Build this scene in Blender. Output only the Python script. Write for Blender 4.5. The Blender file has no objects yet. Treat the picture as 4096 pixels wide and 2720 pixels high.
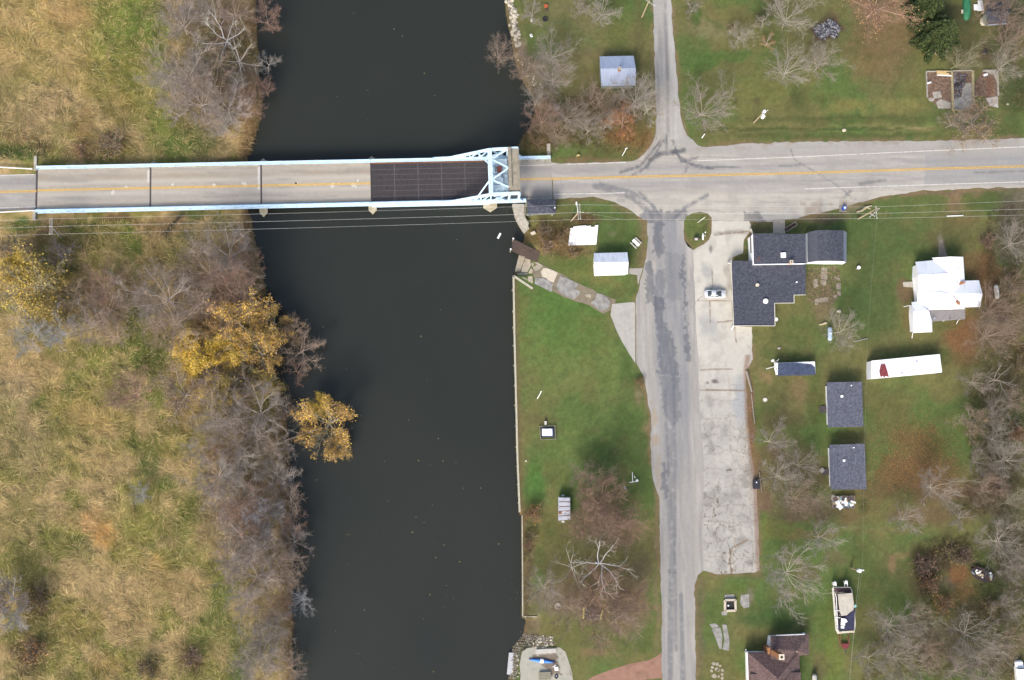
import bpy, bmesh, math, random
import numpy as np
from mathutils import Vector, Matrix
random.seed(7)
RNG = np.random.default_rng(7)
D = bpy.data; SC = bpy.context.scene; COL = SC.collection
R = math.radians
# ------------------------------------------------------------------ camera, sky, sun, exposure
FOC = 3990.0; HC = 225.0; NX, NY = 1850.0, 1850.0      # focal length in photo pixels, height, nadir
_v = np.array([NX-2048.0, -(NY-1360.0), -FOC]); _v /= np.linalg.norm(_v)
_U = -_v; _N = np.array([0, 1.0, 0]) - _U*_U[1]; _N /= np.linalg.norm(_N); _E = np.cross(_N, _U)
ROT = np.array([_E, _N, _U])
cam = D.cameras.new('camera'); camo = D.objects.new('camera', cam); COL.objects.link(camo)
cam.sensor_width = 36.0; cam.lens = FOC/4096*36.0; cam.clip_end = 8000; cam.clip_start = 1
_m = Matrix([list(r)+[0] for r in ROT]+[[0, 0, 0, 1]]); _m.translation = Vector((0, 0, HC)); camo.matrix_world = _m
SC.camera = camo
SUN_AZ, SUN_EL = 203.0, 38.0
w = D.worlds.new('World'); SC.world = w; w.use_nodes = True
nt = w.node_tree; bg = nt.nodes['Background']; sky = nt.nodes.new('ShaderNodeTexSky'); sky.sky_type = 'NISHITA'
sky.sun_disc = False; sky.sun_elevation = R(SUN_EL); sky.sun_rotation = R(SUN_AZ)
sky.air_density = 1.0; sky.dust_density = 4.5; sky.ozone_density = 1.0
bg.inputs['Strength'].default_value = 0.15; nt.links.new(sky.outputs[0], bg.inputs['Color'])
sl = D.lights.new('sun', 'SUN'); so = D.objects.new('sun', sl); COL.objects.link(so)
sl.energy = 1.5; sl.angle = R(18); sl.color = (1.0, 0.965, 0.92)
_d = Vector((math.sin(R(SUN_AZ))*math.cos(R(SUN_EL)), math.cos(R(SUN_AZ))*math.cos(R(SUN_EL)), math.sin(R(SUN_EL))))
so.rotation_euler = _d.to_track_quat('Z', 'Y').to_euler(); so.location = (0, -80, 120)
vs = SC.view_settings; vs.view_transform = 'Standard'; vs.look = 'None'; vs.gamma = 1.0; vs.exposure = 0.92
vs.use_curve_mapping = False
SC.cycles.max_bounces = 5; SC.cycles.diffuse_bounces = 3; SC.cycles.glossy_bounces = 3; SC.cycles.transparent_max_bounces = 4
# ------------------------------------------------------------------ photo pixel -> place
def P(px, py, z=0.0):
    px = np.asarray(px, float); py = np.asarray(py, float)
    c = np.stack([(px-2048)/FOC, -(py-1360)/FOC, -np.ones_like(px)], -1)
    d = c @ ROT.T
    t = (np.asarray(z)-HC)/d[..., 2]
    return np.stack([d[..., 0]*t, d[..., 1]*t, np.zeros_like(t)+z], -1)
def PV(px, py, z=0.0): return Vector(P(px, py, z))
def unP(x, y, z=0.0):
    q = np.stack([np.asarray(x, float), np.asarray(y, float), np.zeros_like(np.asarray(x, float))+z-HC], -1) @ ROT
    return 2048+FOC*q[..., 0]/-q[..., 2], 1360-FOC*q[..., 1]/-q[..., 2]
def ZM(ox, oy, s): return lambda x, y: (ox+x/s, oy+y/s)
zA, zB, zC, zD = ZM(0, 0, 1.7425), ZM(1000, 0, 1.7425), ZM(2000, 0, 1.7425), ZM(2896, 0, 1.7425)
zE, zF = ZM(0, 800, 1.7425), ZM(1000, 800, 1.7425)
zG, zH = ZM(2000, 700, 1.7425), ZM(2896, 700, 1.7425)
zI, zJ, zK, zL = ZM(0, 1820, 1.7425), ZM(1000, 1820, 1.7425), ZM(2000, 1820, 1.7425), ZM(2896, 1820, 1.7425)
zMb, zN, zO, zQ, zR, zS = ZM(1850, 580, 4.182), ZM(2900, 1450, 3.136), ZM(2000, 1600, 3.136), ZM(3260, 2280, 4.237), ZM(3560, 980, 3.92), ZM(1980, 2500, 5.9025)
zTV, zBH, zTR, zMH, zSH, zDK, zLT = ZM(2880, 840, 3.2), ZM(2950, 2490, 6.213), ZM(3600, 0, 3.409), ZM(3040, 1380, 3.1066), ZM(2200, 780, 3.92), ZM(2000, 900, 4.356), ZM(2700, 830, 3.825)
def ZP(zf, pts): return [zf(*p) for p in pts]
# ------------------------------------------------------------------ colour helpers
KE = 1.5
def lin(c):
    c = np.asarray(c, float)/255.0
    return np.where(c <= 0.04045, c/12.92, ((c+0.055)/1.055)**2.4)
def A(r, g, b): return tuple(np.minimum(lin((r, g, b))/KE, 0.9))     # surface colour whose daylit look is this sRGB
def _hash(ix, iy, s):
    h = (ix.astype(np.int64)*374761393 + iy.astype(np.int64)*668265263 + s*1274126177) & 0x7fffffff
    h = ((h ^ (h >> 13))*1103515245) & 0x7fffffff
    h = (h ^ (h >> 16)) & 0xffff
    return h/65535.0
def vnoise(x, y, s=0):
    x = np.asarray(x, float); y = np.asarray(y, float)
    ix = np.floor(x); iy = np.floor(y); fx = x-ix; fy = y-iy
    fx = fx*fx*(3-2*fx); fy = fy*fy*(3-2*fy)
    a = _hash(ix, iy, s); b = _hash(ix+1, iy, s); c = _hash(ix, iy+1, s); d = _hash(ix+1, iy+1, s)
    return (a*(1-fx)+b*fx)*(1-fy)+(c*(1-fx)+d*fx)*fy
def fbm(x, y, o=4, s=0, g=0.5):
    t = 0; a = 1.0; n = 0
    for i in range(o):
        t = t+a*vnoise(x*2**i+i*17.3, y*2**i-i*9.1, s+i*7); n += a; a *= g
    return t/n
def sst(e0, e1, x):
    t = np.clip((x-e0)/(e1-e0), 0, 1); return t*t*(3-2*t)
def inpoly(px, py, poly):
    ins = np.zeros(np.shape(px), bool); n = len(poly)
    for i in range(n):
        x0, y0 = poly[i][:2]; x1, y1 = poly[(i+1) % n][:2]
        if y0 == y1: continue
        c = ((y0 > py) != (y1 > py)) & (px < (x1-x0)*(py-y0)/(y1-y0)+x0)
        ins ^= c
    return ins
def segdist(px, py, x0, y0, x1, y1):
    dx, dy = x1-x0, y1-y0; L = dx*dx+dy*dy+1e-9
    t = np.clip(((px-x0)*dx+(py-y0)*dy)/L, 0, 1)
    return np.hypot(px-x0-t*dx, py-y0-t*dy)
def linedist(px, py, pts):
    d = np.full(np.shape(px), 1e9)
    for a, b in zip(pts[:-1], pts[1:]): d = np.minimum(d, segdist(px, py, a[0], a[1], b[0], b[1]))
    return d
def mixc(c, col, a):
    return c*(1-a[..., None]) + np.asarray(col)*a[..., None]
def blobs(px, py, c, L, seed=3):
    nx = (fbm(px/45, py/45, 4, seed)-.5); ny = (fbm(px/45+50, py/45, 4, seed+1)-.5)
    for b in L:
        x, y, rx, ry, col, al = b[:6]; rot = b[6] if len(b) > 6 else 0
        k = min(1.0, .25+min(rx, ry)/90.)
        dx = px-x+nx*90*k; dy = py-y+ny*90*k
        if rot:
            cr, sr = math.cos(R(rot)), math.sin(R(rot)); dx, dy = dx*cr+dy*sr, -dx*sr+dy*cr
        d = np.hypot(dx/rx, dy/ry)
        c = mixc(c, A(*col), al*(1-sst(.45, 1.25, d)))
    return c
# ------------------------------------------------------------------ materials
MATS = {}
def _base(name):
    m = D.materials.new(name); m.use_nodes = True; n = m.node_tree; b = n.nodes['Principled BSDF']
    return m, n, b
def M(name, col, rough=.8, var=.18, scale=1.5, col2=None, metal=0.0, bump=0.0, stretch=(1, 1, 1), spec=.4, thr=(.3, .7)):
    if name in MATS: return MATS[name]
    m, n, b = _base(name); L = n.links
    g = n.nodes.new('ShaderNodeNewGeometry'); mp = n.nodes.new('ShaderNodeMapping'); mp.inputs['Scale'].default_value = stretch
    L.new(g.outputs['Position'], mp.inputs['Vector'])
    no = n.nodes.new('ShaderNodeTexNoise'); no.inputs['Scale'].default_value = scale; no.inputs['Detail'].default_value = 6
    L.new(mp.outputs[0], no.inputs['Vector'])
    mr = n.nodes.new('ShaderNodeMapRange'); mr.inputs[1].default_value = thr[0]; mr.inputs[2].default_value = thr[1]
    L.new(no.outputs['Fac'], mr.inputs[0])
    mx = n.nodes.new('ShaderNodeMix'); mx.data_type = 'RGBA'; L.new(mr.outputs[0], mx.inputs[0])
    c = np.asarray(col); c2 = np.asarray(col2) if col2 is not None else c*(1+var)
    c1 = c if col2 is not None else c*(1-var)
    mx.inputs[6].default_value = (*c1, 1); mx.inputs[7].default_value = (*np.minimum(c2, .95), 1)
    L.new(mx.outputs[2], b.inputs['Base Color'])
    b.inputs['Roughness'].default_value = rough; b.inputs['Metallic'].default_value = metal
    b.inputs['Specular IOR Level'].default_value = spec
    if bump:
        bu = n.nodes.new('ShaderNodeBump'); bu.inputs['Strength'].default_value = bump; bu.inputs['Distance'].default_value = .05
        L.new(no.outputs['Fac'], bu.inputs['Height']); L.new(bu.outputs[0], b.inputs['Normal'])
    MATS[name] = m; return m
def MA(name, rough=.9, amp=.3, scale=6.0, amp2=.15, scale2=1.2, objcol=False, spec=.2, stretch=(1, 1, 1)):
    """colour from the mesh's own colour layer (or the object's colour), broken up with two scales of noise"""
    if name in MATS: return MATS[name]
    m, n, b = _base(name); L = n.links
    if objcol: src = n.nodes.new('ShaderNodeObjectInfo').outputs['Color']
    else:
        at = n.nodes.new('ShaderNodeAttribute'); at.attribute_name = 'Col'; src = at.outputs['Color']
    g = n.nodes.new('ShaderNodeNewGeometry'); mp = n.nodes.new('ShaderNodeMapping'); mp.inputs['Scale'].default_value = stretch
    L.new(g.outputs['Position'], mp.inputs['Vector'])
    last = src
    for a, s in ((amp, scale), (amp2, scale2)):
        no = n.nodes.new('ShaderNodeTexNoise'); no.inputs['Scale'].default_value = s; no.inputs['Detail'].default_value = 5
        no.inputs['Roughness'].default_value = .65
        L.new(mp.outputs[0], no.inputs['Vector'])
        mr = n.nodes.new('ShaderNodeMapRange'); mr.inputs[1].default_value = .25; mr.inputs[2].default_value = .75
        mr.inputs[3].default_value = 1-a; mr.inputs[4].default_value = 1+a
        L.new(no.outputs['Fac'], mr.inputs[0])
        vm = n.nodes.new('ShaderNodeVectorMath'); vm.operation = 'SCALE'; L.new(last, vm.inputs[0]); L.new(mr.outputs[0], vm.inputs['Scale'])
        last = vm.outputs[0]
    L.new(last, b.inputs['Base Color']); b.inputs['Roughness'].default_value = rough; b.inputs['Specular IOR Level'].default_value = spec
    MATS[name] = m; return m
def mat_shingle(name, col, ang=0.0):
    """asphalt shingles: short streaks of lighter and darker tabs in courses"""
    if name in MATS: return MATS[name]
    m, n, b = _base(name); L = n.links
    g = n.nodes.new('ShaderNodeNewGeometry'); mp = n.nodes.new('ShaderNodeMapping'); mp.inputs['Rotation'].default_value = (0, 0, ang); mp.inputs['Scale'].default_value = (1, 1, 1)
    L.new(g.outputs['Position'], mp.inputs['Vector'])
    br = n.nodes.new('ShaderNodeTexBrick'); br.inputs['Scale'].default_value = 1.0
    br.inputs['Brick Width'].default_value = .38; br.inputs['Row Height'].default_value = .3; br.inputs['Mortar Size'].default_value = .012
    c = np.asarray(col)
    br.inputs['Color1'].default_value = (*c*.82, 1); br.inputs['Color2'].default_value = (*c*1.25, 1); br.inputs['Mortar'].default_value = (*c*.5, 1)
    L.new(mp.outputs[0], br.inputs['Vector'])
    no = n.nodes.new('ShaderNodeTexNoise'); no.inputs['Scale'].default_value = 2.2; no.inputs['Detail'].default_value = 6
    L.new(g.outputs['Position'], no.inputs['Vector'])
    mr = n.nodes.new('ShaderNodeMapRange'); mr.inputs[1].default_value = .3; mr.inputs[2].default_value = .7; mr.inputs[3].default_value = .75; mr.inputs[4].default_value = 1.25
    L.new(no.outputs['Fac'], mr.inputs[0])
    vm = n.nodes.new('ShaderNodeVectorMath'); vm.operation = 'SCALE'; L.new(br.outputs['Color'], vm.inputs[0]); L.new(mr.outputs[0], vm.inputs['Scale'])
    L.new(vm.outputs[0], b.inputs['Base Color']); b.inputs['Roughness'].default_value = .95; b.inputs['Specular IOR Level'].default_value = .15
    MATS[name] = m; return m
def mat_water():
    m, n, b = _base('river_water'); L = n.links
    b.inputs['Base Color'].default_value = (.0185, .0215, .019, 1); b.inputs['Roughness'].default_value = .07; b.inputs['IOR'].default_value = 1.33
    g = n.nodes.new('ShaderNodeNewGeometry'); no = n.nodes.new('ShaderNodeTexNoise'); no.inputs['Scale'].default_value = 1.6; no.inputs['Detail'].default_value = 6
    L.new(g.outputs['Position'], no.inputs['Vector'])
    bu = n.nodes.new('ShaderNodeBump'); bu.inputs['Strength'].default_value = .35; bu.inputs['Distance'].default_value = .04
    L.new(no.outputs['Fac'], bu.inputs['Height']); L.new(bu.outputs[0], b.inputs['Normal'])
    n2 = n.nodes.new('ShaderNodeTexNoise'); n2.inputs['Scale'].default_value = .03; n2.inputs['Detail'].default_value = 5; L.new(g.outputs['Position'], n2.inputs['Vector'])
    mx = n.nodes.new('ShaderNodeMix'); mx.data_type = 'RGBA'; L.new(n2.outputs['Fac'], mx.inputs[0])
    mx.inputs[6].default_value = (.0175, .0200, .0172, 1); mx.inputs[7].default_value = (.0262, .0285, .0222, 1); L.new(mx.outputs[2], b.inputs['Base Color'])
    return m
def mat_glass(name='window_glass', col=(.03, .035, .04)):
    return M(name, col, rough=.08, var=.1, spec=.6)
# ------------------------------------------------------------------ objects
ORG = {}
def tag(o, label=None, cat=None, group=None, kind=None):
    if label: o['label'] = label
    if cat: o['category'] = cat
    if group: o['group'] = group
    if kind: o['kind'] = kind
    return o
def thing(name, label, cat, loc=(0, 0, 0), group=None, rz=0.0):
    o = D.objects.new(name, None); COL.objects.link(o); o.location = loc; o.rotation_euler = (0, 0, rz); o.empty_display_size = .3
    ORG[o] = np.array(loc, float); return tag(o, label, cat, group)
class MB:
    def __init__(s): s.v = []; s.f = []; s.m = []; s.st = []
    def add(s, vs, fs, mi=0):
        b = len(s.v); s.st.append(b); s.v += [tuple(map(float, v)) for v in vs]; s.f += [tuple(b+i for i in f) for f in fs]; s.m += [mi]*len(fs); return s
    def box(s, c, size, rz=0.0, mi=0):
        x, y, z = [k/2 for k in size]; ca, sa = math.cos(rz), math.sin(rz)
        v = [(c[0]+ca*a*x-sa*b*y, c[1]+sa*a*x+ca*b*y, c[2]+d*z) for d in (-1, 1) for a, b in ((-1, -1), (1, -1), (1, 1), (-1, 1))]
        return s.add(v, [(3, 2, 1, 0), (4, 5, 6, 7), (0, 1, 5, 4), (1, 2, 6, 5), (2, 3, 7, 6), (3, 0, 4, 7)], mi)
    def prism(s, poly, z0, z1, mi=0):
        """poly: xy points; z1 number or list of tops"""
        n = len(poly); ar = sum(poly[i][0]*poly[(i+1) % n][1]-poly[(i+1) % n][0]*poly[i][1] for i in range(n))
        zt = list(z1) if hasattr(z1, '__len__') else [z1]*n
        zb = list(z0) if hasattr(z0, '__len__') else [z0]*n
        poly = list(poly)
        if ar < 0: poly = poly[::-1]; zt = zt[::-1]; zb = zb[::-1]
        v = [(p[0], p[1], b) for p, b in zip(poly, zb)]+[(p[0], p[1], t) for p, t in zip(poly, zt)]
        return s.add(v, [tuple(range(n))[::-1], tuple(range(n, 2*n))]+[(i, (i+1) % n, n+(i+1) % n, n+i) for i in range(n)], mi)
    def tube(s, pts, r, n=6, mi=0, cap=True):
        pts = [Vector(p) for p in pts]; rs = list(r) if hasattr(r, '__len__') else [r]*len(pts)
        v = []; up = Vector((0, 0, 1))
        for i, p in enumerate(pts):
            d = (pts[min(i+1, len(pts)-1)]-pts[max(i-1, 0)]).normalized()
            a = d.cross(up) if abs(d.z) < .95 else d.cross(Vector((1, 0, 0)))
            a.normalize(); b = d.cross(a)
            v += [p+(a*math.cos(2*math.pi*k/n)+b*math.sin(2*math.pi*k/n))*rs[i] for k in range(n)]
        f = [(i*n+k, i*n+(k+1) % n, (i+1)*n+(k+1) % n, (i+1)*n+k) for i in range(len(pts)-1) for k in range(n)]
        if cap: f += [tuple(range(n))[::-1], tuple(range((len(pts)-1)*n, len(pts)*n))]
        return s.add(v, f, mi)
    def beam(s, p0, p1, wd, ht, mi=0):
        p0 = Vector(p0); p1 = Vector(p1); d = (p1-p0).normalized(); a = d.cross(Vector((0, 0, 1)))
        if a.length < 1e-3: a = Vector((1, 0, 0))
        a.normalize(); b = a.cross(d); a *= wd/2; b *= ht/2
        v = [p+sa*a+sb*b for p in (p0, p1) for sa, sb in ((-1, -1), (1, -1), (1, 1), (-1, 1))]
        return s.add(v, [(3, 2, 1, 0), (4, 5, 6, 7), (0, 1, 5, 4), (1, 2, 6, 5), (2, 3, 7, 6), (3, 0, 4, 7)], mi)
    def cyl(s, c, r, z0, z1, n=14, mi=0, r1=None):
        r1 = r if r1 is None else r1
        return s.tube([(c[0], c[1], z0), (c[0], c[1], z1)], [r, r1], n, mi)
    def loft(s, rings, mi=0, cap=True):
        n = len(rings[0]); v = [p for r in rings for p in r]
        f = [(i*n+k, i*n+(k+1) % n, (i+1)*n+(k+1) % n, (i+1)*n+k) for i in range(len(rings)-1) for k in range(n)]
        if cap: f += [tuple(range(n))[::-1], tuple(range((len(rings)-1)*n, len(rings)*n))]
        return s.add(v, f, mi)
    def ball(s, c, r, seed=0, mi=0, sq=(1, 1, 1), jit=.25, nu=7, nv=5):
        rr = random.Random(seed); v = []; f = []
        for j in range(nv+1):
            th = math.pi*j/nv
            for i in range(nu):
                ph = 2*math.pi*i/nu; k = r*(1+jit*(rr.random()-.5))
                v.append((c[0]+sq[0]*k*math.sin(th)*math.cos(ph), c[1]+sq[1]*k*math.sin(th)*math.sin(ph), c[2]+sq[2]*k*math.cos(th)))
        f = [(j*nu+i, (j+1)*nu+i, (j+1)*nu+(i+1) % nu, j*nu+(i+1) % nu) for j in range(nv) for i in range(nu)]
        return s.add(v, f, mi)
    def each(s, name, mat, parent):
        """every piece added becomes a part of its own"""
        st = s.st+[len(s.v)]; out = []
        for a, b in zip(st[:-1], st[1:]):
            q = MB(); q.v = s.v[a:b]; k = [i for i, f in enumerate(s.f) if a <= f[0] < b]; q.f = [tuple(j-a for j in s.f[i]) for i in k]; q.m = [s.m[i] for i in k]
            out.append(q.build(name, mat, parent))
        return out
    def build(s, name, mat, parent=None, smooth=False, bevel=0):
        me = D.meshes.new(name); o = D.objects.new(name, me); COL.objects.link(o)
        off = ORG[parent] if parent is not None else np.zeros(3)
        me.from_pydata((np.array(s.v)-off).tolist(), [], s.f)
        for m in (mat if isinstance(mat, (list, tuple)) else [mat]): me.materials.append(m)
        me.polygons.foreach_set('material_index', s.m)
        if smooth: me.polygons.foreach_set('use_smooth', [True]*len(s.f))
        bm = bmesh.new(); bm.from_mesh(me); bmesh.ops.recalc_face_normals(bm, faces=bm.faces); bm.to_mesh(me); bm.free()
        if parent is not None: o.parent = parent
        ORG[o] = off.copy()
        if bevel:
            bv = o.modifiers.new('bevel', 'BEVEL'); bv.width = bevel; bv.segments = 1; bv.limit_method = 'ANGLE'
        return o
def solo(mb, name, mat, label, cat, group=None, **k):
    """a thing that is one mesh, its origin moved to its base"""
    v = np.array(mb.v); c = np.array([(v[:, 0].min()+v[:, 0].max())/2, (v[:, 1].min()+v[:, 1].max())/2, v[:, 2].min()])
    mb.v = [tuple(p) for p in (v-c)]
    o = mb.build(name, mat, **k); o.location = c; ORG[o] = c
    return tag(o, label, cat, group)
def raw_mesh(name, V, Fq, mat, col=None, nper=4, parent=None):
    """big mesh from arrays: V (n,3), Fq (m,nper)"""
    me = D.meshes.new(name); V = np.asarray(V, np.float32); Fq = np.asarray(Fq, np.int32)
    me.vertices.add(len(V)); me.vertices.foreach_set('co', V.ravel())
    me.loops.add(Fq.size); me.loops.foreach_set('vertex_index', Fq.ravel())
    me.polygons.add(len(Fq)); me.polygons.foreach_set('loop_start', np.arange(len(Fq), dtype=np.int32)*nper)
    if col is not None:
        at = me.attributes.new('Col', 'FLOAT_COLOR', 'POINT')
        c4 = np.ones((len(V), 4), np.float32); c4[:, :3] = col; at.data.foreach_set('color', c4.ravel())
    me.materials.append(mat); me.update(calc_edges=True); me.validate()
    o = D.objects.new(name, me); COL.objects.link(o)
    if parent is not None: o.parent = parent
    ORG[o] = np.zeros(3)
    return o
# ------------------------------------------------------------------ terrain, river
ZW, ZMARSH = -2.2, -1.45
WALL = [(2054, 1103), (2056, 1210), (2058, 1340), (2062, 1500), (2066, 1660), (2070, 1830), (2079, 2048)]
WALL2 = [(2089, 2062), (2090, 2200), (2091, 2320), (2091, 2466)]
_w = lambda L, z: [tuple(p[:2]) for p in P([q[0] for q in L], [q[1] for q in L], z)]
_west = _w([(1025, -60), (1027, 100), (1032, 170), (1038, 300), (1054, 400), (1044, 470), (1027, 534), (1000, 605), (986, 650), (985, 760), (995, 850), (1006, 870), (1016, 943), (1033, 1001), (1050, 1098), (1067, 1173), (1070, 1260), (1085, 1400), (1100, 1470), (1119, 1540), (1137, 1640), (1157, 1749), (1159, 1847), (1156, 1900), (1165, 2164), (1171, 2365), (1166, 2537), (1176, 2715), (1180, 2790)], ZW)
_eastN = _w([(2012, -60), (2018, 0), (2028, 86), (2042, 143), (2057, 230), (2073, 287), (2102, 344), (2135, 396), (2140, 448), (2125, 499), (2090, 551), (2067, 591), (2056, 640), (2050, 800), (2056, 850), (2064, 880), (2084, 915), (2098, 945), (2085, 1000), (2073, 1030), (2064, 1080)], ZW)
_wall1 = _w(WALL, .05); _wall2 = _w(WALL2, .05)
_eastS = _w([(2103, 2482), (2092, 2537), (2058, 2577), (2041, 2612), (2034, 2704), (2022, 2790)], ZW)
_far_n, _far_s = 2600.0, -2600.0
EASTB = [(_eastN[0][0], _far_n)]+_eastN+_wall1+_wall2+_eastS+[(_eastS[-1][0], _far_s)]
WESTB = [(_west[0][0], _far_n)]+_west+[(_west[-1][0], _far_s)]
RIVER = WESTB+EASTB[::-1]
def hwy_y(x):       # the highway's centre line, world
    a = P(0, 767, 0); b = P(4096, 669, 0)
    return a[1]+(x-a[0])/(b[0]-a[0])*(b[1]-a[1])
XAB = float(P(146, 760, 0)[0])
def land(x, y):
    """height of the ground, signed distance to the river bank"""
    x = np.asarray(x, float); y = np.asarray(y, float)
    dall = np.full(x.shape, 1e9); dw = np.full(x.shape, 1e9)
    for L, iswall in ((WESTB, 0), (EASTB, 1)):
        for a, b in zip(L[:-1], L[1:]):
            d = segdist(x, y, a[0], a[1], b[0], b[1]); dall = np.minimum(dall, d)
            if iswall and (a in _wall1 or a in _wall2) and (b in _wall1 or b in _wall2): dw = np.minimum(dw, d)
    ins = inpoly(x, y, RIVER); sd = np.where(ins, -dall, dall)
    west = x < (np.interp(y, [p[1] for p in _west[::-1]], [p[0] for p in _west[::-1]])+25)
    n = fbm(x/3.1, y/3.1, 4, 11)-.5; n2 = fbm(x/14., y/14., 3, 12)-.5
    ze = np.minimum(0.0, ZW+.08+sd*.62+n*.5*np.clip(sd, 0, 1.5))
    zwst = np.minimum(ZMARSH+n*.35+n2*.5, ZW+.05+sd*.45+n*.2*np.clip(sd, 0, 1))
    emb = np.abs(y-hwy_y(x))-7.6
    zemb = -.03-np.clip(emb, 0, 9)*.42
    zwst = np.where(x < XAB+3, np.maximum(zwst, np.where(x < XAB, zemb, zemb-(x-XAB)*.6)), zwst)
    z = np.where(west, zwst, ze)
    nearwall = (dw <= dall+.35) & ~west
    z = np.where(nearwall, np.where(sd > -.16, 0.0, -3.6), z)
    zin = ZW-.12-np.minimum(1.3, -sd*.5)
    z = np.where(ins & ~nearwall, zin, z)
    z = np.where(ins & nearwall & (sd < -.16), -3.6, z)
    return z, sd, west
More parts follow.
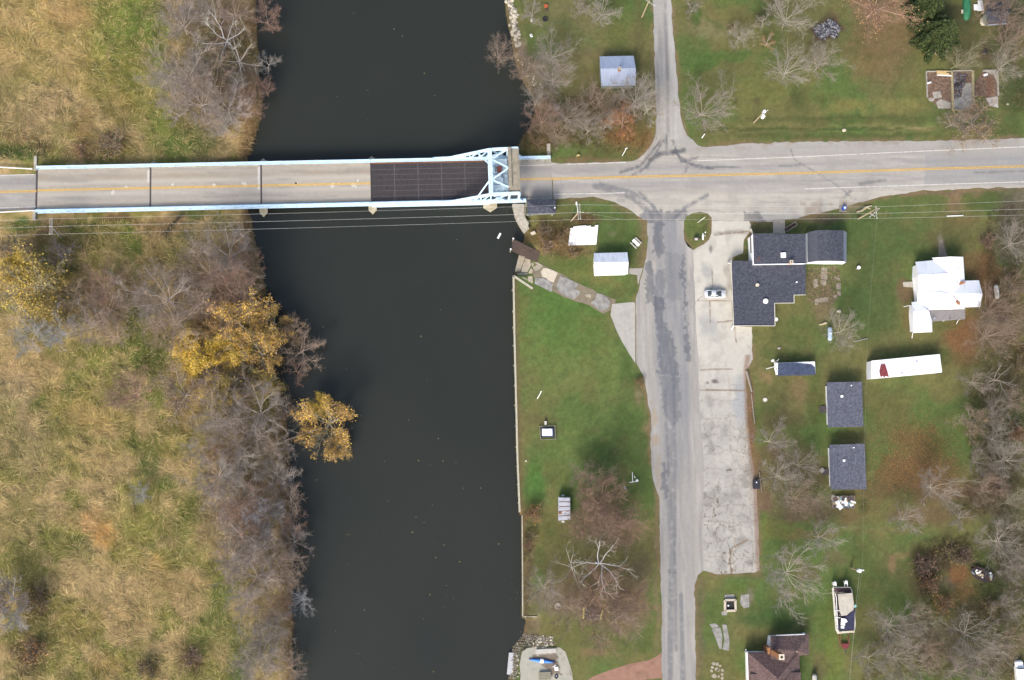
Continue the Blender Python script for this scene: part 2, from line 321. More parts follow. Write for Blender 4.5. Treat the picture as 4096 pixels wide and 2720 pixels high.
# ---- colours of the ground cover, by place (grass kinds, leaf litter, bare earth, some painted shadow)
WEST_BL = [
 (120, 120, 330, 230, (188, 160, 102), .6), (300, 60, 120, 60, (185, 150, 95), .6), (480, 160, 130, 260, (118, 128, 56), .75), (570, 80, 90, 110, (104, 126, 52), .8),
 (430, 320, 150, 120, (146, 136, 66), .6), (330, 300, 90, 160, (160, 140, 80), .6), (150, 430, 240, 110, (172, 148, 108), .75), (60, 340, 100, 60, (150, 140, 85), .5), (520, 340, 60, 90, (126, 126, 60), .7), (480, 420, 80, 60, (150, 130, 75), .6),
 (410, 290, 14, 60, (70, 82, 38), .8, -20), (455, 240, 12, 40, (66, 84, 36), .8, -50), (445, 570, 110, 50, (104, 86, 50), .8), (360, 610, 130, 30, (100, 88, 58), .7), (330, 500, 60, 70, (150, 122, 75), .7), (70, 610, 100, 34, (82, 98, 44), .95), (60, 545, 120, 34, (120, 98, 68), .8), (180, 590, 60, 30, (104, 86, 62), .8),
 (740, 560, 150, 70, (82, 106, 46), .85), (660, 480, 80, 60, (104, 118, 52), .7), (640, 200, 50, 200, (100, 120, 52), .6), (860, 330, 170, 260, (112, 96, 82), .85), (760, 60, 160, 80, (108, 94, 84), .8), (940, 110, 120, 120, (108, 84, 68), .8), (1005, 480, 30, 180, (142, 112, 80), .9), (980, 610, 24, 60, (140, 110, 76), .9), (900, 640, 80, 14, (84, 72, 54), .6),  # last entry: bridge shadow put into the colour along its north edge
 (90, 905, 90, 28, (84, 102, 46), .9), (240, 900, 60, 30, (110, 90, 60), .6), (440, 940, 190, 90, (116, 112, 54), .75), (520, 970, 40, 90, (104, 118, 50), .8), (330, 910, 90, 25, (104, 110, 48), .8), (480, 870, 80, 22, (112, 86, 62), .8), (600, 900, 90, 40, (134, 106, 72), .8), (700, 885, 60, 40, (132, 106, 76), .8), (600, 1000, 60, 80, (150, 122, 80), .6), (790, 860, 110, 26, (66, 84, 42), .85), (770, 930, 60, 40, (74, 92, 44), .8), (900, 900, 60, 40, (122, 112, 66), .7), (990, 930, 30, 110, (138, 110, 78), .9),
 (690, 900, 12, 60, (40, 40, 42), .9, 40), (680, 960, 9, 60, (48, 44, 42), .9, -25), (640, 1040, 6, 60, (46, 42, 40), .85, -35), (60, 990, 90, 40, (84, 74, 66), .7), (180, 960, 40, 40, (120, 90, 64), .6),
 (330, 1040, 120, 90, (128, 116, 66), .7), (900, 1120, 200, 190, (128, 106, 84), .85), (700, 1190, 160, 190, (124, 104, 88), .8), (480, 1180, 160, 130, (118, 98, 80), .75), (240, 1250, 120, 90, (118, 106, 78), .7), (850, 1340, 110, 90, (124, 96, 66), .8), (1030, 1200, 50, 130, (128, 102, 72), .8),
 (530, 1330, 70, 130, (84, 96, 44), .85), (600, 1420, 110, 60, (92, 106, 46), .85), (420, 1420, 110, 70, (118, 124, 54), .8), (650, 1430, 60, 50, (100, 120, 48), .8), (620, 1560, 60, 140, (96, 114, 46), .8), (510, 1560, 80, 110, (120, 106, 88), .7),
 (120, 1480, 170, 90, (176, 148, 104), .8), (60, 1560, 120, 90, (160, 140, 108), .6), (280, 1570, 130, 110, (146, 132, 70), .65), (380, 1660, 120, 60, (176, 148, 92), .7), (300, 1520, 60, 70, (104, 116, 50), .7), (170, 1610, 50, 50, (100, 112, 50), .7), (100, 1760, 160, 130, (152, 136, 96), .6), (360, 1790, 160, 90, (158, 138, 82), .5), (480, 1700, 60, 60, (164, 140, 88), .5),
 (610, 1860, 60, 60, (80, 106, 44), .85), (680, 1930, 60, 40, (84, 104, 44), .8), (560, 1770, 70, 50, (92, 104, 44), .7), (420, 1760, 90, 20, (96, 104, 46), .6), (850, 1700, 130, 90, (120, 108, 62), .7), (740, 1660, 100, 60, (122, 106, 60), .6), (720, 1790, 90, 60, (146, 134, 72), .5),
 (380, 2090, 100, 70, (188, 148, 94), .8), (430, 2140, 60, 50, (194, 148, 78), .7), (240, 2060, 90, 60, (168, 146, 100), .6), (560, 2060, 120, 160, (128, 128, 58), .7), (740, 2080, 70, 120, (104, 114, 48), .75), (80, 2080, 90, 110, (142, 132, 78), .5), (340, 2180, 50, 70, (104, 110, 54), .6), (500, 2230, 120, 80, (142, 130, 68), .5), (650, 2260, 60, 50, (170, 138, 74), .5), (700, 2330, 160, 70, (168, 142, 94), .6),
 (150, 2390, 60, 70, (82, 62, 48), .85), (110, 2480, 50, 70, (96, 80, 56), .7), (120, 2620, 80, 90, (84, 68, 52), .8), (590, 2670, 60, 60, (78, 60, 48), .85), (770, 2620, 50, 80, (86, 68, 50), .85), (300, 2500, 120, 110, (138, 124, 66), .6), (520, 2470, 140, 90, (164, 138, 92), .6), (420, 2650, 90, 60, (160, 134, 74), .5), (880, 2420, 60, 160, (92, 108, 48), .8), (960, 2600, 70, 130, (84, 106, 46), .8), (820, 2530, 60, 80, (104, 120, 48), .8), (960, 2680, 60, 50, (68, 96, 40), .8),
 (960, 1960, 190, 280, (126, 106, 92), .85), (1010, 2200, 120, 180, (120, 104, 90), .8), (1030, 1720, 110, 120, (122, 104, 86), .8), (1060, 2560, 80, 160, (112, 104, 88), .7), (1150, 2200, 22, 600, (130, 106, 76), .8), (1120, 1800, 24, 200, (128, 104, 74), .8), (900, 1560, 160, 90, (122, 106, 80), .7), (1050, 1440, 90, 80, (116, 94, 70), .8), (1000, 2060, 80, 40, (138, 96, 70), .6), (880, 1820, 70, 60, (126, 92, 58), .6)]
EAST_BL = [
 (2290, 80, 200, 120, (126, 120, 78), .5), (2470, 130, 60, 220, (92, 104, 46), .7), (2180, 160, 40, 110, (106, 116, 62), .5), (2300, 250, 90, 90, (132, 116, 78), .5), (2560, 120, 26, 180, (98, 92, 54), .6), (2420, 205, 90, 20, (120, 110, 76), .5),
 (2160, 330, 110, 130, (132, 118, 98), .85), (2080, 215, 40, 70, (134, 112, 92), .8), (2200, 450, 120, 70, (122, 102, 80), .9), (2400, 440, 160, 100, (112, 94, 70), .85), (2180, 560, 90, 60, (112, 92, 58), .85), (2110, 560, 40, 60, (120, 100, 54), .8), (2540, 420, 80, 80, (108, 96, 66), .8), (2300, 545, 110, 40, (104, 92, 58), .8), (2430, 620, 130, 34, (94, 98, 50), .8), (2500, 545, 100, 50, (136, 92, 52), .6), (2590, 560, 30, 60, (140, 98, 58), .6), (2330, 640, 120, 12, (126, 92, 70), .6),
 (2760, 80, 40, 120, (88, 96, 44), .6), (2840, 110, 130, 50, (142, 128, 92), .45), (2830, 250, 120, 34, (80, 112, 46), .8, -18), (2960, 220, 60, 26, (82, 112, 46), .8, -12), (2780, 50, 18, 60, (72, 106, 44), .7), (2860, 90, 70, 14, (74, 104, 44), .6, 25), (2770, 320, 50, 60, (96, 110, 52), .6), (2950, 380, 160, 80, (114, 116, 58), .6), (3080, 370, 70, 60, (116, 116, 58), .5), (2940, 60, 140, 50, (122, 108, 62), .6), (3080, 40, 60, 40, (60, 62, 36), .6),
 (3000, 518, 220, 12, (78, 88, 42), .7), (3350, 480, 480, 16, (86, 94, 46), .6), (3300, 545, 560, 16, (84, 92, 46), .7), (3400, 516, 500, 6, (64, 78, 36), .6), (3300, 470, 500, 6, (68, 82, 38), .5), (3640, 508, 90, 6, (166, 148, 100), .6), (3440, 502, 130, 5, (140, 128, 78), .5), (3380, 430, 90, 36, (140, 130, 66), .6), (3600, 425, 100, 40, (132, 124, 64), .6), (3200, 420, 60, 90, (92, 98, 50), .6), (3100, 300, 120, 80, (112, 112, 58), .5), (3190, 380, 26, 46, (72, 82, 40), .6), (2945, 405, 14, 20, (96, 82, 50), .6), (3022, 410, 14, 20, (92, 74, 50), .6),
 (3530, 170, 160, 210, (118, 98, 66), .8), (3550, 40, 150, 60, (148, 120, 92), .85), (3470, 260, 90, 80, (122, 106, 64), .6), (3700, 350, 90, 70, (106, 108, 54), .6), (3720, 90, 90, 110, (62, 68, 42), .8), (3880, 190, 110, 120, (84, 84, 54), .7), (3830, 60, 70, 60, (66, 64, 44), .7), (4050, 70, 80, 120, (86, 78, 66), .7), (4060, 330, 60, 150, (70, 80, 46), .8), (3940, 210, 30, 40, (96, 76, 56), .7), (3308, 120, 66, 58, (96, 72, 62), .95), (3860, 470, 110, 60, (102, 98, 68), .7), (4040, 500, 70, 60, (80, 92, 46), .7), (3700, 520, 60, 8, (140, 120, 80), .5), (4060, 560, 80, 16, (118, 102, 86), .8), (2925, 100, 18, 12, (92, 60, 50), .8),
 (3320, 870, 140, 22, (124, 104, 76), .85), (3420, 840, 60, 16, (142, 126, 100), .8), (3190, 905, 80, 20, (84, 96, 46), .8), (3610, 800, 170, 40, (90, 108, 52), .7), (3830, 800, 34, 56, (142, 112, 84), .9), (3760, 770, 260, 12, (130, 106, 84), .85), (3950, 800, 90, 40, (80, 98, 46), .8), (4080, 790, 30, 60, (130, 118, 98), .8), (4000, 755, 120, 7, (134, 116, 96), .8),
 (3500, 950, 220, 130, (76, 98, 46), .8), (3500, 1180, 130, 200, (74, 96, 46), .8), (3420, 1250, 60, 150, (80, 100, 48), .6), (3800, 960, 120, 120, (96, 94, 52), .7), (3860, 880, 80, 20, (118, 98, 60), .6), (3620, 1170, 30, 60, (118, 94, 68), .8), (3635, 1280, 26, 50, (128, 96, 60), .7), (3900, 1060, 70, 60, (122, 92, 58), .8), (3960, 1140, 50, 120, (132, 90, 60), .85), (3860, 1350, 80, 110, (136, 92, 58), .85), (3800, 1300, 60, 20, (96, 100, 52), .8), (3960, 1000, 30, 90, (88, 74, 46), .8), (3760, 980, 16, 50, (136, 126, 110), .8), (3760, 1430, 100, 30, (74, 90, 42), .7),
 (4050, 920, 80, 170, (106, 98, 82), .85), (4040, 1150, 80, 90, (98, 80, 52), .85), (4000, 1290, 110, 110, (120, 100, 82), .9), (4040, 1420, 90, 60, (96, 80, 50), .85), (4010, 1560, 120, 130, (92, 86, 60), .9), (4010, 1780, 110, 160, (100, 92, 68), .9), (3980, 1980, 150, 120, (100, 88, 66), .9), (4040, 2200, 120, 160, (94, 86, 66), .9),
 (3180, 1330, 130, 70, (88, 102, 46), .6), (3130, 1430, 100, 40, (76, 96, 42), .6), (3060, 1510, 24, 40, (150, 122, 84), .7, -30), (3150, 1600, 140, 70, (122, 112, 66), .7), (3200, 1560, 40, 60, (136, 112, 76), .6), (3270, 1620, 40, 90, (82, 92, 42), .7), (3150, 1680, 110, 40, (98, 88, 54), .7), (3380, 1740, 60, 18, (66, 74, 36), .6), (3000, 1720, 16, 260, (136, 98, 78), .85), (3030, 1900, 24, 110, (118, 86, 66), .7), (3170, 1900, 150, 120, (108, 92, 66), .75), (3110, 1820, 60, 40, (110, 90, 62), .6), (3050, 2000, 60, 60, (124, 96, 78), .8), (3220, 2040, 140, 60, (112, 92, 72), .8),
 (3560, 1640, 130, 130, (90, 98, 46), .6), (3670, 1760, 130, 60, (116, 88, 50), .7), (3690, 1880, 150, 90, (126, 88, 60), .7), (3780, 1960, 140, 60, (112, 88, 64), .8), (3560, 1900, 60, 90, (112, 90, 50), .6), (3500, 1960, 140, 50, (96, 80, 52), .6), (3700, 2060, 180, 50, (114, 92, 66), .75), (3460, 2030, 40, 40, (70, 78, 38), .7), (3380, 2070, 50, 40, (112, 92, 62), .6),
 (3110, 2110, 90, 40, (112, 120, 52), .7), (3240, 2140, 140, 22, (126, 104, 66), .6), (3480, 2120, 140, 14, (128, 124, 74), .6), (3600, 2130, 120, 14, (120, 110, 64), .5), (3340, 2230, 60, 50, (118, 98, 72), .5), (3450, 2300, 60, 200, (90, 98, 46), .6), (3560, 2390, 90, 120, (92, 106, 50), .7), (3570, 2255, 18, 44, (158, 128, 90), .9, 8), (3610, 2220, 40, 14, (140, 118, 78), .6), (3690, 2220, 60, 40, (94, 80, 50), .7),
 (3780, 2230, 100, 60, (76, 62, 46), .9), (3710, 2320, 60, 90, (80, 66, 50), .9), (3830, 2300, 40, 50, (146, 98, 58), .9, -30), (3860, 2370, 60, 34, (124, 94, 56), .8), (3790, 2330, 40, 36, (100, 88, 74), .7), (3770, 2400, 110, 26, (112, 98, 58), .7, -35), (3930, 2240, 60, 40, (84, 96, 40), .7), (3720, 2450, 60, 40, (84, 96, 46), .6), (3900, 2450, 130, 70, (84, 78, 52), .8), (3990, 2500, 110, 120, (88, 84, 56), .8), (3700, 2580, 260, 120, (108, 98, 80), .8), (3960, 2640, 160, 80, (102, 94, 76), .8), (3500, 2600, 60, 120, (98, 100, 54), .6), (4070, 2380, 40, 50, (92, 88, 66), .7),
 (3130, 2440, 170, 60, (72, 98, 44), .8), (3060, 2480, 140, 40, (64, 94, 42), .7), (2960, 2350, 60, 30, (92, 112, 46), .6), (2890, 2420, 60, 90, (96, 108, 52), .6), (3000, 2390, 16, 40, (132, 122, 108), .7), (2800, 2500, 20, 220, (112, 102, 76), .7), (2870, 2640, 70, 70, (104, 106, 54), .6), (3330, 2620, 46, 140, (106, 124, 46), .75), (3300, 2470, 40, 60, (92, 108, 44), .6), (3280, 2680, 40, 60, (98, 88, 60), .6), (3230, 2300, 60, 40, (120, 100, 80), .6), (2870, 2290, 60, 20, (100, 112, 50), .5), (3020, 2300, 40, 24, (112, 96, 70), .6),  # first entries: yard grass, with the brown house's shadow painted in as darker green
 (2240, 1280, 180, 190, (84, 118, 46), .8), (2330, 1330, 100, 100, (92, 116, 50), .6), (2140, 1380, 60, 120, (100, 122, 54), .5), (2300, 1480, 150, 80, (102, 126, 58), .5), (2420, 1480, 60, 190, (110, 126, 60), .5), (2180, 1540, 100, 90, (104, 118, 58), .5), (2500, 1480, 30, 70, (74, 98, 40), .6), (2300, 1750, 160, 90, (104, 124, 60), .5), (2520, 1740, 70, 110, (78, 102, 44), .7, -20), (2420, 1830, 120, 60, (72, 96, 42), .7), (2120, 1940, 60, 90, (74, 118, 46), .8), (2200, 1900, 60, 60, (112, 110, 58), .4), (2160, 1680, 70, 26, (104, 92, 56), .5),
 (2210, 2120, 100, 60, (104, 104, 50), .6), (2150, 2240, 40, 60, (86, 104, 46), .6), (2110, 2170, 30, 50, (116, 92, 62), .8), (2112, 2320, 30, 130, (122, 108, 80), .85), (2330, 2290, 160, 110, (102, 92, 56), .7), (2400, 2400, 210, 110, (118, 98, 76), .85), (2200, 2400, 80, 80, (120, 106, 88), .75), (2550, 2360, 60, 160, (116, 98, 74), .75), (2380, 2080, 130, 110, (120, 100, 82), .7), (2480, 2120, 80, 80, (116, 96, 70), .7), (2450, 2470, 150, 60, (116, 98, 70), .7), (2250, 2540, 150, 60, (110, 106, 58), .6), (2120, 2500, 40, 60, (128, 112, 88), .8), (2420, 2570, 140, 50, (104, 100, 56), .6), (2590, 2560, 40, 50, (84, 100, 44), .6), (2380, 2610, 60, 20, (140, 112, 78), .6),
 (2604, 1680, 16, 200, (146, 124, 96), .6), (2560, 1560, 24, 60, (140, 124, 96), .7), (2630, 2200, 12, 500, (130, 110, 84), .6), (2560, 1520, 40, 40, (72, 92, 42), .6),
 (2230, 950, 130, 50, (122, 98, 58), .9), (2200, 910, 90, 40, (110, 92, 54), .85), (2190, 1000, 60, 20, (150, 128, 80), .7), (2260, 1000, 90, 34, (140, 112, 72), .8), (2340, 880, 70, 24, (104, 78, 54), .8), (2280, 1050, 90, 40, (90, 112, 46), .7), (2340, 1090, 60, 40, (108, 118, 50), .6), (2430, 1130, 90, 20, (112, 112, 56), .6), (2480, 1170, 50, 26, (96, 92, 48), .6), (2330, 800, 140, 20, (112, 100, 62), .7), (2480, 960, 70, 90, (78, 102, 44), .7), (2450, 940, 24, 16, (124, 116, 84), .5), (2560, 980, 16, 150, (126, 106, 78), .6), (2500, 850, 90, 20, (110, 104, 62), .6, 30),
 (2790, 920, 60, 70, (92, 112, 50), .7), (3050, 915, 50, 18, (110, 92, 62), .7), (2985, 985, 16, 50, (74, 94, 44), .9), (3290, 1200, 60, 110, (128, 110, 84), .7), (3260, 1180, 40, 60, (92, 104, 46), .6), (3340, 1120, 20, 60, (98, 112, 50), .6), (2925, 1110, 30, 60, (110, 100, 80), .3)]
HWY = [(2200, 648), (2240, 653), (2330, 651), (2440, 649), (2517, 646), (2551, 636), (2580, 612), (2600, 586), (2615, 555), (2624, 516), (2624, 430), (2622, 321), (2617, 200), (2615, 143), (2612, -40), (2604, -460), (2658, -460), (2684, -40), (2692, 115), (2698, 190), (2705, 260), (2712, 344), (2718, 420), (2724, 470), (2735, 516), (2750, 542), (2772, 560), (2790, 578), (2812, 588), (2900, 583), (3000, 574), (3200, 567), (3420, 565), (3642, 564), (3900, 560), (4096, 552), (4700, 535), (4700, 735), (4096, 748), (3900, 753), (3760, 759), (3642, 767), (3540, 785), (3470, 803), (3380, 826), (3309, 845), (3230, 862), (3171, 876), (3090, 886), (2847, 884), (2846, 870), (2830, 852), (2800, 847), (2770, 852), (2745, 866), (2736, 884), (2591, 884), (2575, 880), (2551, 862), (2528, 846), (2505, 832), (2480, 818), (2436, 800), (2400, 791), (2373, 786), (2300, 790), (2215, 795)]
SST = [(2591, 884), (2600, 920), (2606, 952), (2600, 1010), (2588, 1067), (2573, 1125), (2556, 1199), (2545, 1215), (2545, 1452), (2560, 1480), (2575, 1503), (2582, 1549), (2604, 1664), (2603, 1791), (2606, 1887), (2625, 1955), (2637, 1992), (2640, 2222), (2648, 2451), (2647, 2720), (2646, 2800), (2645, 3350), (2786, 3350), (2784, 2800), (2783, 2720), (2780, 2451), (2778, 2340), (2790, 2300), (2814, 2282), (2814, 1992), (2813, 1820), (2797, 1599), (2791, 1417), (2782, 1245), (2777, 1130), (2771, 1000), (2752, 985), (2738, 960), (2732, 925), (2736, 884)]
SST = [(p[0]-12 if 900 < p[1] < 1210 and p[0] < 2610 else p[0], p[1]) for p in SST]
LOT = [(2771, 1000), (2792, 990), (2815, 978), (2836, 958), (2846, 930), (2847, 900), (2847, 884), (2996, 884), (3004, 900), (2998, 930), (2976, 958), (2972, 1013), (2930, 1030), (2926, 1060), (2930, 1303), (3007, 1308), (3010, 1435), (2984, 1480), (2986, 1565), (2989, 1657), (2996, 1737), (3005, 1801), (3018, 1896), (3027, 1963), (3033, 2107), (3039, 2279), (3021, 2290), (2940, 2294), (2861, 2296), (2814, 2282), (2814, 1992), (2813, 1820), (2797, 1599), (2791, 1417), (2782, 1245), (2777, 1130)]
def ground_col(x, y, z, sd, west):
    px, py = unP(x, y, z)
    n1 = fbm(x/9, y/9, 5, 21); n2 = fbm(x/2.3, y/2.3, 4, 22); n3 = fbm(x/30, y/30, 3, 23)
    c = np.zeros(x.shape+(3,))
    # west: matted marsh grass, tan with green
    wx = x+6*(fbm(x/7, y/7, 3, 31)-.5); wy = y+6*(fbm(x/7+9, y/7, 3, 32)-.5)
    m = sst(.40, .62, fbm(wx/5, wy/5, 5, 24))
    cw = mixc(np.zeros(c.shape)+A(176, 153, 106), A(132, 128, 68), m)
    cw = blobs(px, py, cw, WEST_BL, 41)
    m2 = sst(.45, .75, fbm(wx/2.1, wy/2.1, 4, 25)); cw = mixc(cw, A(92, 92, 46), m2*.45)
    m3 = sst(.58, .8, fbm(wx/1.6+40, wy/1.6, 4, 26)); cw = mixc(cw, A(186, 160, 112), m3*.5)
    # east: mown lawn
    m = sst(.35, .65, n1)
    ce = mixc(np.zeros(c.shape)+A(90, 112, 52), A(114, 112, 62), m)
    ce = blobs(px, py, ce, EAST_BL, 42)
    m2 = sst(.5, .8, n2); ce = mixc(ce, A(112, 100, 58), m2*.3)
    m4 = sst(.55, .8, fbm(x/4+7, y/4, 4, 27)); ce = mixc(ce, A(72, 92, 38), m4*.35)
    c = np.where(west[..., None], cw, ce)
    lum = ce @ np.array([.3, .6, .1]); ce = (ce*.87+lum[..., None]*np.array([1.04, 1.0, .84])*.13)*1.0
    mo = fbm(x/.9, y/.9, 4, 33); ce = ce*(.84+.34*mo)[..., None]
    c = np.where(west[..., None], cw, ce)
    lum = cw @ np.array([.3, .6, .1]); cw2 = cw*.97+lum[..., None]*np.array([1.05, 1.0, .86])*.03; c = np.where(west[..., None], cw2*1.1, c)
    near = (px > 2150) & (px < 4300) & (py > -60)
    de = np.full(px.shape, 99.)
    for PL in (HWY, SST, LOT):
        for a, b in zip(PL, PL[1:]+PL[:1]):
            if max(a[0], b[0]) < 4400: de[near] = np.minimum(de[near], segdist(px[near], py[near], a[0], a[1], b[0], b[1]))
    c = mixc(c, A(132, 112, 84), (1-sst(4, 20, de))*sst(.3, .6, fbm(x/2, y/2, 4, 29))*.75*(~west))
    bank = (1-sst(.3, 1.6, sd))*(sd > -.4)*np.where(west, .8, .7)
    c = mixc(c, A(112, 94, 66), bank)
    c = mixc(c, (.03, .028, .02), sst(.0, .5, -sd))
    return c*(.82+.36*fbm(x*1.3, y*1.3, 3, 28))[..., None]
_wx = np.array([p[0] for p in _wall1+_wall2])
def axis(a, b, st, dens=None):
    v = list(np.arange(a, b+.01, st))
    if dens: v = [q for q in v if not (dens[0] < q < dens[1])]+list(np.arange(dens[0], dens[1], .16))
    g = []; q = st
    e = b
    while e < 2600: q *= 1.45; e += q; g.append(e)
    e = a; q = st; h = []
    while e > -2600: q *= 1.45; e -= q; h.append(e)
    return np.array(sorted(v+g+h))
gx = axis(-128, 150, .5, (_wx.min()-.5, _wx.max()+.8)); gy = axis(-66, 128, .5)
GX, GY = np.meshgrid(gx, gy)
GZ, GSD, GW = land(GX, GY)
GC = ground_col(GX, GY, GZ, GSD, GW)
ny_, nx_ = GX.shape
idx = np.arange(nx_*ny_).reshape(ny_, nx_)
gq = np.stack([idx[:-1, :-1], idx[:-1, 1:], idx[1:, 1:], idx[1:, :-1]], -1).reshape(-1, 4)
ground = raw_mesh('ground', np.stack([GX, GY, GZ], -1).reshape(-1, 3), gq, MA('turf', .95, .42, 7.0, .2, 1.3), GC.reshape(-1, 3))
tag(ground, kind='structure')
def gz(x, y):
    i = int(np.clip(np.searchsorted(gx, x), 1, nx_-1)); j = int(np.clip(np.searchsorted(gy, y), 1, ny_-1))
    return float(GZ[j, i])
wm = MB(); x0 = min(p[0] for p in WESTB)-6; x1 = max(p[0] for p in EASTB)+6
wm.add([(x0, -2600, ZW), (x1, -2600, ZW), (x1, 2600, ZW), (x0, 2600, ZW)], [(0, 1, 2, 3)])
tag(wm.build('river', mat_water()), kind='structure')
# ------------------------------------------------------------------ paving: clipped grid sheets with their own stains and wear
def ragged(pts, a=4.0, st=16.0):
    out = []
    for p, q in zip(pts, pts[1:]+pts[:1]):
        L = math.hypot(q[0]-p[0], q[1]-p[1]); n = max(1, int(L/st)) if max(abs(p[0]), abs(q[0])) < 4200 else 1
        dx, dy = (q[0]-p[0])/(L+1e-6), (q[1]-p[1])/(L+1e-6)
        for i in range(n):
            f = i/n; x = p[0]+(q[0]-p[0])*f; y = p[1]+(q[1]-p[1])*f; j = a*2*(float(fbm(np.array(x/22), np.array(y/22), 3, 7))-.5)*(1.6 if i else 1)
            out.append((x-dy*j, y+dx*j))
    return out
def sheet(name, pix, z, cell, colfn, mat, kind='structure'):
    pts = P([p[0] for p in pix], [p[1] for p in pix], z)
    bm = bmesh.new(); vv = [bm.verts.new(p) for p in pts]; f = bm.faces.new(vv)
    bmesh.ops.triangulate(bm, faces=[f])
    lo = pts.min(0); hi = pts.max(0)
    if cell:
        for ax in (0, 1):
            for t in np.arange(lo[ax]+cell, hi[ax], cell):
                co = [0, 0, 0]; co[ax] = t; no = [0, 0, 0]; no[ax] = 1
                bmesh.ops.bisect_plane(bm, geom=bm.verts[:]+bm.edges[:]+bm.faces[:], plane_co=co, plane_no=no)
    for fc in bm.faces:
        if fc.normal.z < 0: fc.normal_flip()
    me = D.meshes.new(name); bm.to_mesh(me); bm.free()
    n = len(me.vertices); v = np.zeros(n*3, np.float32); me.vertices.foreach_get('co', v); v = v.reshape(-1, 3).astype(float)
    px, py = unP(v[:, 0], v[:, 1], v[:, 2]); c = colfn(px, py, v[:, 0], v[:, 1])
    at = me.attributes.new('Col', 'FLOAT_COLOR', 'POINT'); c4 = np.ones((n, 4), np.float32); c4[:, :3] = c; at.data.foreach_set('color', c4.ravel())
    me.materials.append(mat); o = D.objects.new(name, me); COL.objects.link(o); ORG[o] = np.zeros(3)
    return tag(o, kind=kind)
ROADM = MA('asphalt', .92, .12, 9.0, .07, 1.1)
def patch(px, py, c, poly, col, al, rough=14, soft=0):
    qx = px+rough*2*(fbm(px/16, py/16, 4, 51)-.5); qy = py+rough*2*(fbm(px/16+31, py/16, 4, 52)-.5)
    k = inpoly(qx, qy, poly)*(.78+.22*sst(.3, .55, fbm(px/9, py/26, 3, 53)) if soft else 1.0)
    return mixc(c, A(*col), al*k)
def streak(px, py, c, pts, wd, col, al, sd=60):
    d = linedist(px, py, pts); return mixc(c, A(*col), al*(1-sst(wd*.4, wd, d))*(.35+.65*sst(.2, .55, fbm(px/14, py/14, 4, sd))))
def hcol(px, py, x, y):
    v = y-hwy_y(x)
    c = np.zeros(px.shape+(3,))+A(178, 171, 159)
    wheel = np.exp(-((np.abs(v)-2.0)/.9)**2)
    c = mixc(c, A(158, 154, 148), .75*wheel*sst(.2, .7, fbm(x/30, v/.5, 3, 61)+.15))
    c = mixc(c, A(192, 184, 168), sst(3.9, 5.2, np.abs(v)))
    st = fbm(x/14, v/.35, 4, 62); c = mixc(c, A(146, 143, 138), sst(.52, .8, st)*.5)
    c = mixc(c, A(200, 194, 182), sst(.55, .8, fbm(x/10+40, v/.5, 4, 63))*.45)
    blob = fbm(x/3, y/3, 4, 64); c = mixc(c, A(160, 155, 146), sst(.5, .75, blob)*.4)
    c = np.where((px > 3700)[..., None], mixc(c, A(156, 154, 150), (1-sst(3.6, 4.0, np.abs(v)))*.6), c)
    # the north street's throat and the turning marks
    ns = (py < 560)*1.0
    c = mixc(c, A(166, 162, 154), (py < 620)*1.0*.7)
    c = mixc(c, A(132, 130, 126), ns*sst(.45, .75, fbm(x/.45, y/14, 4, 68))*.55); c = mixc(c, A(192, 188, 178), ns*sst(.5, .75, fbm(x/.5+20, y/9, 4, 69))*.5)
    c = streak(px, py, c, [(2664, -40), (2668, 250), (2672, 540)], 9, (112, 111, 110), .5)
    c = mixc(c, A(196, 192, 182), ns*(1-sst(8, 16, np.abs(px-np.interp(py, [0, 115, 230, 344, 460], [2676, 2682, 2693, 2702, 2708]))))*.5)
    for a in ([(2640, 615), (2700, 606)], [(2690, 612), (2735, 600)], [(2600, 640), (2640, 616)]): c = streak(px, py, c, a, 13, (92, 92, 94), .85)
    for a, wd in (([(2665, 540), (2668, 620)], 8), ([(2645, 560), (2560, 665), (2480, 690)], 7), ([(2655, 560), (2590, 668), (2530, 700)], 6), ([(2710, 620), (2760, 655), (2850, 675)], 7), ([(2720, 650), (2790, 630)], 5), ([(2740, 690), (2760, 640)], 5), ([(2690, 560), (2720, 640), (2800, 672), (2960, 668)], 5), ([(2560, 690), (2620, 620)], 5)):
        c = streak(px, py, c, a, wd, (104, 104, 106), .8)
    for a, wd in (([(2380, 745), (2440, 760), (2530, 790), (2600, 850), (2620, 870)], 16), ([(2400, 735), (2520, 765), (2600, 810), (2640, 865)], 9), ([(2560, 770), (2620, 830)], 8), ([(2830, 780), (2740, 830), (2700, 870)], 10), ([(2475, 798), (2492, 803)], 9)):
        c = streak(px, py, c, a, wd, (120, 120, 120), .75, 65)
    for a, wd in (([(3120, 665), (3200, 660)], 5), ([(3440, 735), (3540, 720)], 9), ([(3160, 590), (3180, 640), (3340, 735), (3420, 800)], 3), ([(3400, 765), (3380, 785)], 10), ([(3900, 690), (4096, 684)], 6)): c = streak(px, py, c, a, wd, (118, 116, 114), .7, 66)
    c = patch(px, py, c, [(2978, 850), (3040, 848), (3060, 885), (3010, 905), (2975, 890)], (128, 124, 118), .8, 12, 1)
    c = patch(px, py, c, [(2560, 856), (2600, 842), (2660, 846), (2740, 838), (2752, 890), (2660, 892), (2640, 905), (2570, 890)], (104, 106, 111), .7, 20, 1)
    edge = fbm(px/22, py/22, 4, 67)
    c = mixc(c, A(150, 122, 96), (sst(.5, .62, edge)*sst(4.0, 8.0, v)*(px > 2760)*.35))
    c = mixc(c, A(140, 118, 96), sst(.42, .6, edge)*sst(5.0, 9.0, -v)*(px > 3200)*.5)
    return c*np.array([1.04, 1.07, 1.12])
sheet('highway', ragged(HWY), .02, .4, hcol, ROADM)
def wcol(px, py, x, y): return hcol(px+3000, py, x, y)*.93
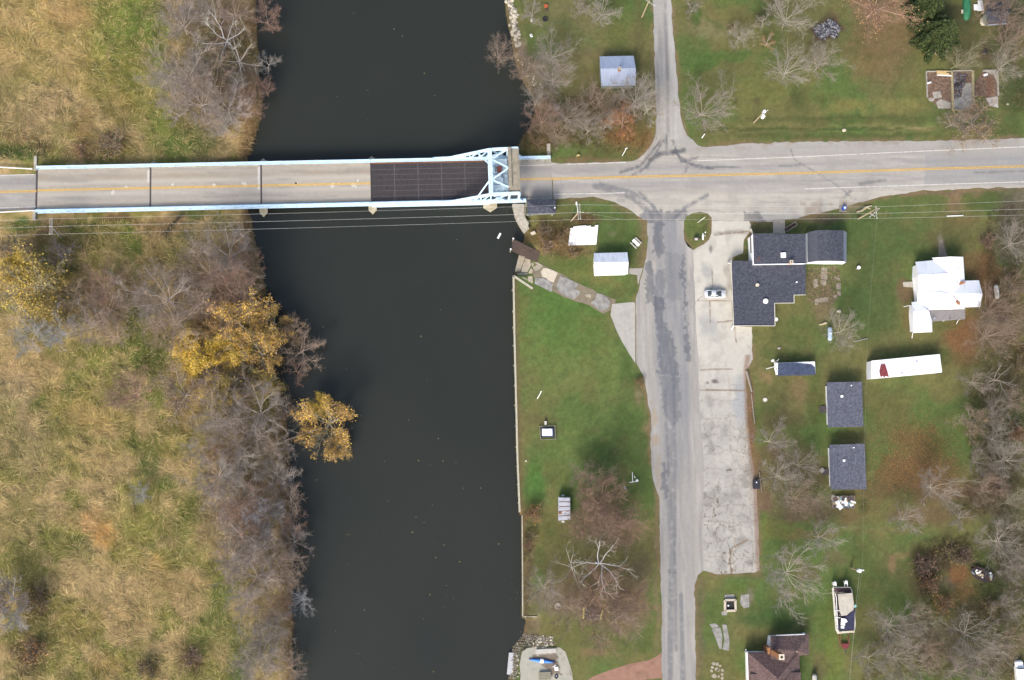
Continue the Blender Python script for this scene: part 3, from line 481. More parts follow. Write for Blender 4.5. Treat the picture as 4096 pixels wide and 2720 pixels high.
sheet('west_highway', [(-700, 692), (0, 699), (146, 697), (146, 838), (0, 842), (-700, 850)], .02, .5, wcol, ROADM)
def scol(px, py, x, y):
    c = np.zeros(px.shape+(3,))+A(172, 166, 155)
    c = mixc(c, A(156, 152, 145), sst(.42, .7, fbm(x/.5, y/12, 4, 71))*.8)
    c = mixc(c, A(190, 184, 172), sst(.52, .75, fbm(x/.6+30, y/8, 4, 72))*.6)
    cx = np.interp(py, [880, 1000, 1200, 1500, 1800, 2700], [2650, 2680, 2680, 2690, 2700, 2715])
    mid = 1-sst(50, 75, np.abs(px-cx)); c = mixc(c, A(136, 137, 139), mid*.7*(1-sst(1500, 1900, py)*.65)*(.5+.5*sst(.3, .6, fbm(x/1.2, y/9, 4, 75))))
    dark = (94, 97, 104)
    for poly, al in (([(2560, 860), (2620, 845), (2740, 850), (2745, 870), (2700, 880), (2650, 880), (2655, 1000), (2640, 1040), (2612, 1000), (2618, 900), (2570, 880)], .85), ([(2585, 1040), (2612, 1035), (2618, 1200), (2590, 1210), (2580, 1120)], .8), ([(2620, 1080), (2660, 1080), (2655, 1230), (2622, 1250)], .6), ([(2618, 1180), (2656, 1190), (2660, 1300), (2690, 1330), (2712, 1480), (2718, 1500), (2632, 1500), (2628, 1300)], .8), ([(2724, 1020), (2734, 1020), (2744, 1200), (2748, 1320), (2764, 1400), (2760, 1450), (2742, 1440), (2740, 1240), (2728, 1150)], .85), ([(2642, 1505), (2716, 1505), (2720, 1660), (2690, 1720), (2655, 1640)], .6), ([(2668, 1720), (2690, 1720), (2695, 1990), (2672, 1990)], .45), ([(2660, 1000), (2720, 1020), (2725, 1200), (2664, 1200)], .35), ([(2648, 1845), (2664, 1850), (2672, 1998), (2656, 1998), (2644, 1930)], .85), ([(2665, 2285), (2710, 2285), (2710, 2300), (2668, 2300)], .7)):
        c = patch(px, py, c, poly, dark, al*.78, 16, 1)
    for a, wd in (([(2668, 1230), (2675, 1430), (2700, 1567), (2700, 1700)], 3), ([(2690, 1340), (2705, 1560)], 3), ([(2692, 1500), (2700, 1850), (2700, 2220), (2705, 2600)], 9), ([(2680, 1990), (2690, 2180), (2682, 2440), (2680, 2720)], 16), ([(2660, 1560), (2672, 1900)], 8), ([(2725, 2380), (2732, 2720)], 12)): c = streak(px, py, c, a, wd, (112, 113, 117), .6, 73)
    c = patch(px, py, c, [(2606, 1036), (2625, 1050), (2628, 1080), (2615, 1095), (2608, 1070)], (176, 168, 156), 1, 3)
    c = c*np.array([1.02, 1.05, 1.1])
    c = mixc(c, A(176, 156, 128), (1-sst(8, 26, np.abs(px-2622)))*sst(.4, .6, fbm(px/20, py/40, 3, 74))*(py > 1600)*.6)
    return c
sheet('south_street', ragged(SST, 3), .021, .33, scol, ROADM)
LOTM = MA('old_concrete', .9, .1, 8.0, .08, 1.0)
CRACKS = []
def lcol(px, py, x, y):
    c = np.zeros(px.shape+(3,))+A(206, 202, 190)
    s = sst(1250, 1900, py)
    c = mixc(c, A(174, 172, 166), s*.75)
    c = mixc(c, A(214, 209, 197), sst(.5, .72, fbm(x/2.5, y/2.5, 4, 81))*.6*(1-s*.5))
    c = mixc(c, A(142, 140, 134), sst(.5, .76, fbm(x/2.0+9, y/2.6, 4, 82))*(.25+.35*s))
    for b in ((2826, 1080, 26, 34, (178, 177, 172), .9), (2830, 1310, 48, 60, (176, 176, 172), .85), (2990, 1010, 30, 40, (120, 120, 108), .5), (2846, 1000, 8, 14, (110, 108, 104), .7), (2860, 1530, 10, 9, (92, 88, 86), .8), (2832, 1534, 7, 6, (100, 98, 94), .7), (2915, 1882, 9, 6, (64, 60, 58), .9), (3000, 1850, 20, 60, (150, 148, 144), .5), (2960, 1600, 30, 110, (170, 174, 176), .8), (2915, 1120, 14, 80, (150, 144, 134), .5), (2900, 2180, 60, 40, (168, 168, 164), .5), (2980, 2080, 40, 30, (158, 158, 154), .5), (3000, 2255, 24, 20, (130, 126, 122), .6), (2900, 930, 60, 8, (140, 136, 128), .6), (2960, 925, 40, 14, (150, 146, 138), .5)): c = blobs(px, py, c, [b], 83)
    # slab joints and cracks filled with dead weeds
    wx = x+2.0*(fbm(x/2, y/2, 4, 84)-.5); wy = y+2.0*(fbm(x/2+5, y/2, 4, 85)-.5)
    gsz = 2.5; ix = np.floor(wx/gsz); iy = np.floor(wy/gsz); d1 = np.full(px.shape, 9.); d2 = d1.copy()
    for a in (-1, 0, 1):
        for b in (-1, 0, 1):
            cx = (ix+a+.15+.7*_hash(ix+a, iy+b, 5))*gsz; cy = (iy+b+.15+.7*_hash(ix+a, iy+b, 6))*gsz
            d = np.hypot(wx-cx, wy-cy); n1 = np.minimum(d1, d); d2 = np.where(d < d1, d1, np.minimum(d2, d)); d1 = n1
    e = d2-d1; k = (1-sst(.04, .19, e))*sst(1450, 2150, py+240*(fbm(x/6, y/6, 2, 86)-.5))
    c = mixc(c, A(96, 80, 62), k*.95*(.25+.75*sst(.36, .6, fbm(x/3.5, y/3.5, 3, 89))))
    jx = np.abs((wx/4.2) % 1-.5)*4.2; jy = np.abs((wy/3.9) % 1-.5)*3.9
    c = mixc(c, A(132, 118, 98), np.maximum(1-sst(.03, .14, jx), 1-sst(.03, .14, jy))*.45*sst(1350, 1700, py))
    for a, wd in (([(2790, 1203), (2930, 1203)], 4), ([(2785, 1205), (2850, 1150), (2848, 1080)], 2), ([(2840, 1203), (2842, 1290)], 4), ([(2870, 1290), (2935, 1282)], 4), ([(2935, 1285), (2945, 1370)], 4), ([(2802, 1480), (2930, 1475)], 4), ([(2802, 1560), (2985, 1562)], 5), ([(2858, 940), (2998, 925)], 5), ([(2925, 2290), (2918, 2240), (2930, 2190), (2990, 2160)], 5)): c = streak(px, py, c, a, wd, (136, 118, 98), .85, 87)
    c = mixc(c, A(140, 104, 80), (1-sst(4, 16, np.abs(px-np.interp(py, [1300, 1480, 1660, 1900, 2280], [3005, 2984, 2990, 3018, 3036]))))*.6*(py > 1420))
    return c
sheet('parking_lot', ragged(LOT, 2.5), .024, .26, lcol, LOTM)
def ccol(base, v=.5, s=91):
    def f(px, py, x, y):
        c = np.zeros(px.shape+(3,))+A(*base)
        c = mixc(c, np.asarray(A(*base))*.72, sst(.5, .75, fbm(x/1.1, y/1.1, 4, s))*v)
        return mixc(c, np.minimum(np.asarray(A(*base))*1.15, .8), sst(.5, .75, fbm(x/.7+4, y/.7, 4, s+1))*v)
    return f
sheet('concrete_apron', [(2449, 1216), (2531, 1208), (2541, 1212), (2541, 1452), (2520, 1420), (2490, 1370), (2465, 1320), (2442, 1260)], .018, .4, ccol((186, 183, 174), .4), LOTM)
sheet('ramp_track', ragged([zDK(*p) for p in ((640, 640), (760, 700), (1010, 820), (1370, 1020), (1620, 1130), (1860, 1240), (2020, 1300), (1990, 1420), (1800, 1540), (1560, 1400), (1280, 1310), (960, 1180), (740, 1090), (600, 1010), (580, 800))], 5), .013, .3, ccol((142, 132, 112), .8, 111), ROADM)
sheet('shed_driveway', [(2517, 1074), (2572, 1072), (2560, 1110), (2552, 1140), (2548, 1100), (2517, 1096)], .017, .3, ccol((176, 172, 162), .4, 93), LOTM)
sheet('gravel_driveway', [(2330, 2732), (2372, 2706), (2440, 2680), (2520, 2655), (2600, 2640), (2628, 2624), (2648, 2610), (2648, 2712), (2600, 2716), (2550, 2724), (2500, 2745), (2440, 2790), (2300, 2790)], .015, .35, ccol((164, 128, 110), .6, 95), ROADM)
sheet('gravel_landing', [(2088, 2608), (2110, 2592), (2150, 2588), (2200, 2590), (2240, 2590), (2262, 2608), (2276, 2650), (2288, 2690), (2296, 2760), (2080, 2760), (2082, 2700), (2078, 2660)], .014, .3, lambda px, py, x, y: patch(px, py, ccol((180, 178, 164), .5, 97)(px, py, x, y), [(2135, 2620), (2225, 2615), (2235, 2660), (2250, 2700), (2200, 2690), (2180, 2665), (2130, 2650)], (122, 102, 88), .8, 16, 1), ROADM)
sheet('dirt_path', [(3757, 965), (3770, 955), (3775, 985), (3790, 1025), (3752, 1025)], .012, .3, ccol((150, 138, 120), .5, 99), ROADM)
# ---- painted lines
def stripe(name, pts, wd, z, mat):
    m = MB(); q = [PV(*p, z) for p in pts]
    for a, b in zip(q[:-1], q[1:]):
        d = (b-a).normalized(); n = Vector((-d.y, d.x, 0))*wd/2
        m.add([a-n, b-n, b+n, a+n], [(0, 1, 2, 3)])
    return tag(m.build(name, mat), kind='structure')
YEL = M('yellow_road_paint', A(226, 184, 92), .7, .25, 3.0); WHT = M('white_road_paint', A(232, 228, 220), .7, .15, 1.3, col2=A(190, 184, 172), thr=(.45, .7))
for s in (-2.7, 2.7):
    stripe('yellow_centre_line', [(2207, 715.5+s), (2500, 708+s), (3200, 692.5+s), (3700, 676+s), (4096, 665+s), (4700, 648+s)], .19, .05, YEL)
    stripe('yellow_centre_line', [(-700, 776+s), (0, 767+s), (146, 764+s)], .19, .05, YEL)
stripe('white_edge_line', [(2270, 657), (2400, 653), (2506, 649)], .2, .05, WHT)
stripe('white_edge_line', [(2790, 643), (3200, 627), (3700, 604), (4096, 587), (4700, 560)], .2, .05, WHT)
stripe('white_edge_line', [(2212, 777), (2400, 774), (2500, 771)], .2, .05, WHT)
stripe('white_edge_line', [(3220, 755), (3500, 746), (3800, 736), (4096, 727), (4700, 712)], .2, .05, WHT)
stripe('white_edge_line', [(-700, 707), (0, 701), (138, 698)], .2, .05, WHT)
stripe('white_edge_line', [(-700, 836), (0, 832), (144, 827)], .2, .05, WHT)
# ------------------------------------------------------------------ the bascule bridge
PAINT = M('pale_blue_bridge_paint', (.5, .67, .8), .5, .1, .9, spec=.5)
CONC = M('bridge_concrete', A(186, 180, 166), .9, .2, 1.2, bump=.3)
CONC_T = M('tan_pier_concrete', A(196, 186, 158), .9, .22, 1.5, bump=.3)
RUST = M('rusty_steel', A(132, 92, 70), .9, .4, 3.0)
DARKST = M('dark_steel', A(84, 78, 80), .7, .25, 3.0)
GRATE = M('steel_grating', A(66, 60, 64), .7, .2, 2.0)
GRATE_L = M('grating_bars', A(104, 98, 98), .6, .2, 2.0)
PATCHW = M('fresh_concrete_patch', A(216, 212, 202), .9, .1, 2.0)
_a = P(146, 760, 0); _b = P(2207, 716, 0); BU = (_b-_a)[:2]; BL = float(np.hypot(*BU)); BU = BU/BL; BN = np.array([-BU[1], BU[0]])
def B(u, v, z): return Vector((_a[0]+BU[0]*u+BN[0]*v, _a[1]+BU[1]*u+BN[1]*v, z))
def bu(px): t = P(px, 760-44*(px-146)/2061, 0)-_a; return float(t[0]*BU[0]+t[1]*BU[1])
BANG = math.atan2(BU[1], BU[0])
HWD = 4.45
def bbox(m, u0, u1, v0, v1, z0, z1, mi=0): return m.box(B((u0+u1)/2, (v0+v1)/2, (z0+z1)/2), (u1-u0, v1-v0, z1-z0), BANG, mi)
bridge = thing('bascule_bridge', 'long pale blue steel bascule bridge carrying the road over the river', 'bridge', tuple(B(BL/2, 0, 0)))
J = [bu(146), bu(602), bu(1045), bu(1483), bu(1955), bu(2207)]
def dcol(px, py, x, y):
    v = (x-_a[0])*BN[0]+(y-_a[1])*BN[1]; u = (x-_a[0])*BU[0]+(y-_a[1])*BU[1]
    c = np.zeros(px.shape+(3,))+A(178, 169, 154)
    c = mixc(c, A(160, 147, 128), np.exp(-((v-2.7)/.7)**2)*.8*sst(.2, .6, fbm(u/9, v, 3, 101)))
    c = mixc(c, A(164, 158, 150), np.exp(-((np.abs(v+2.2)-.0)/.6)**2)*.5)
    c = mixc(c, A(196, 188, 172), np.exp(-((v-1.5)/.45)**2)*.5); c = mixc(c, A(196, 190, 178), np.exp(-((v+1.2)/.4)**2)*.45)
    c = mixc(c, A(150, 142, 130), sst(3.4, 4.4, np.abs(v))*.35*sst(.3, .7, fbm(u/3, v, 3, 102)))
    c = mixc(c, A(146, 140, 132), sst(.55, .8, fbm(u/8, v/.6, 4, 103))*.5)
    e = (u > J[4]); c = mixc(c, A(150, 148, 145), e*(.35+.4*np.exp(-((np.abs(v)-2.)/1.1)**2)))
    return c*np.array([1.12, 1.14, 1.17])
DECKM = MA('bridge_deck_concrete', .9, .1, 7.0, .06, 1.0)
def vpx(u, v, z=0.0):
    q = B(u, v, z); r = unP(q.x, q.y, q.z); return (float(r[0]), float(r[1]))
for i, (u0, u1) in enumerate(((J[0]+.25, J[1]-.2), (J[1]+.2, J[2]-.2), (J[2]+.2, J[3]-.05), (J[4], J[5]))):
    o = sheet('deck_surface', [vpx(u0, -HWD, .03), vpx(u1, -HWD, .03), vpx(u1, HWD, .03), vpx(u0, HWD, .03)], .03, .4, dcol, DECKM, kind=None)
    m = MB(); bbox(m, u0, u1, -HWD-.35, HWD+.35, -.5, .02)
    for v in (-3.2, -1.1, 1.1, 3.2): bbox(m, u0+.1, u1-.1, v-.15, v+.15, -1.35, -.502)
    for s in (-1, 1): bbox(m, u0, u1, s*(HWD+.175)-.17, s*(HWD+.175)+.17, .022, .2)
    d = m.build('deck', CONC, bridge)
    o.parent = d; o.location = -ORG[d]; ORG[o] = ORG[d]
    pm = MB()
    rr = random.Random(i)
    for k in range((2, 4, 6, 1)[i]):
        uu = rr.uniform(u0+2, u1-2); vv = rr.choice([.6, -.4, 1.4, .2, -.9, 2.2]); sz = rr.uniform(.5, 1.0)
        q0 = B(uu, vv, 0); pm.prism([(q0.x+sz*.6*rr.uniform(.5, 1.1)*math.cos(t), q0.y+sz*.7*rr.uniform(.5, 1.1)*math.sin(t)) for t in np.linspace(.3, 6.1, 7)], .0315, .036)
    pm.each('concrete_patch', PATCHW, d)
    ym = MB()
    if i < 3:
        for s in (-.14, .14): bbox(ym, u0, u1, s-.1-.1, s+.1-.1, .031, .037)
    else:
        for s in (-.14, .14): bbox(ym, bu(2070), u1, s-.08+.1, s+.08+.1, .031, .037)
    ym.each('yellow_centre_line', YEL, d)
    if i == 3:
        wmk = MB(); bbox(wmk, bu(2074), u1, 3.3, 3.45, .031, .037); wmk.build('white_edge_line', WHT, d)
for u in J[:3]:
    m = MB(); bbox(m, u-.2, u+.2, -HWD-.3, HWD+.3, -.3, .036); m.build('expansion_joint', DARKST, bridge)
m = MB(); bbox(m, J[1]-.75, J[1]-.25, 1.2, HWD-.3, .031, .036); bbox(m, J[2]-.8, J[2]-.25, -1.0, HWD-.2, .031, .036); m.each('joint_patch', PATCHW, bridge)
# steel grating leaf
m = MB(); u0, u1 = J[3]+.05, J[4]-.05
bbox(m, u0, u1, -HWD, HWD, -.28, -.1)
g = m.build('lift_span', GRATE, bridge)
m = MB()
for k in range(150):
    u = u0+(u1-u0)*(k+.5)/150; bbox(m, u-.03, u+.03, -HWD, HWD, -.098, .01)
for k in range(1, 5):
    u = u0+(u1-u0)*k/5.; bbox(m, u-.12, u+.12, -HWD, HWD, -.098, .014)
for k in range(1, 7):
    v = -HWD+2*HWD*k/7.; bbox(m, u0, u1, v-.04, v+.04, -.098, .018)
m.build('open_grating', GRATE_L, g)
m = MB(); bbox(m, u0, u1, HWD+.01, HWD+.5, -.3, .1); bbox(m, u0, u1, -HWD-.5, -HWD-.01, -.3, .1); m.each('rusty_kerb', RUST, g)
m = MB()
for s in (-1, 1): bbox(m, u0, u1, s*(HWD+.75)-.2, s*(HWD+.75)+.2, -1.6, -.31)
m.each('span_girder', PAINT, g)
# railings with posts
def railing(u0, u1, s, name='railing'):
    m = MB(); v = s*(HWD+.62)
    bbox(m, u0, u1, v-.22, v+.22, .95, 1.1); bbox(m, u0, u1, v-.10, v+.1, .42, .55)
    bbox(m, u0, u1, s*(HWD+.22)-.05, s*(HWD+.22)+.05, .62, .78)
    bbox(m, u0, u1, v-.3+.1*s, v+.3+.1*s, -.05, .1)
    r = m.build(name, PAINT, bridge)
    n = max(2, int((u1-u0)/3.3)); p = MB()
    for k in range(n+1):
        u = u0+(u1-u0)*k/n; p = MB(); bbox(p, u-.07, u+.07, v-.26, v+.12, .1, .945); p.beam(B(u, v, .7), B(u, s*(HWD+.22), .7), .08, .1); p.build('railing_post', PAINT, r)
    return r
for s in (-1, 1):
    railing(J[0]+.3, J[3], s); railing(J[3]+.15, J[4]-.5, s, 'lift_span_railing')
railing(J[4]+1.0, J[5]-.2, 1)
railing(J[4]+1.0, bu(2100), -1)
# piers with pointed cutwaters
def pier(u, ext=2.3, wd=1.5):
    m = MB()
    for s in (1,):
        pts = [B(u-wd/2, -HWD-ext+.8, 0), B(u, -HWD-ext-.15, 0), B(u+wd/2, -HWD-ext+.8, 0), B(u+wd/2, HWD+ext-.9, 0), B(u, HWD+ext-.1, 0), B(u-wd/2, HWD+ext-.9, 0)]
        m.prism([(p.x, p.y) for p in pts], -5, -1.55)
        pts = [B(u-wd*.62, -HWD-ext+.7, 0), B(u, -HWD-ext-.35, 0), B(u+wd*.62, -HWD-ext+.7, 0), B(u+wd*.62, HWD+ext-.7, 0), B(u, HWD+ext, 0), B(u-wd*.62, HWD+ext-.7, 0)]
        m.prism([(p.x, p.y) for p in pts], -1.549, -1.36)
    return m.build('pier', CONC_T, bridge)
for px in (602, 1045, 1483): pier(bu(px)+.2)
pier(bu(1958), 2.4, 2.6)
m = MB(); bbox(m, J[0]-1.0, J[0]+.2, -HWD-2.6, HWD+3.4, -3.5, -.55); bbox(m, J[0]-.6, J[0]+.02, -HWD-2.6, -HWD-.1, -.55, .35); bbox(m, J[0]-.6, J[0]+.02, HWD+.1, HWD+3.4, -.55, .35)
m.build('abutment', CONC, bridge)
m = MB(); bbox(m, J[5]-.9, J[5]-.02, HWD-.2, HWD+4.0, -3.5, .25); bbox(m, bu(2055), J[5], -HWD-.4, HWD+.4, -5, -1.36)
pts = [P(*zMb(835, 985), -.1), P(*zMb(880, 1180), -.1), P(*zMb(960, 1340), -.1), P(*zMb(1040, 1460), -.1), P(*zMb(1120, 1390), -.1), P(*zMb(1060, 1260), -.1), P(*zMb(1060, 985), -.1)]
m.prism([(p[0], p[1]) for p in pts], -5, -.12)
pts = [P(*zMb(895, 985), .35), P(*zMb(905, 1120), .35), P(*zMb(950, 1270), .35), P(*zMb(1090, 1400), .35), P(*zMb(1110, 1300), .35), P(*zMb(1040, 1200), .35), P(*zMb(1030, 985), .35)]
m.prism([(p[0], p[1]) for p in pts], -.12, .35)
m.build('curved_abutment', CONC, bridge)
# rolling trusses, portal and counterweight
uA, uB, uC, uD = bu(1770), bu(1958), bu(2030), bu(2068)
ZT = 7.0
for s in (-1, 1):
    m = MB(); v = s*(HWD+.75)
    m.beam(B(uA-2, v, .75), B(uA+2, v, 1.15), .55, .5); m.beam(B(uA+2, v, 1.15), B(uB, v, ZT-.3), .55, .5); m.beam(B(uB, v, ZT-.3), B(uD, v, ZT+.3), .6, .55)
    m.beam(B(uA, v, .6), B(uD+1.2, v, .6), .6, .5)
    k = 4
    for i in range(1, k+1):
        ua = uA+2+(uB-uA-2)*i/k; zt = 1.15+(ZT-.3-1.15)*i/k; m.beam(B(ua, v, .6), B(ua, v, zt), .3, .3)
        ub = uA+2+(uB-uA-2)*(i-1)/k; m.beam(B(ub, v, .7), B(ua, v, zt), .25, .25)
    m.beam(B(uC, v, .6), B(uC, v, ZT), .5, .5); m.beam(B(uB, v, .6), B(uC, v, ZT), .3, .3); m.beam(B(uD, v, .6), B(uD, v, ZT+.2), .5, .5); m.beam(B(uB, v, ZT-.3), B(uC, v, .6), .3, .3)
    m.beam(B(uD+1.2, v, .6), B(uD, v, 3.2), .35, .35)
    t = m.build('truss', PAINT, bridge)
    m = MB(); bbox(m, uB-.6, uB+.6, v-.35, v+.35, .1, 1.5); m.build('gusset_plate', PAINT, t)
m = MB()
m.beam(B(uB, -HWD-.9, ZT-.2), B(uB, HWD+.9, ZT-.2), .95, .7)
for s in (-1, 1): m.beam(B(uB-2.9, s*(HWD+.7), 5.2), B(uB-.2, s*1.9, ZT-.3), .3, .3)
m.build('portal_beam', PAINT, bridge)
m = MB()
for k in range(14):
    v = -HWD+.5+(2*HWD-1)*k/13.; m.box(B(uB, v, ZT+.156), (.16, .16, .01), BANG)
m.each('portal_hole', DARKST, bridge)
m = MB()
zb = ZT-.2
for a, b in (((uB+.3, HWD-1.5), (uC-.2, HWD+.6)), ((uB+.3, HWD-1.5), (uC, HWD-3.6)), ((uB+.3, -HWD+2.6), (uC, HWD-3.6)), ((uB+.3, -HWD+2.6), (uC-.1, -HWD+.8))): m.beam(B(*a, zb), B(*b, zb), .3, .28)
m.build('sway_bracing', PAINT, bridge)
m = MB(); bbox(m, uC, uD+.15, -HWD+.1, HWD+.6, 5.6, ZT+.6); bbox(m, uC-.15, uC+.6, -HWD+.6, HWD+.9, ZT+.6, ZT+.9)
m.build('counterweight', M('weathered_counterweight_concrete', A(160, 152, 134), .95, .25, 1.1, bump=.3), bridge)
m = MB(); mm = MB()
um = (uB+uC)/2
bbox(m, uB+.5, uC-.1, -HWD+.4, HWD-.4, 3.2, 3.32)
for v in (-HWD+.6, -2.2, 0.2, 2.2, HWD-.6): bbox(m, uB+.45, uC, v-.09, v+.09, 3.32, 3.6)
bbox(m, um-.9, um+.9, -1.9, -.6, 3.33, 4.1); m.cyl(B(um, -.2, 0)[:2], .55, 3.34, 4.2); bbox(m, uB+.7, uB+1.2, .9, 2.0, 3.33, 3.9)
mach = m.build('machinery_platform', M('dull_blue_grey_paint', (.36, .47, .55), .6, .15, 2.0), bridge)
mm.box(B(um+.1, 1.5, 3.75), (1.0, 1.3, .8), BANG); mm.build('motor', M('red_lead_paint', A(150, 86, 78), .6, .2, 3.0), mach)
# operator's shelter beside the bridge
SH_D = mat_shingle('dark_slate_shingles', A(84, 87, 98), BANG)
SH_C = mat_shingle('blue_grey_shingles', A(104, 107, 120), math.pi/2)
SIDE_W = M('white_siding', (.78, .79, .8), .6, .06, 1.0)
SIDE_G = M('grey_green_siding', A(150, 158, 150), .7, .1, 1.0)
WGL = mat_glass(); FRM = M('white_window_frame', (.75, .75, .74), .5, .05)
DOORM = M('door_paint', A(120, 112, 104), .6, .1)
# ------------------------------------------------------------------ buildings
def building(name, label, cat, planes, roofm, wallm, z0=0.0, inset=.28, thick=.16, group=None, wall_planes=None, roof_name='roof'):
    """planes: lists of (photo x, photo y, height) for each roof plane"""
    W = [[PV(*q[:2], q[2]) for q in pl] for pl in planes]
    allp = [p for pl in W for p in pl]; c = sum(allp, Vector())/len(allp); c.z = z0
    t = thing(name, label, cat, tuple(c), group)
    m = MB(); wl = MB()
    for k, pl in enumerate(W):
        m.prism([(p.x, p.y) for p in pl], [p.z-thick for p in pl], [p.z for p in pl])
    m.build(roof_name, roofm, t)
    for k, pl in enumerate(wall_planes if wall_planes is not None else planes):
        q = [PV(*a[:2], a[2]) for a in pl]; cc = sum(q, Vector())/len(q)
        # pull only the edges on the outer rim inwards
        n = len(q); ins = []
        for i, p in enumerate(q):
            d = Vector((0, 0))
            for a, b in ((q[i-1], p), (p, q[(i+1) % n])):
                mid = (a+b)/2
                shared = sum(1 for j, o in enumerate(W) if min((mid.xy-(o[h].xy+((o[(h+1) % len(o)].xy-o[h].xy)*f)) if True else 0).length for h in range(len(o)) for f in (.1, .3, .5, .7, .9)) < .55)
                if shared < 2:
                    e = (b-a).xy.normalized(); nn = Vector((-e.y, e.x))
                    if nn.dot(cc.xy-mid.xy) < 0: nn = -nn
                    d += nn*inset
            ins.append((p.xy+d))
        wl.prism([(p.x, p.y) for p in ins], z0-.3, [p.z-thick-.01 for p in q])
    t_w = wl.build('wall', wallm, t)
    t['_h'] = 0; del t['_h']
    return t
def wall_opening(t, a, b, f, z, w_, h, kind='window'):
    """window or door on the wall from photo point a to b (at ground), fraction f"""
    p0 = PV(*a, 0); p1 = PV(*b, 0); p = p0.lerp(p1, f); d = (p1-p0).normalized(); rz = math.atan2(d.y, d.x)
    m = MB(); m.box((p.x, p.y, z+h/2), (w_+.16, .14, h+.16), rz); fr = m.build('window' if kind == 'window' else 'door', FRM if kind == 'window' else DOORM, t)
    m = MB()
    if kind == 'window': m.box((p.x, p.y, z+h/2), (w_, .17, h), rz); m.build('pane', WGL, fr)
    else: m.box((p.x+d.x*w_*.38, p.y+d.y*w_*.38, z+1.0), (.06, .24, .06), rz); m.build('handle', DARKST, fr)
def roof_item(t, px, py, z, r, h, name='vent', mat=None, box=False):
    p = PV(px, py, z+h/2); m = MB()
    if box: m.box((p.x, p.y, z+h/2-.05), (r*2, r*2, h+.1), .04)
    else: m.cyl((p.x, p.y), r, z-.1, z+h, 12); m.cyl((p.x, p.y), r*1.25, z+h, z+h+.07, 12)
    return m.build(name, mat or FRM, t)
def pl3(zf, pts): return [(*zf(x, y), z) for x, y, z in pts]
th = building('bridge_operator_house', 'small dark shingled bridge operator house on the river bank by the bridge', 'house',
 [pl3(zMb, [(1078, 912, 3.0), (1560, 902, 3.0), (1440, 1035, 3.7), (1200, 1040, 3.7)]), pl3(zMb, [(1560, 902, 3.0), (1565, 1140, 3.0), (1440, 1035, 3.7)]), pl3(zMb, [(1565, 1140, 3.0), (1085, 1165, 3.0), (1200, 1040, 3.7), (1440, 1035, 3.7)]), pl3(zMb, [(1085, 1165, 3.0), (1078, 912, 3.0), (1200, 1040, 3.7)])], SH_D, SIDE_G, inset=.55)
wall_opening(th, zMb(1090, 1150), zMb(1550, 1130), .3, 1.0, 1.2, 1.0); wall_opening(th, zMb(1090, 1150), zMb(1550, 1130), .7, .1, .9, 2.0, 'door'); roof_item(th, *zMb(1545, 1050), 3.2, .12, .4)
# sheds
GALV = M('galvanised_roof_sheets', A(182, 194, 216), .45, .12, .8, metal=.0, stretch=(3, .4, 1), spec=.5)
WMET = M('white_painted_roof_metal', (.66, .69, .74), .5, .14, .9, stretch=(2.5, .5, 1), spec=.5)
WMET2 = M('white_metal_roof_with_dark_streaks', (.80, .81, .83), .5, .2, .8, col2=(.50, .52, .56), stretch=(2.6, .35, 1), thr=(.56, .74), spec=.5)
BRICK = M('brick_chimney', A(172, 122, 84), .9, .3, 4.0); CAPC = M('chimney_cap', A(226, 214, 190), .9, .1)
FLUE = M('sooty_flue', (.02, .02, .02), .9)
s1 = building('shed', 'pale blue metal gabled shed with small chimney beside the north street', 'shed',
 [pl3(zC, [(695, 393, 2.6), (931, 388, 2.6), (947, 475, 3.9), (700, 479, 3.9)]), pl3(zC, [(700, 479, 3.9), (947, 475, 3.9), (945, 594, 2.6), (707, 598, 2.6)])], GALV, SIDE_G)
wall_opening(s1, zC(712, 585), zC(935, 583), .5, .05, 2.2, 2.0, 'door'); wall_opening(s1, zC(712, 585), zC(935, 583), .82, .9, .9, .9)
def chimney(t, px, py, zbot, ztop, sz, cap=True, base=None):
    p = PV(px, py, ztop); m = MB(); m.box((p.x, p.y, (zbot+ztop)/2), (sz, sz, ztop-zbot))
    if base: m.box((p.x-.25, p.y+.15, base/2), (sz*1.5, sz*1.35, base))
    c = m.build('chimney', BRICK, t)
    m = MB(); m.box((p.x, p.y, ztop+.05), (sz*1.14, sz*1.14, .1)); m.build('chimney_cap', CAPC, c)
    m = MB(); m.box((p.x, p.y, ztop+.102), (sz*.5, sz*.5, .01)); m.build('flue', FLUE, c)
chimney(s1, *zC(836, 475), 3.2, 5.0, .55)
s2 = building('shed', 'white metal gabled shed on the lawn west of the south street', 'shed',
 [pl3(zSH, [(688, 912, 2.6), (1213, 898, 2.6), (1229, 1050, 3.8), (692, 1056, 3.8)]), pl3(zSH, [(692, 1056, 3.8), (1229, 1050, 3.8), (1222, 1241, 2.6), (697, 1256, 2.6)])], WMET, SIDE_W)
wall_opening(s2, zSH(1208, 920), zSH(1208, 1230), .62, .05, 2.4, 2.1, 'door'); wall_opening(s2, zSH(705, 1240), zSH(1210, 1230), .3, 1, .9, .8)
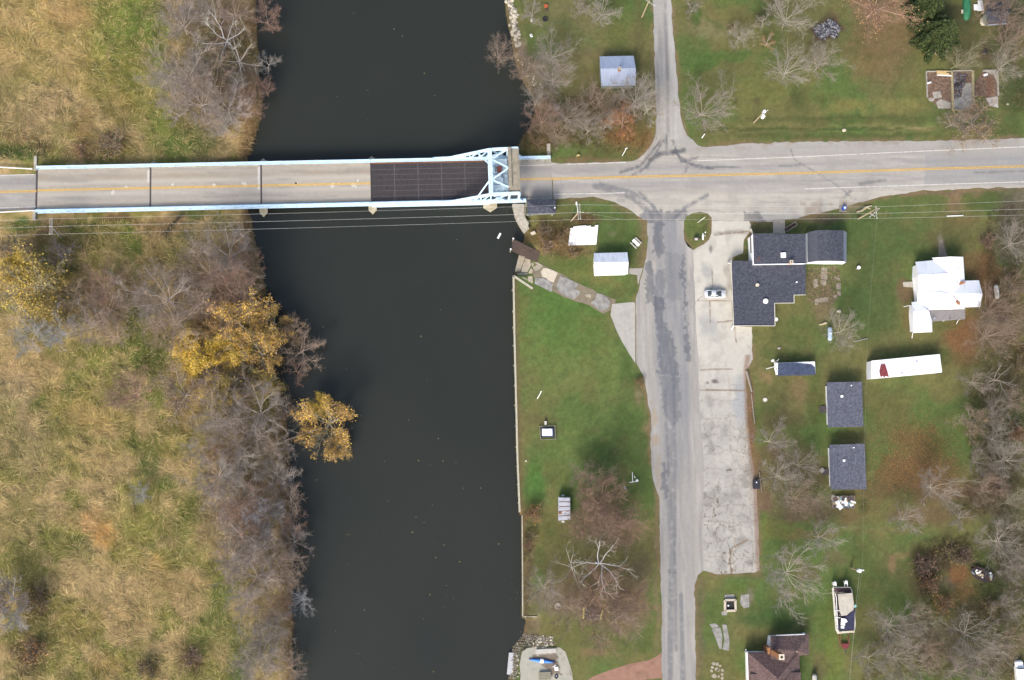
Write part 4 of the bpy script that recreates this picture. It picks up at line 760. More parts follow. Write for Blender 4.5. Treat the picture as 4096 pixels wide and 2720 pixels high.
# tavern
tv = building('tavern', 'large dark shingled flat roofed tavern with raised north block beside parking lot', 'building',
 [pl3(zTV, [(142, 650, 2.9), (700, 650, 2.9), (705, 1480, 2.75), (175, 1482, 2.75)]), pl3(zTV, [(700, 650, 2.9), (1097, 648, 2.9), (1097, 1085, 2.8), (948, 1090, 2.8), (950, 1190, 2.8), (700, 1193, 2.8)])], SH_D, SIDE_W, inset=.75, roof_name='lower_roof')
m = MB(); q = [PV(*zTV(*p), 4.1) for p in ((418, 312), (1092, 305), (1096, 684), (432, 694))]
m.prism([(p.x, p.y) for p in q], 3.9, [4.1, 4.1, 4.0, 4.0]); m.build('upper_roof', SH_D, tv)
m = MB(); c = sum(q, Vector())/4
m.prism([(p.x+(c.x-p.x)*.008, p.y+(c.y-p.y)*.008) for p in q], -.2, 3.89); uw = m.build('upper_wall', SIDE_W, tv)
m = MB(); m.beam(q[3]+Vector((0, -.06, -.15)), q[2]+Vector((0, -.06, -.05)), .14, .36); m.beam(q[0]+Vector((-.05, 0, -.1)), q[3]+Vector((-.05, 0, -.1)), .14, .3); m.each('white_fascia', SIDE_W, tv)
m = MB()
for a, b in (((142, 648), (174, 1482)), ((174, 1482), (705, 1482)), ((705, 1480), (698, 1193)), ((698, 1193), (950, 1190)), ((950, 1190), (946, 1089)), ((946, 1089), (1097, 1085))):
    m.beam(PV(*zTV(*a), 2.86), PV(*zTV(*b), 2.86), .12, .14)
m.each('gutter', M('cream_gutter', A(236, 232, 214), .5, .05), tv)
p = PV(*zTV(400, 450), 2.2); m = MB(); m.box((P(*zTV(398, 450), 2.0)[0], P(*zTV(398, 450), 2.0)[1], 2.2), (.2, 4.2, 1.1)); f = m.build('window', FRM, tv)
m = MB(); m.box((P(*zTV(396, 450), 2.0)[0], P(*zTV(396, 450), 2.0)[1], 2.2), (.24, 3.9, .8)); m.build('pane', WGL, f)
roof_item(tv, *zTV(475, 962), 2.85, .32, .5, 'roof_vent', CAPC); roof_item(tv, *zTV(580, 1170), 2.8, .48, .5, 'roof_vent'); roof_item(tv, *zTV(980, 924), 2.85, .14, .5, 'vent_pipe'); roof_item(tv, *zTV(716, 1402), 2.2, .35, .3, 'satellite_dish')
roof_item(tv, *zTV(810, 577), 4.05, .55, .5, 'air_conditioner', SIDE_W, True); chimney(tv, *zTV(915, 664), 2.5, 4.9, .7)
m = MB(); a = PV(*zTV(455, 690), 3.0); m.tube([a, a+Vector((.3, 1.2, 2.6))], .05, 5)
for k in range(4): m.tube([a+Vector((-1.0+.08*k, .3+.2*k, 1.0+.4*k)), a+Vector((.9, .3+.2*k, 1.0+.4*k))], .02, 4)
m.build('roof_antenna', RUST, tv)
wall_opening(tv, zTV(160, 700), zTV(185, 1460), .25, .1, 1.0, 2.1, 'door'); wall_opening(tv, zTV(160, 700), zTV(185, 1460), .5, .9, 2.2, 1.1); wall_opening(tv, zTV(160, 700), zTV(185, 1460), .8, .9, 2.2, 1.1)
m = MB()
for a, b in (((105, 675, 0.4), (150, 690, 2.6)), ((150, 1530, .3), (174, 1480, 2.6))):
    m.beam(PV(*zTV(*a[:2]), a[2]), PV(*zTV(*b[:2]), b[2]), .28, .2)
m.each('downspout', FRM, tv)
# gambrel wing
SHG = M('grey_felt_roof', A(84, 88, 98), .95, .15, 2.0)
gw = building('gambrel_garage', 'dark roofed gambrel garage with white south gable attached to the tavern', 'garage',
 [pl3(zTV, [(1122, 286, 2.5), (1250, 258, 3.7), (1252, 652, 3.7), (1128, 668, 2.5)]), pl3(zTV, [(1250, 258, 3.7), (1412, 256, 4.3), (1420, 650, 4.3), (1252, 652, 3.7)]), pl3(zTV, [(1412, 256, 4.3), (1582, 260, 3.8), (1584, 655, 3.8), (1420, 650, 4.3)]), pl3(zTV, [(1582, 260, 3.8), (1622, 288, 2.5), (1620, 672, 2.5), (1584, 655, 3.8)])], [SH_D, SHG, M('pale_grey_siding', A(150, 158, 170), .6, .1)], SIDE_W, inset=.05)
for ch in gw.children:
    if ch.name.startswith('roof'):
        for i, poly in enumerate(ch.data.polygons):
            k = i//6; poly.material_index = (1, 0, 0, 2)[k]
wall_opening(gw, zTV(1150, 690), zTV(1600, 690), .5, .1, 2.6, 2.0, 'door')
# white farmhouse
fh = building('farmhouse', 'white metal roofed farmhouse with crossing gables and grey porch at the east', 'house',
 [pl3(zR, [(660, 200, 2.81), (958, 180, 4.53), (970, 440, 4.53), (915, 442, 4.37)]),
  pl3(zR, [(958, 180, 4.53), (1148, 185, 2.97), (1172, 560, 2.97), (985, 765, 4.53)]),
  pl3(zR, [(402, 264, 2.81), (660, 240, 2.81), (915, 442, 4.37), (445, 468, 4.37)]),
  pl3(zR, [(445, 468, 4.37), (970, 440, 4.53), (985, 765, 4.53), (800, 705, 3.75), (440, 712, 3.36)]),
  pl3(zR, [(440, 712, 3.36), (800, 705, 3.75), (985, 765, 4.53), (996, 1008, 3.90), (612, 1022, 2.81), (432, 892, 2.66)]),
  pl3(zR, [(985, 765, 4.45), (1172, 560, 3.05), (1395, 552, 2.97), (1450, 764, 4.22)]),
  pl3(zR, [(985, 765, 4.45), (1450, 764, 4.22), (1415, 970, 2.97), (1164, 976, 2.97)]),
  pl3(zR, [(985, 800, 4.37), (1164, 976, 2.97), (1180, 1005, 2.81), (996, 1008, 3.36)]),
  pl3(zR, [(340, 895, 2.50), (436, 888, 2.50), (612, 1030, 3.44), (364, 1045, 3.44)]),
  pl3(zR, [(364, 1045, 3.44), (612, 1030, 3.44), (662, 1200, 2.58), (662, 1364, 2.50), (360, 1376, 2.50)])], WMET2, SIDE_W, inset=.5)
m = MB(); q = [PV(*zR(*p), 2.75) for p in ((616, 1030), (1184, 1010), (1196, 1156), (636, 1200))]; m.prism([(p.x, p.y) for p in q], 2.2, [2.5, 2.5, 2.25, 2.25]); m.build('porch_roof', M('grey_rolled_roofing', A(148, 144, 144), .95, .15, 2.0), fh)
m = MB()
for f in (.15, .5, .95): p = q[3].lerp(q[2], f); m.box((p.x, p.y+.2, 1.05), (.14, .14, 2.3))
m.each('porch_post', FRM, fh)
roof_item(fh, *zR(690, 1150), 2.7, .14, .5, 'vent_pipe', GALV); roof_item(fh, *zR(940, 1156), 2.7, .1, .3, 'vent_pipe', DARKST)
m = MB()
for zz, pts in ((2.95, ((1080, 612), (1120, 565), (1160, 568), (1190, 590), (1140, 612), (1085, 628))), (3.15, ((1018, 870), (1060, 866), (1100, 905), (1098, 938), (1060, 925)))):
    qq = [PV(*zR(*p), zz+.75) for p in pts]; m.prism([(p.x, p.y) for p in qq], zz-.2, zz+.75)
m.each('rusty_valley_patch', M('orange_rust', A(178, 128, 96), .9, .3, 3.0), fh)
m = MB()
for a, b in (((216, 968, .2), (320, 945, 2.8)), ((345, 1462, .2), (358, 1376, 2.8)), ((1042, 1238, .2), (1070, 1180, 2.6))): m.beam(PV(*zR(*a[:2]), a[2]), PV(*zR(*b[:2]), b[2]), .12, .12)
m.each('downspout', FRM, fh)
for f, k in ((.2, 'window'), (.5, 'door'), (.8, 'window')): wall_opening(fh, zR(418, 480), zR(432, 880), f, .9 if k == 'window' else .1, .9, 1.2 if k == 'window' else 2.0, k)
wall_opening(fh, zR(360, 1060), zR(372, 1360), .6, .9, .9, 1.2)
m = MB(); qq = [PV(*zR(*p), .2) for p in ((205, 580), (380, 570), (385, 665), (215, 655))]; m.prism([(p.x, p.y) for p in qq], 0, .22); solo(m, 'concrete_stoop', CONC, 'weathered concrete stoop on the west side of the white farmhouse', 'stoop')
# mobile home
mh = building('mobile_home', 'long white mobile home with rusty roof patch south of the farmhouse', 'mobile home',
 [pl3(zMH, [(1385, 195, 2.9), (2236, 113, 2.9), (2248, 226, 3.1), (1385, 308, 3.1)]), pl3(zMH, [(1385, 308, 3.1), (2248, 226, 3.1), (2262, 340, 2.9), (1385, 420, 2.9)])], M('glossy_white_roof', (.8, .81, .83), .45, .06, 1.0, spec=.5), M('white_trailer_siding', (.7, .72, .75), .5, .06), inset=.06)
RUSTR = M('dark_red_rust', A(132, 62, 66), .85, .45, 3.0)
m = MB(); q = [(1500, 250), (1512, 232), (1525, 245), (1545, 232), (1556, 250), (1580, 320), (1600, 398), (1560, 385), (1545, 405), (1525, 385), (1500, 400), (1490, 370), (1482, 320)]
def mhz(y): return 3.1-.2*max(0, abs(y-(308-(.095*(1545-1385))))-20)/113.
qq = [PV(*zMH(x, y), mhz(y)+.01) for x, y in q]; m.prism([(p.x, p.y) for p in qq], [p.z-.02 for p in qq], [p.z+.1 for p in qq]); m.build('rusted_roof_panel', RUSTR, mh)
roof_item(mh, *zMH(1946, 207), 3.0, .16, .25, 'roof_vent', GALV); roof_item(mh, *zMH(1762, 352), 2.98, .14, .3, 'roof_vent', GALV)
wall_opening(mh, zMH(1400, 415), zMH(2250, 338), .2, 1.1, 1.2, .8); wall_opening(mh, zMH(1400, 415), zMH(2250, 338), .5, .3, .9, 2.0, 'door'); wall_opening(mh, zMH(1400, 415), zMH(2250, 338), .8, 1.1, 1.2, .8); wall_opening(mh, zMH(1389, 210), zMH(1389, 410), .5, 1.2, 1.4, .8)
WOODG = M('weathered_grey_wood', A(158, 150, 138), .9, .25, 2.0, stretch=(1, 4, 1))
m = MB(); a = PV(*zMH(1338, 205), .3); b = PV(*zMH(1362, 425), .3)
for k in range(4): m.beam(a+Vector((.24*k, 0, 0)), b+Vector((.24*k, 0, 0)), .2, .12)
m.beam(a+Vector((-.1, 0, .5)), b+Vector((-.1, 0, .5)), .08, .1)
for f in (0, .5, 1): m.box(a.lerp(b, f)+Vector((-.1, 0, .1)), (.1, .1, .9))
solo(m, 'wooden_walkway', WOODG, 'narrow grey wooden walkway at the west end of the mobile home', 'walkway')
# cabins
for nm, lab, q, vents in (('n', 'flat dark roofed cabin just south west of the mobile home', ((1278, 248), (1718, 241), (1737, 806), (1294, 812)), ((1583, 289, .12), (1463, 424, .26))), ('s', 'flat dark roofed cabin with square white roof vent beside the junk trailer', ((1308, 1033), (1752, 1017), (1776, 1590), (1326, 1595)), ((1612, 1068, .12), (1493, 1230, .24)))):
    cb = building('cabin', lab, 'cabin', [[(*zN(*q[0]), 3.0), (*zN(*q[1]), 3.0), (*zN(*q[2]), 2.75), (*zN(*q[3]), 2.75)]], SH_C, SIDE_W, group='dark roofed cabins', inset=.7)
    for k, (x, y, r) in enumerate(vents): roof_item(cb, *zN(x, y), 2.88, r, .35, 'roof_vent', box=(nm == 's' and k == 1))
    wx = q[0][0]+25; wall_opening(cb, zN(wx, q[0][1]+30), zN(wx+14, q[3][1]-20), .3, .9, 1.1, 1.1); wall_opening(cb, zN(wx, q[0][1]+30), zN(wx+14, q[3][1]-20), .62, .1, .9, 2.0, 'door')
    p = PV(*zN(q[0][0]-30, q[0][1]+(q[3][1]-q[0][1])*.6), .15); m = MB(); m.box(p, (1.3, 1.5, .3)); m.box(p+Vector((-.9, 0, -.08)), (.5, 1.4, .14)); m.build('doorstep', DARKST, cb)
# brown house
SH_B = mat_shingle('brown_shingles', A(118, 99, 96), 0.0)
bh = building('house', 'brown shingled hip roofed house with tall brick chimney at the south end', 'house',
 [pl3(zBH, [(250, 742, 3.0), (1540, 735, 3.0), (1000, 1390, 5.6)]),
  pl3(zBH, [(250, 742, 3.0), (1000, 1390, 5.6), (1010, 2300, 5.6), (300, 2300, 3.0)]),
  pl3(zBH, [(1540, 735, 3.0), (1570, 2300, 3.0), (1010, 2300, 5.6), (1000, 1390, 5.6)]),
  pl3(zBH, [(822, 335, 2.9), (1772, 292, 2.9), (1480, 705, 4.35), (822, 640, 3.9)]),
  pl3(zBH, [(1772, 292, 2.9), (1782, 800, 2.9), (1545, 826, 3.4), (1480, 705, 4.35)]),
  pl3(zBH, [(822, 640, 3.9), (1480, 705, 4.35), (1250, 1010, 4.6), (830, 900, 4.0)])], SH_B, SIDE_W)
m = MB()
for q in (((330, 1285, 3.4), (600, 1275, 3.6), (860, 1560, 4.9), (330, 1900, 3.3)), ((1300, 1240, 3.9), (1575, 1240, 3.2), (1600, 1900, 3.2), (1120, 1600, 4.9))):
    pp = [PV(*zBH(x, y), z+.35) for x, y, z in q]; m.prism([(p.x, p.y) for p in pp], [p.z-.5 for p in pp], [p.z for p in pp])
m.each('dormer_roof', SH_B, bh)
chimney(bh, *zBH(1095, 858), 2.0, 9.6, 1.05, base=3.4)
m = MB(); m.beam(PV(*zBH(232, 740), 2.95), PV(*zBH(262, 1429), 2.95), .26, .14); m.beam(PV(*zBH(262, 1429), 2.95), PV(*zBH(285, 2200), 2.95), .3, .14); m.beam(PV(*zBH(960, 320), 2.9), PV(*zBH(1665, 293), 2.9), .14, .14); m.each('gutter', FRM, bh)
wall_opening(bh, zBH(290, 800), zBH(300, 1429), .5, .9, 1.2, 1.2)
# house at the north east corner
nh = building('house', 'dark roofed house half hidden by bare branches at the north east corner', 'house',
 [pl3(zTR, [(1195, 20, 3.0), (1490, 5, 3.0), (1500, 160, 4.3), (1185, 155, 4.3)]), pl3(zTR, [(1185, 155, 4.3), (1500, 160, 4.3), (1452, 318, 3.0), (1205, 336, 3.0)])], SH_D, SIDE_G, inset=.8)
m = MB(); m.beam(PV(*zTR(1205, 338), 2.95), PV(*zTR(1452, 320), 2.95), .3, .14); m.build('gutter', GALV, nh); wall_opening(nh, zTR(1215, 322), zTR(1440, 306), .5, .9, 1.1, 1.1)
# ------------------------------------------------------------------ poles and wires
POLE = M('weathered_pole_wood', A(186, 168, 138), .9, .2, 2.0); POLEG = M('grey_pole_wood', A(168, 164, 156), .9, .15, 2.0)
ALU = M('bright_galvanised_metal', (.72, .74, .75), .4, .1); WIRE = M('cable_metal', (.5, .5, .48), .5, .05)
WHITE = M('white_paint', (.82, .82, .81), .5, .05, 2.0); OFFW = M('dirty_white_paint', A(214, 210, 198), .7, .2, 3.0)
def utility_pole(b, t, h, label, arms=(), gear=(), lamp=None, z0=0.0, mat=POLE, r=.19):
    p0 = PV(*b, z0); p1 = PV(*t, z0+h); o = thing('utility_pole', label, 'utility pole', tuple(p0), 'utility poles')
    m = MB(); m.tube([p0-Vector((0, 0, .4)), p1], [r, r*.75], 9); m.build('pole', mat, o)
    for a, bb, dz in arms:
        m = MB(); m.beam(PV(*a, z0+h+dz), PV(*bb, z0+h+dz), .16, .14)
        x = m.build('crossarm', POLEG, o)
        m = MB()
        for f in (.04, .5, .96): q = PV(*a, z0+h+dz).lerp(PV(*bb, z0+h+dz), f); m.cyl(q.xy, .06, q.z+.07, q.z+.25, 6)
        m.each('insulator', WHITE, x)
    for gx_, gy_, dz, rr in gear:
        q = PV(gx_, gy_, z0+h+dz); m = MB(); m.cyl(q.xy, rr, q.z-.5, q.z+.45, 12); m.cyl(q.xy, rr*.8, q.z+.45, q.z+.55, 12); m.beam(q, Vector((p1.x, p1.y, q.z)), .1, .1); m.build('transformer', ALU, o)
    if lamp:
        m = MB(); q = PV(*lamp, z0+h-.4); m.tube([Vector((p1.x, p1.y, p1.z-1)), p1.lerp(q, .5)+Vector((0, 0, .1)), q], .05, 6); l = m.build('lamp_arm', ALU, o)
        m = MB(); m.ball(q, .34, 1, sq=(.6, 1.3, .4), jit=0, nu=8); m.build('lamp_head', WHITE, l)
    return o
utility_pole(zE(430, 262), zE(355, 184), 9.5, 'utility pole with double crossarm standing in the marsh south of the bridge', [(zE(349, 128), zE(349, 240), 0), (zE(363, 128), zE(363, 240), 0)], z0=ZMARSH, mat=POLEG)
utility_pole(zSH(328, 405), zSH(442, 282), 14.0, 'utility pole with lamp and double crossarm east of the bridge operator house', [(zSH(434, 145), zSH(446, 388), 0), (zSH(464, 142), zSH(477, 386), 0), (zSH(420, 284), zSH(525, 272), -.6)], lamp=zSH(415, 132))
utility_pole(zD(208, 853), zD(285, 775), 11.6, 'utility pole with two round transformers on the grass north of the highway', [(zD(262, 800), zD(306, 768), -.2)], [(*zD(280, 780), -.6, .38), (*zD(272, 813), -.9, .4)])
utility_pole(zH(935, 305), zH(1068, 232), 14.0, 'utility pole with angled crossarms on the grass south of the highway', [(zH(1057, 218), zH(1065, 305), -.1), (zH(1012, 296), zH(1082, 232), .05), (zH(1020, 270), zH(1050, 288), -.8)])
utility_pole(zC(990, 118), zC(1046, -12), 12.0, 'utility pole with crossarm beside the north street at the top edge', [(zC(1005, -12), zC(1078, 44), -.3)])
utility_pole(zL(886, 785), zL(945, 808), 9.0, 'utility pole with one transformer on the lawn north of the covered boat', (), [(*zL(942, 806), -.3, .42), (*zL(966, 802), -.4, .16)])
utility_pole(zMH(238, 176), zMH(205, 222), 6.0, 'short service pole with meter beside the tarp covered camper', [(zMH(190, 215), zMH(230, 178), -.5)], [(*zMH(157, 194), -1.0, .26)], mat=POLEG, r=.12)
def wire(pts, label, r=.016, sag=.35, group='overhead cables'):
    m = MB(); q = [PV(x, y, z) for x, y, z in pts]; L = [q[0]]
    for a, b in zip(q[:-1], q[1:]):
        d = (b-a).length; n = max(4, int(d/6))
        for i in range(1, n+1):
            f = i/n; c = a.lerp(b, f); c.z -= 4*f*(1-f)*sag*(d/60); L.append(c)
    m.tube(L, r, 4)
    return tag(solo(m, 'overhead_cable', WIRE, label, 'cable', group), None)
hW, hM, hE = ZMARSH+12.75, 14.25, 14.0
a1, a2, a3 = zE(349, 131), zE(356, 184), zE(363, 238); b1, b2, b3 = zSH(436, 152), zSH(455, 274), zSH(476, 382); c1, c2, c3 = zH(1058, 222), zH(1066, 268), zH(1065, 302)
for k, (a, b, c, ey, lb) in enumerate(((a1, b1, c1, 800, 'northernmost overhead cable along the south side of the bridge'), (a2, b2, c2, 838, 'middle overhead cable crossing the river south of the bridge'), (a3, b3, c3, 866, 'southernmost overhead cable crossing the river south of the bridge'))):
    wire([(-800, a[1]+30, hW), (*a, hW), (*b, hM), (*c, hE), (4600, ey-20, hE)], lb, .018 if k == 1 else .015)
q = utility = None
wire([(*zH(1066, 300), 13.7), (*zH(1000, 1140), 12), (*zL(966, 760), 9.0), (*zL(870, 1560), 9), (3370, 2900, 9)], 'thin cable running south over the yard past the mobile home', .004)
wire([(*zSH(525, 274), 13.2), (*zSH(1085, 372), 2.0)], 'slack guy cable east of the lamp pole', .012, .1)
wire([(*zL(945, 806), 8.8), (*zQ(640, 1240), 8.4), (*zQ(590, 1900), 8.4)], 'pair of thin cables over the covered boat', .01)
# ------------------------------------------------------------------ car
def car(px0, px1, py, label):
    p0 = PV(px0, py, .8); p1 = PV(px1, py, .8); c = (p0+p1)/2; L = (p1-p0).length; hw = .92
    t = thing('parked_car', label, 'car', (c.x, c.y, .03)); X = lambda f: c.x+(f-.5)*L
    body = M('silver_car_paint', (.62, .64, .67), .3, .04, 1.0, metal=.3, spec=.6); gl = mat_glass('car_glass', (.04, .05, .055))
    def ring(f, w_, zl, zt, rnd=.12):
        x = X(f); y = c.y
        return [(x, y-w_*.9, zl), (x, y-w_, zl+.18), (x, y-w_, zt-rnd), (x, y-w_+rnd, zt), (x, y, zt+.03), (x, y+w_-rnd, zt), (x, y+w_, zt-rnd), (x, y+w_, zl+.18), (x, y+w_*.9, zl)]
    st = [(0, .55, .42, .66), (.02, .74, .34, .82), (.07, .86, .26, .93), (.2, .91, .22, .98), (.35, .925, .22, .96), (.55, .925, .22, .96), (.7, .92, .22, .95), (.86, .9, .24, .86), (.95, .82, .3, .76), (.985, .68, .36, .68), (1, .45, .42, .6)]
    m = MB(); m.loft([ring(*s) for s in st]); m.build('body', body, t, smooth=True)
    def gring(f, w_, z): x = X(f); return [(x, c.y-w_, .9), (x, c.y-w_*.8, z), (x, c.y, z+.02), (x, c.y+w_*.8, z), (x, c.y+w_, .9)]
    m = MB(); m.loft([gring(.14, .8, .93), gring(.3, .84, 1.38), gring(.42, .84, 1.45), gring(.58, .84, 1.43), gring(.79, .8, .92)]); g = m.build('window', gl, t, smooth=True)
    m = MB()
    def rr(f, w_, z): x = X(f); return [(x, c.y-w_, z-.1), (x, c.y-w_*.85, z), (x, c.y, z+.03), (x, c.y+w_*.85, z), (x, c.y+w_, z-.1)]
    m.loft([rr(.31, .70, 1.42), rr(.4, .72, 1.475), rr(.5, .72, 1.48), rr(.605, .68, 1.43)]); rf = m.build('roof', body, t, smooth=True)
    m = MB(); m.box((X(.555), c.y, 1.49), (.42, .78, .06)); m.build('sunroof', gl, rf)
    m = MB()
    for s in (-1, 1): m.beam((X(.3), c.y+s*.66, 1.36), (X(.14), c.y+s*.72, .96), .1, .07); m.beam((X(.6), c.y+s*.66, 1.42), (X(.785), c.y+s*.76, .95), .08, .07); m.beam((X(.47), c.y+s*.7, 1.42), (X(.46), c.y+s*.83, .95), .09, .06)
    m.each('roof_pillar', body, t)
    for f in (.18, .81):
        for s in (-1, 1):
            m = MB(); m.tube([(X(f), c.y+s*.72, .35), (X(f), c.y+s*.93, .35)], .32, 14); wl = m.build('wheel', M('tyre_rubber', (.02, .02, .02), .9), t)
            m = MB(); m.tube([(X(f), c.y+s*.9, .35), (X(f), c.y+s*.945, .35)], .2, 12); m.build('rim', ALU, wl)
    for s in (-1, 1):
        m = MB(); m.box((X(.66), c.y+s*1.0, .98), (.16, .18, .12)); m.build('mirror', body, t)
        m = MB(); m.box((X(.972), c.y+s*.6, .66), (.16, .3, .12)); m.build('headlight', WHITE, t)
        m = MB(); m.box((X(.022), c.y+s*.58, .76), (.1, .3, .14)); m.build('taillight', M('red_lens', (.4, .02, .02), .3), t)
car(2817, 2904, 1175, 'silver saloon car with sunroof parked facing the tavern')
# ------------------------------------------------------------------ riverside things
TIMB = M('pale_seawall_timber', A(196, 192, 170), .9, .15, 2.0); TIMBD = M('old_dark_dock_planks', A(96, 80, 72), .9, .35, 1.6, stretch=(.5, 4, 1))
def seawall(pts, label, post=True, cap=.42, mat=TIMB):
    q = [PV(*p, .12) for p in pts]; o = thing('seawall', label, 'seawall', (q[0].x, q[0].y, ZW), 'timber seawalls')
    m = MB()
    for a, b in zip(q[:-1], q[1:]): m.beam(a+Vector((0, 0, -.05)), b+Vector((0, 0, -.05)), cap, .12)
    m.build('cap_rail', mat, o); m = MB()
    for a, b in zip(q[:-1], q[1:]): m.beam(a+Vector((0, 0, -1.9)), b+Vector((0, 0, -1.9)), .2, 3.56)
    m.build('sheet_wall', WOODG, o)
    if post:
        for a, b in zip(q[:-1], q[1:]):
            n = max(1, int((b-a).length/3.6))
            for i in range(n):
                f = a.lerp(b, (i+.5)/n); m = MB(); m.cyl((f.x-.28, f.y), .09, -3.5, .1, 7); m.build('mooring_post', POLEG, o)
    return o
seawall(WALL, 'long pale timber seawall holding the south lawn above the river')
seawall(WALL2, 'low thin timber seawall below the brown shrub at the river edge', post=False, cap=.22)
seawall([(2054, 1103), zDK(570, 1108)], 'short slanting timber seawall beside the broken boat ramp', post=False, cap=.5)
seawall([(2091, 2466), (2147, 2467)], 'short timber return wall running inland from the river edge', post=False, cap=.2)
def slab(zf, pts, z, name, label, cat, mat, group=None, z0=-.3, lift=None):
    q = [PV(*zf(*p), z) for p in pts]; m = MB(); m.prism([(p.x, p.y) for p in q], z0, z if lift is None else lift); return solo(m, name, mat, label, cat, group)
q = [PV(*zDK(*p), .12) for p in ((230, 245), (705, 470), (650, 645), (185, 430))]
o = thing('wooden_dock', 'old dark plank dock with two white posts beside the boat ramp', 'dock', tuple(q[3]))
m = MB()
for k in range(22):
    f0, f1 = k/22+.003, (k+1)/22-.003; a = q[0].lerp(q[1], f0); b = q[0].lerp(q[1], f1); c = q[3].lerp(q[2], f1); d = q[3].lerp(q[2], f0); dz = random.uniform(-.03, .03); m.prism([(p.x, p.y) for p in (a, b, c, d)], 0, .12+dz)
m.build('dock_planks', TIMBD, o); m = MB(); m.beam(q[0]+Vector((0, 0, -.25)), q[1]+Vector((0, 0, -.25)), .16, .24); m.beam(q[3]+Vector((0, 0, -.25)), q[2]+Vector((0, 0, -.25)), .16, .24); m.each('dock_beam', TIMBD, o)
for p in (q[0], q[3]):
    m = MB(); m.cyl(p.xy, .15, -4, .6, 9); x = m.build('dock_post', POLEG, o); m = MB(); m.cyl(p.xy, .19, .6, .75, 9); m.build('post_cap', WHITE, x)
RAMP = M('ramp_concrete', A(178, 168, 148), .95, .22, 1.2, bump=.3); RAMPL = M('pale_ramp_concrete', A(216, 206, 184), .95, .12, 1.4, bump=.2); RAMPG = M('grey_broken_pavement', A(158, 156, 150), .95, .3, 1.0, bump=.3)
g = 'broken concrete slabs of the old boat ramp'
for zf, pts, z, mat, lab in ((zDK, [(330, 520), (440, 560), (345, 815), (262, 800)], -1.5, RAMP, 'mossy narrow concrete slab at the water edge under the dock'), (zDK, [(445, 575), (530, 610), (540, 700), (478, 825), (360, 815)], -1.2, RAMP, 'tan concrete ramp slab next to the dark dock'),
    (zDK, [(545, 660), (640, 650), (745, 705), (735, 735), (615, 810), (560, 720)], -.7, RAMP, 'cracked triangular ramp slab just south of the dock'), (zDK, [(300, 830), (350, 822), (480, 835), (475, 975), (380, 935), (310, 880)], -1.3, RAMP, 'lowest tan ramp slab touching the slanting seawall'), (zDK, [(540, 745), (575, 790), (560, 845), (490, 835)], -.8, RAMP, 'small broken ramp piece between larger slabs'),
    (zDK, [(490, 895), (565, 890), (575, 1010), (560, 1015), (485, 975)], -.5, RAMP, 'upright grey ramp slab above the slanting seawall'), (zDK, [(712, 810), (760, 750), (830, 755), (930, 795), (1008, 832), (932, 1000), (850, 970), (800, 920), (740, 905)], .05, RAMPL, 'large bright cream slab in the middle of the ramp'),
    (zDK, [(615, 925), (770, 930), (930, 1020), (895, 1165), (760, 1095), (600, 1020)], .06, RAMPG, 'split grey slab with a raised edge below the cream slab'), (zDK, [(1055, 890), (1180, 930), (1340, 1010), (1360, 1050), (1290, 1110), (1390, 1145), (1385, 1210), (1285, 1295), (1210, 1270), (1060, 1185), (975, 1080), (1010, 990)], .04, RAMPG, 'widest weathered grey slab halfway up the boat ramp'),
    (zDK, [(1470, 1215), (1530, 1200), (1590, 1210), (1580, 1275), (1500, 1250)], .04, RAMP, 'small tan slab fragment among weeds on the ramp'), (zDK, [(1680, 1190), (1760, 1200), (1850, 1250), (1915, 1330), (1900, 1420), (1850, 1470), (1770, 1505), (1700, 1450), (1575, 1350), (1660, 1300)], .04, RAMPG, 'topmost grey slab of the boat ramp near the concrete apron')):
    q = [PV(*zf(*p), z) for p in pts]; zt = [max(ZW+.1, gz(a.x, a.y))+.09 for a in q]; zm = sum(zt)/len(zt); q = [PV(*zf(*p), zm) for p in pts]; zt = [max(ZW+.1, gz(a.x, a.y), zm-.5)+.09 for a in q]
    m = MB(); m.prism([(a.x, a.y) for a in q], [t-.6 for t in zt], zt); solo(m, 'concrete_slab', mat, lab, 'slab', g)
# upturned row of white pontoon floats / panels
q = [PV(*zSH(*p), .45) for p in ((335, 495), (755, 475), (762, 560), (725, 772), (290, 788), (282, 640))]
o = thing('dock_sections', 'bright white dock sections laid side by side on the grass', 'dock sections', tuple(q[4]))
tl, tr, br, bl = PV(*zSH(322, 490), .5), PV(*zSH(760, 468), .5), PV(*zSH(728, 772), .5), PV(*zSH(285, 788), .5)
ed = [0, .1, .23, .38, .57, .74, .87, 1]
cw = M('white_dock_panel', (.84, .83, .79), .7, .06, 1.5)
for k in range(7):
    f0, f1 = ed[k]+.002, ed[k+1]-.002; a, b = tl.lerp(tr, f0+.005), tl.lerp(tr, f1-.005); c, d = bl.lerp(br, f1), bl.lerp(br, f0); s = random.uniform(-.03, .10)
    a2 = a+(d-a)*(s+.02); b2 = b+(c-b)*(s+.01); m = MB(); m.prism([(p.x, p.y) for p in (a2, b2, c, d)], .12, .5); m.build('dock_panel', cw, o)
m = MB(); m.beam(tl.lerp(bl, .3)+Vector((0, 0, -.43)), tr.lerp(br, .3)+Vector((0, 0, -.43)), .2, .13); m.beam(tl.lerp(bl, .8)+Vector((0, 0, -.43)), tr.lerp(br, .8)+Vector((0, 0, -.43)), .2, .13); m.each('support_timber', TIMBD, o)
o = thing('picnic_table', 'white picnic table standing askew on the lawn beside the south street', 'picnic table', tuple(PV(*zSH(1345, 750), 0)))
a, b = PV(*zSH(1302, 700), .75), PV(*zSH(1398, 795), .75); n = Vector((-(b-a).y, (b-a).x, 0)).normalized()
m = MB()
for k in (-1, 0, 1): m.beam(a+n*.26*k, b+n*.26*k, .23, .05)
m.build('tabletop', WHITE, o)
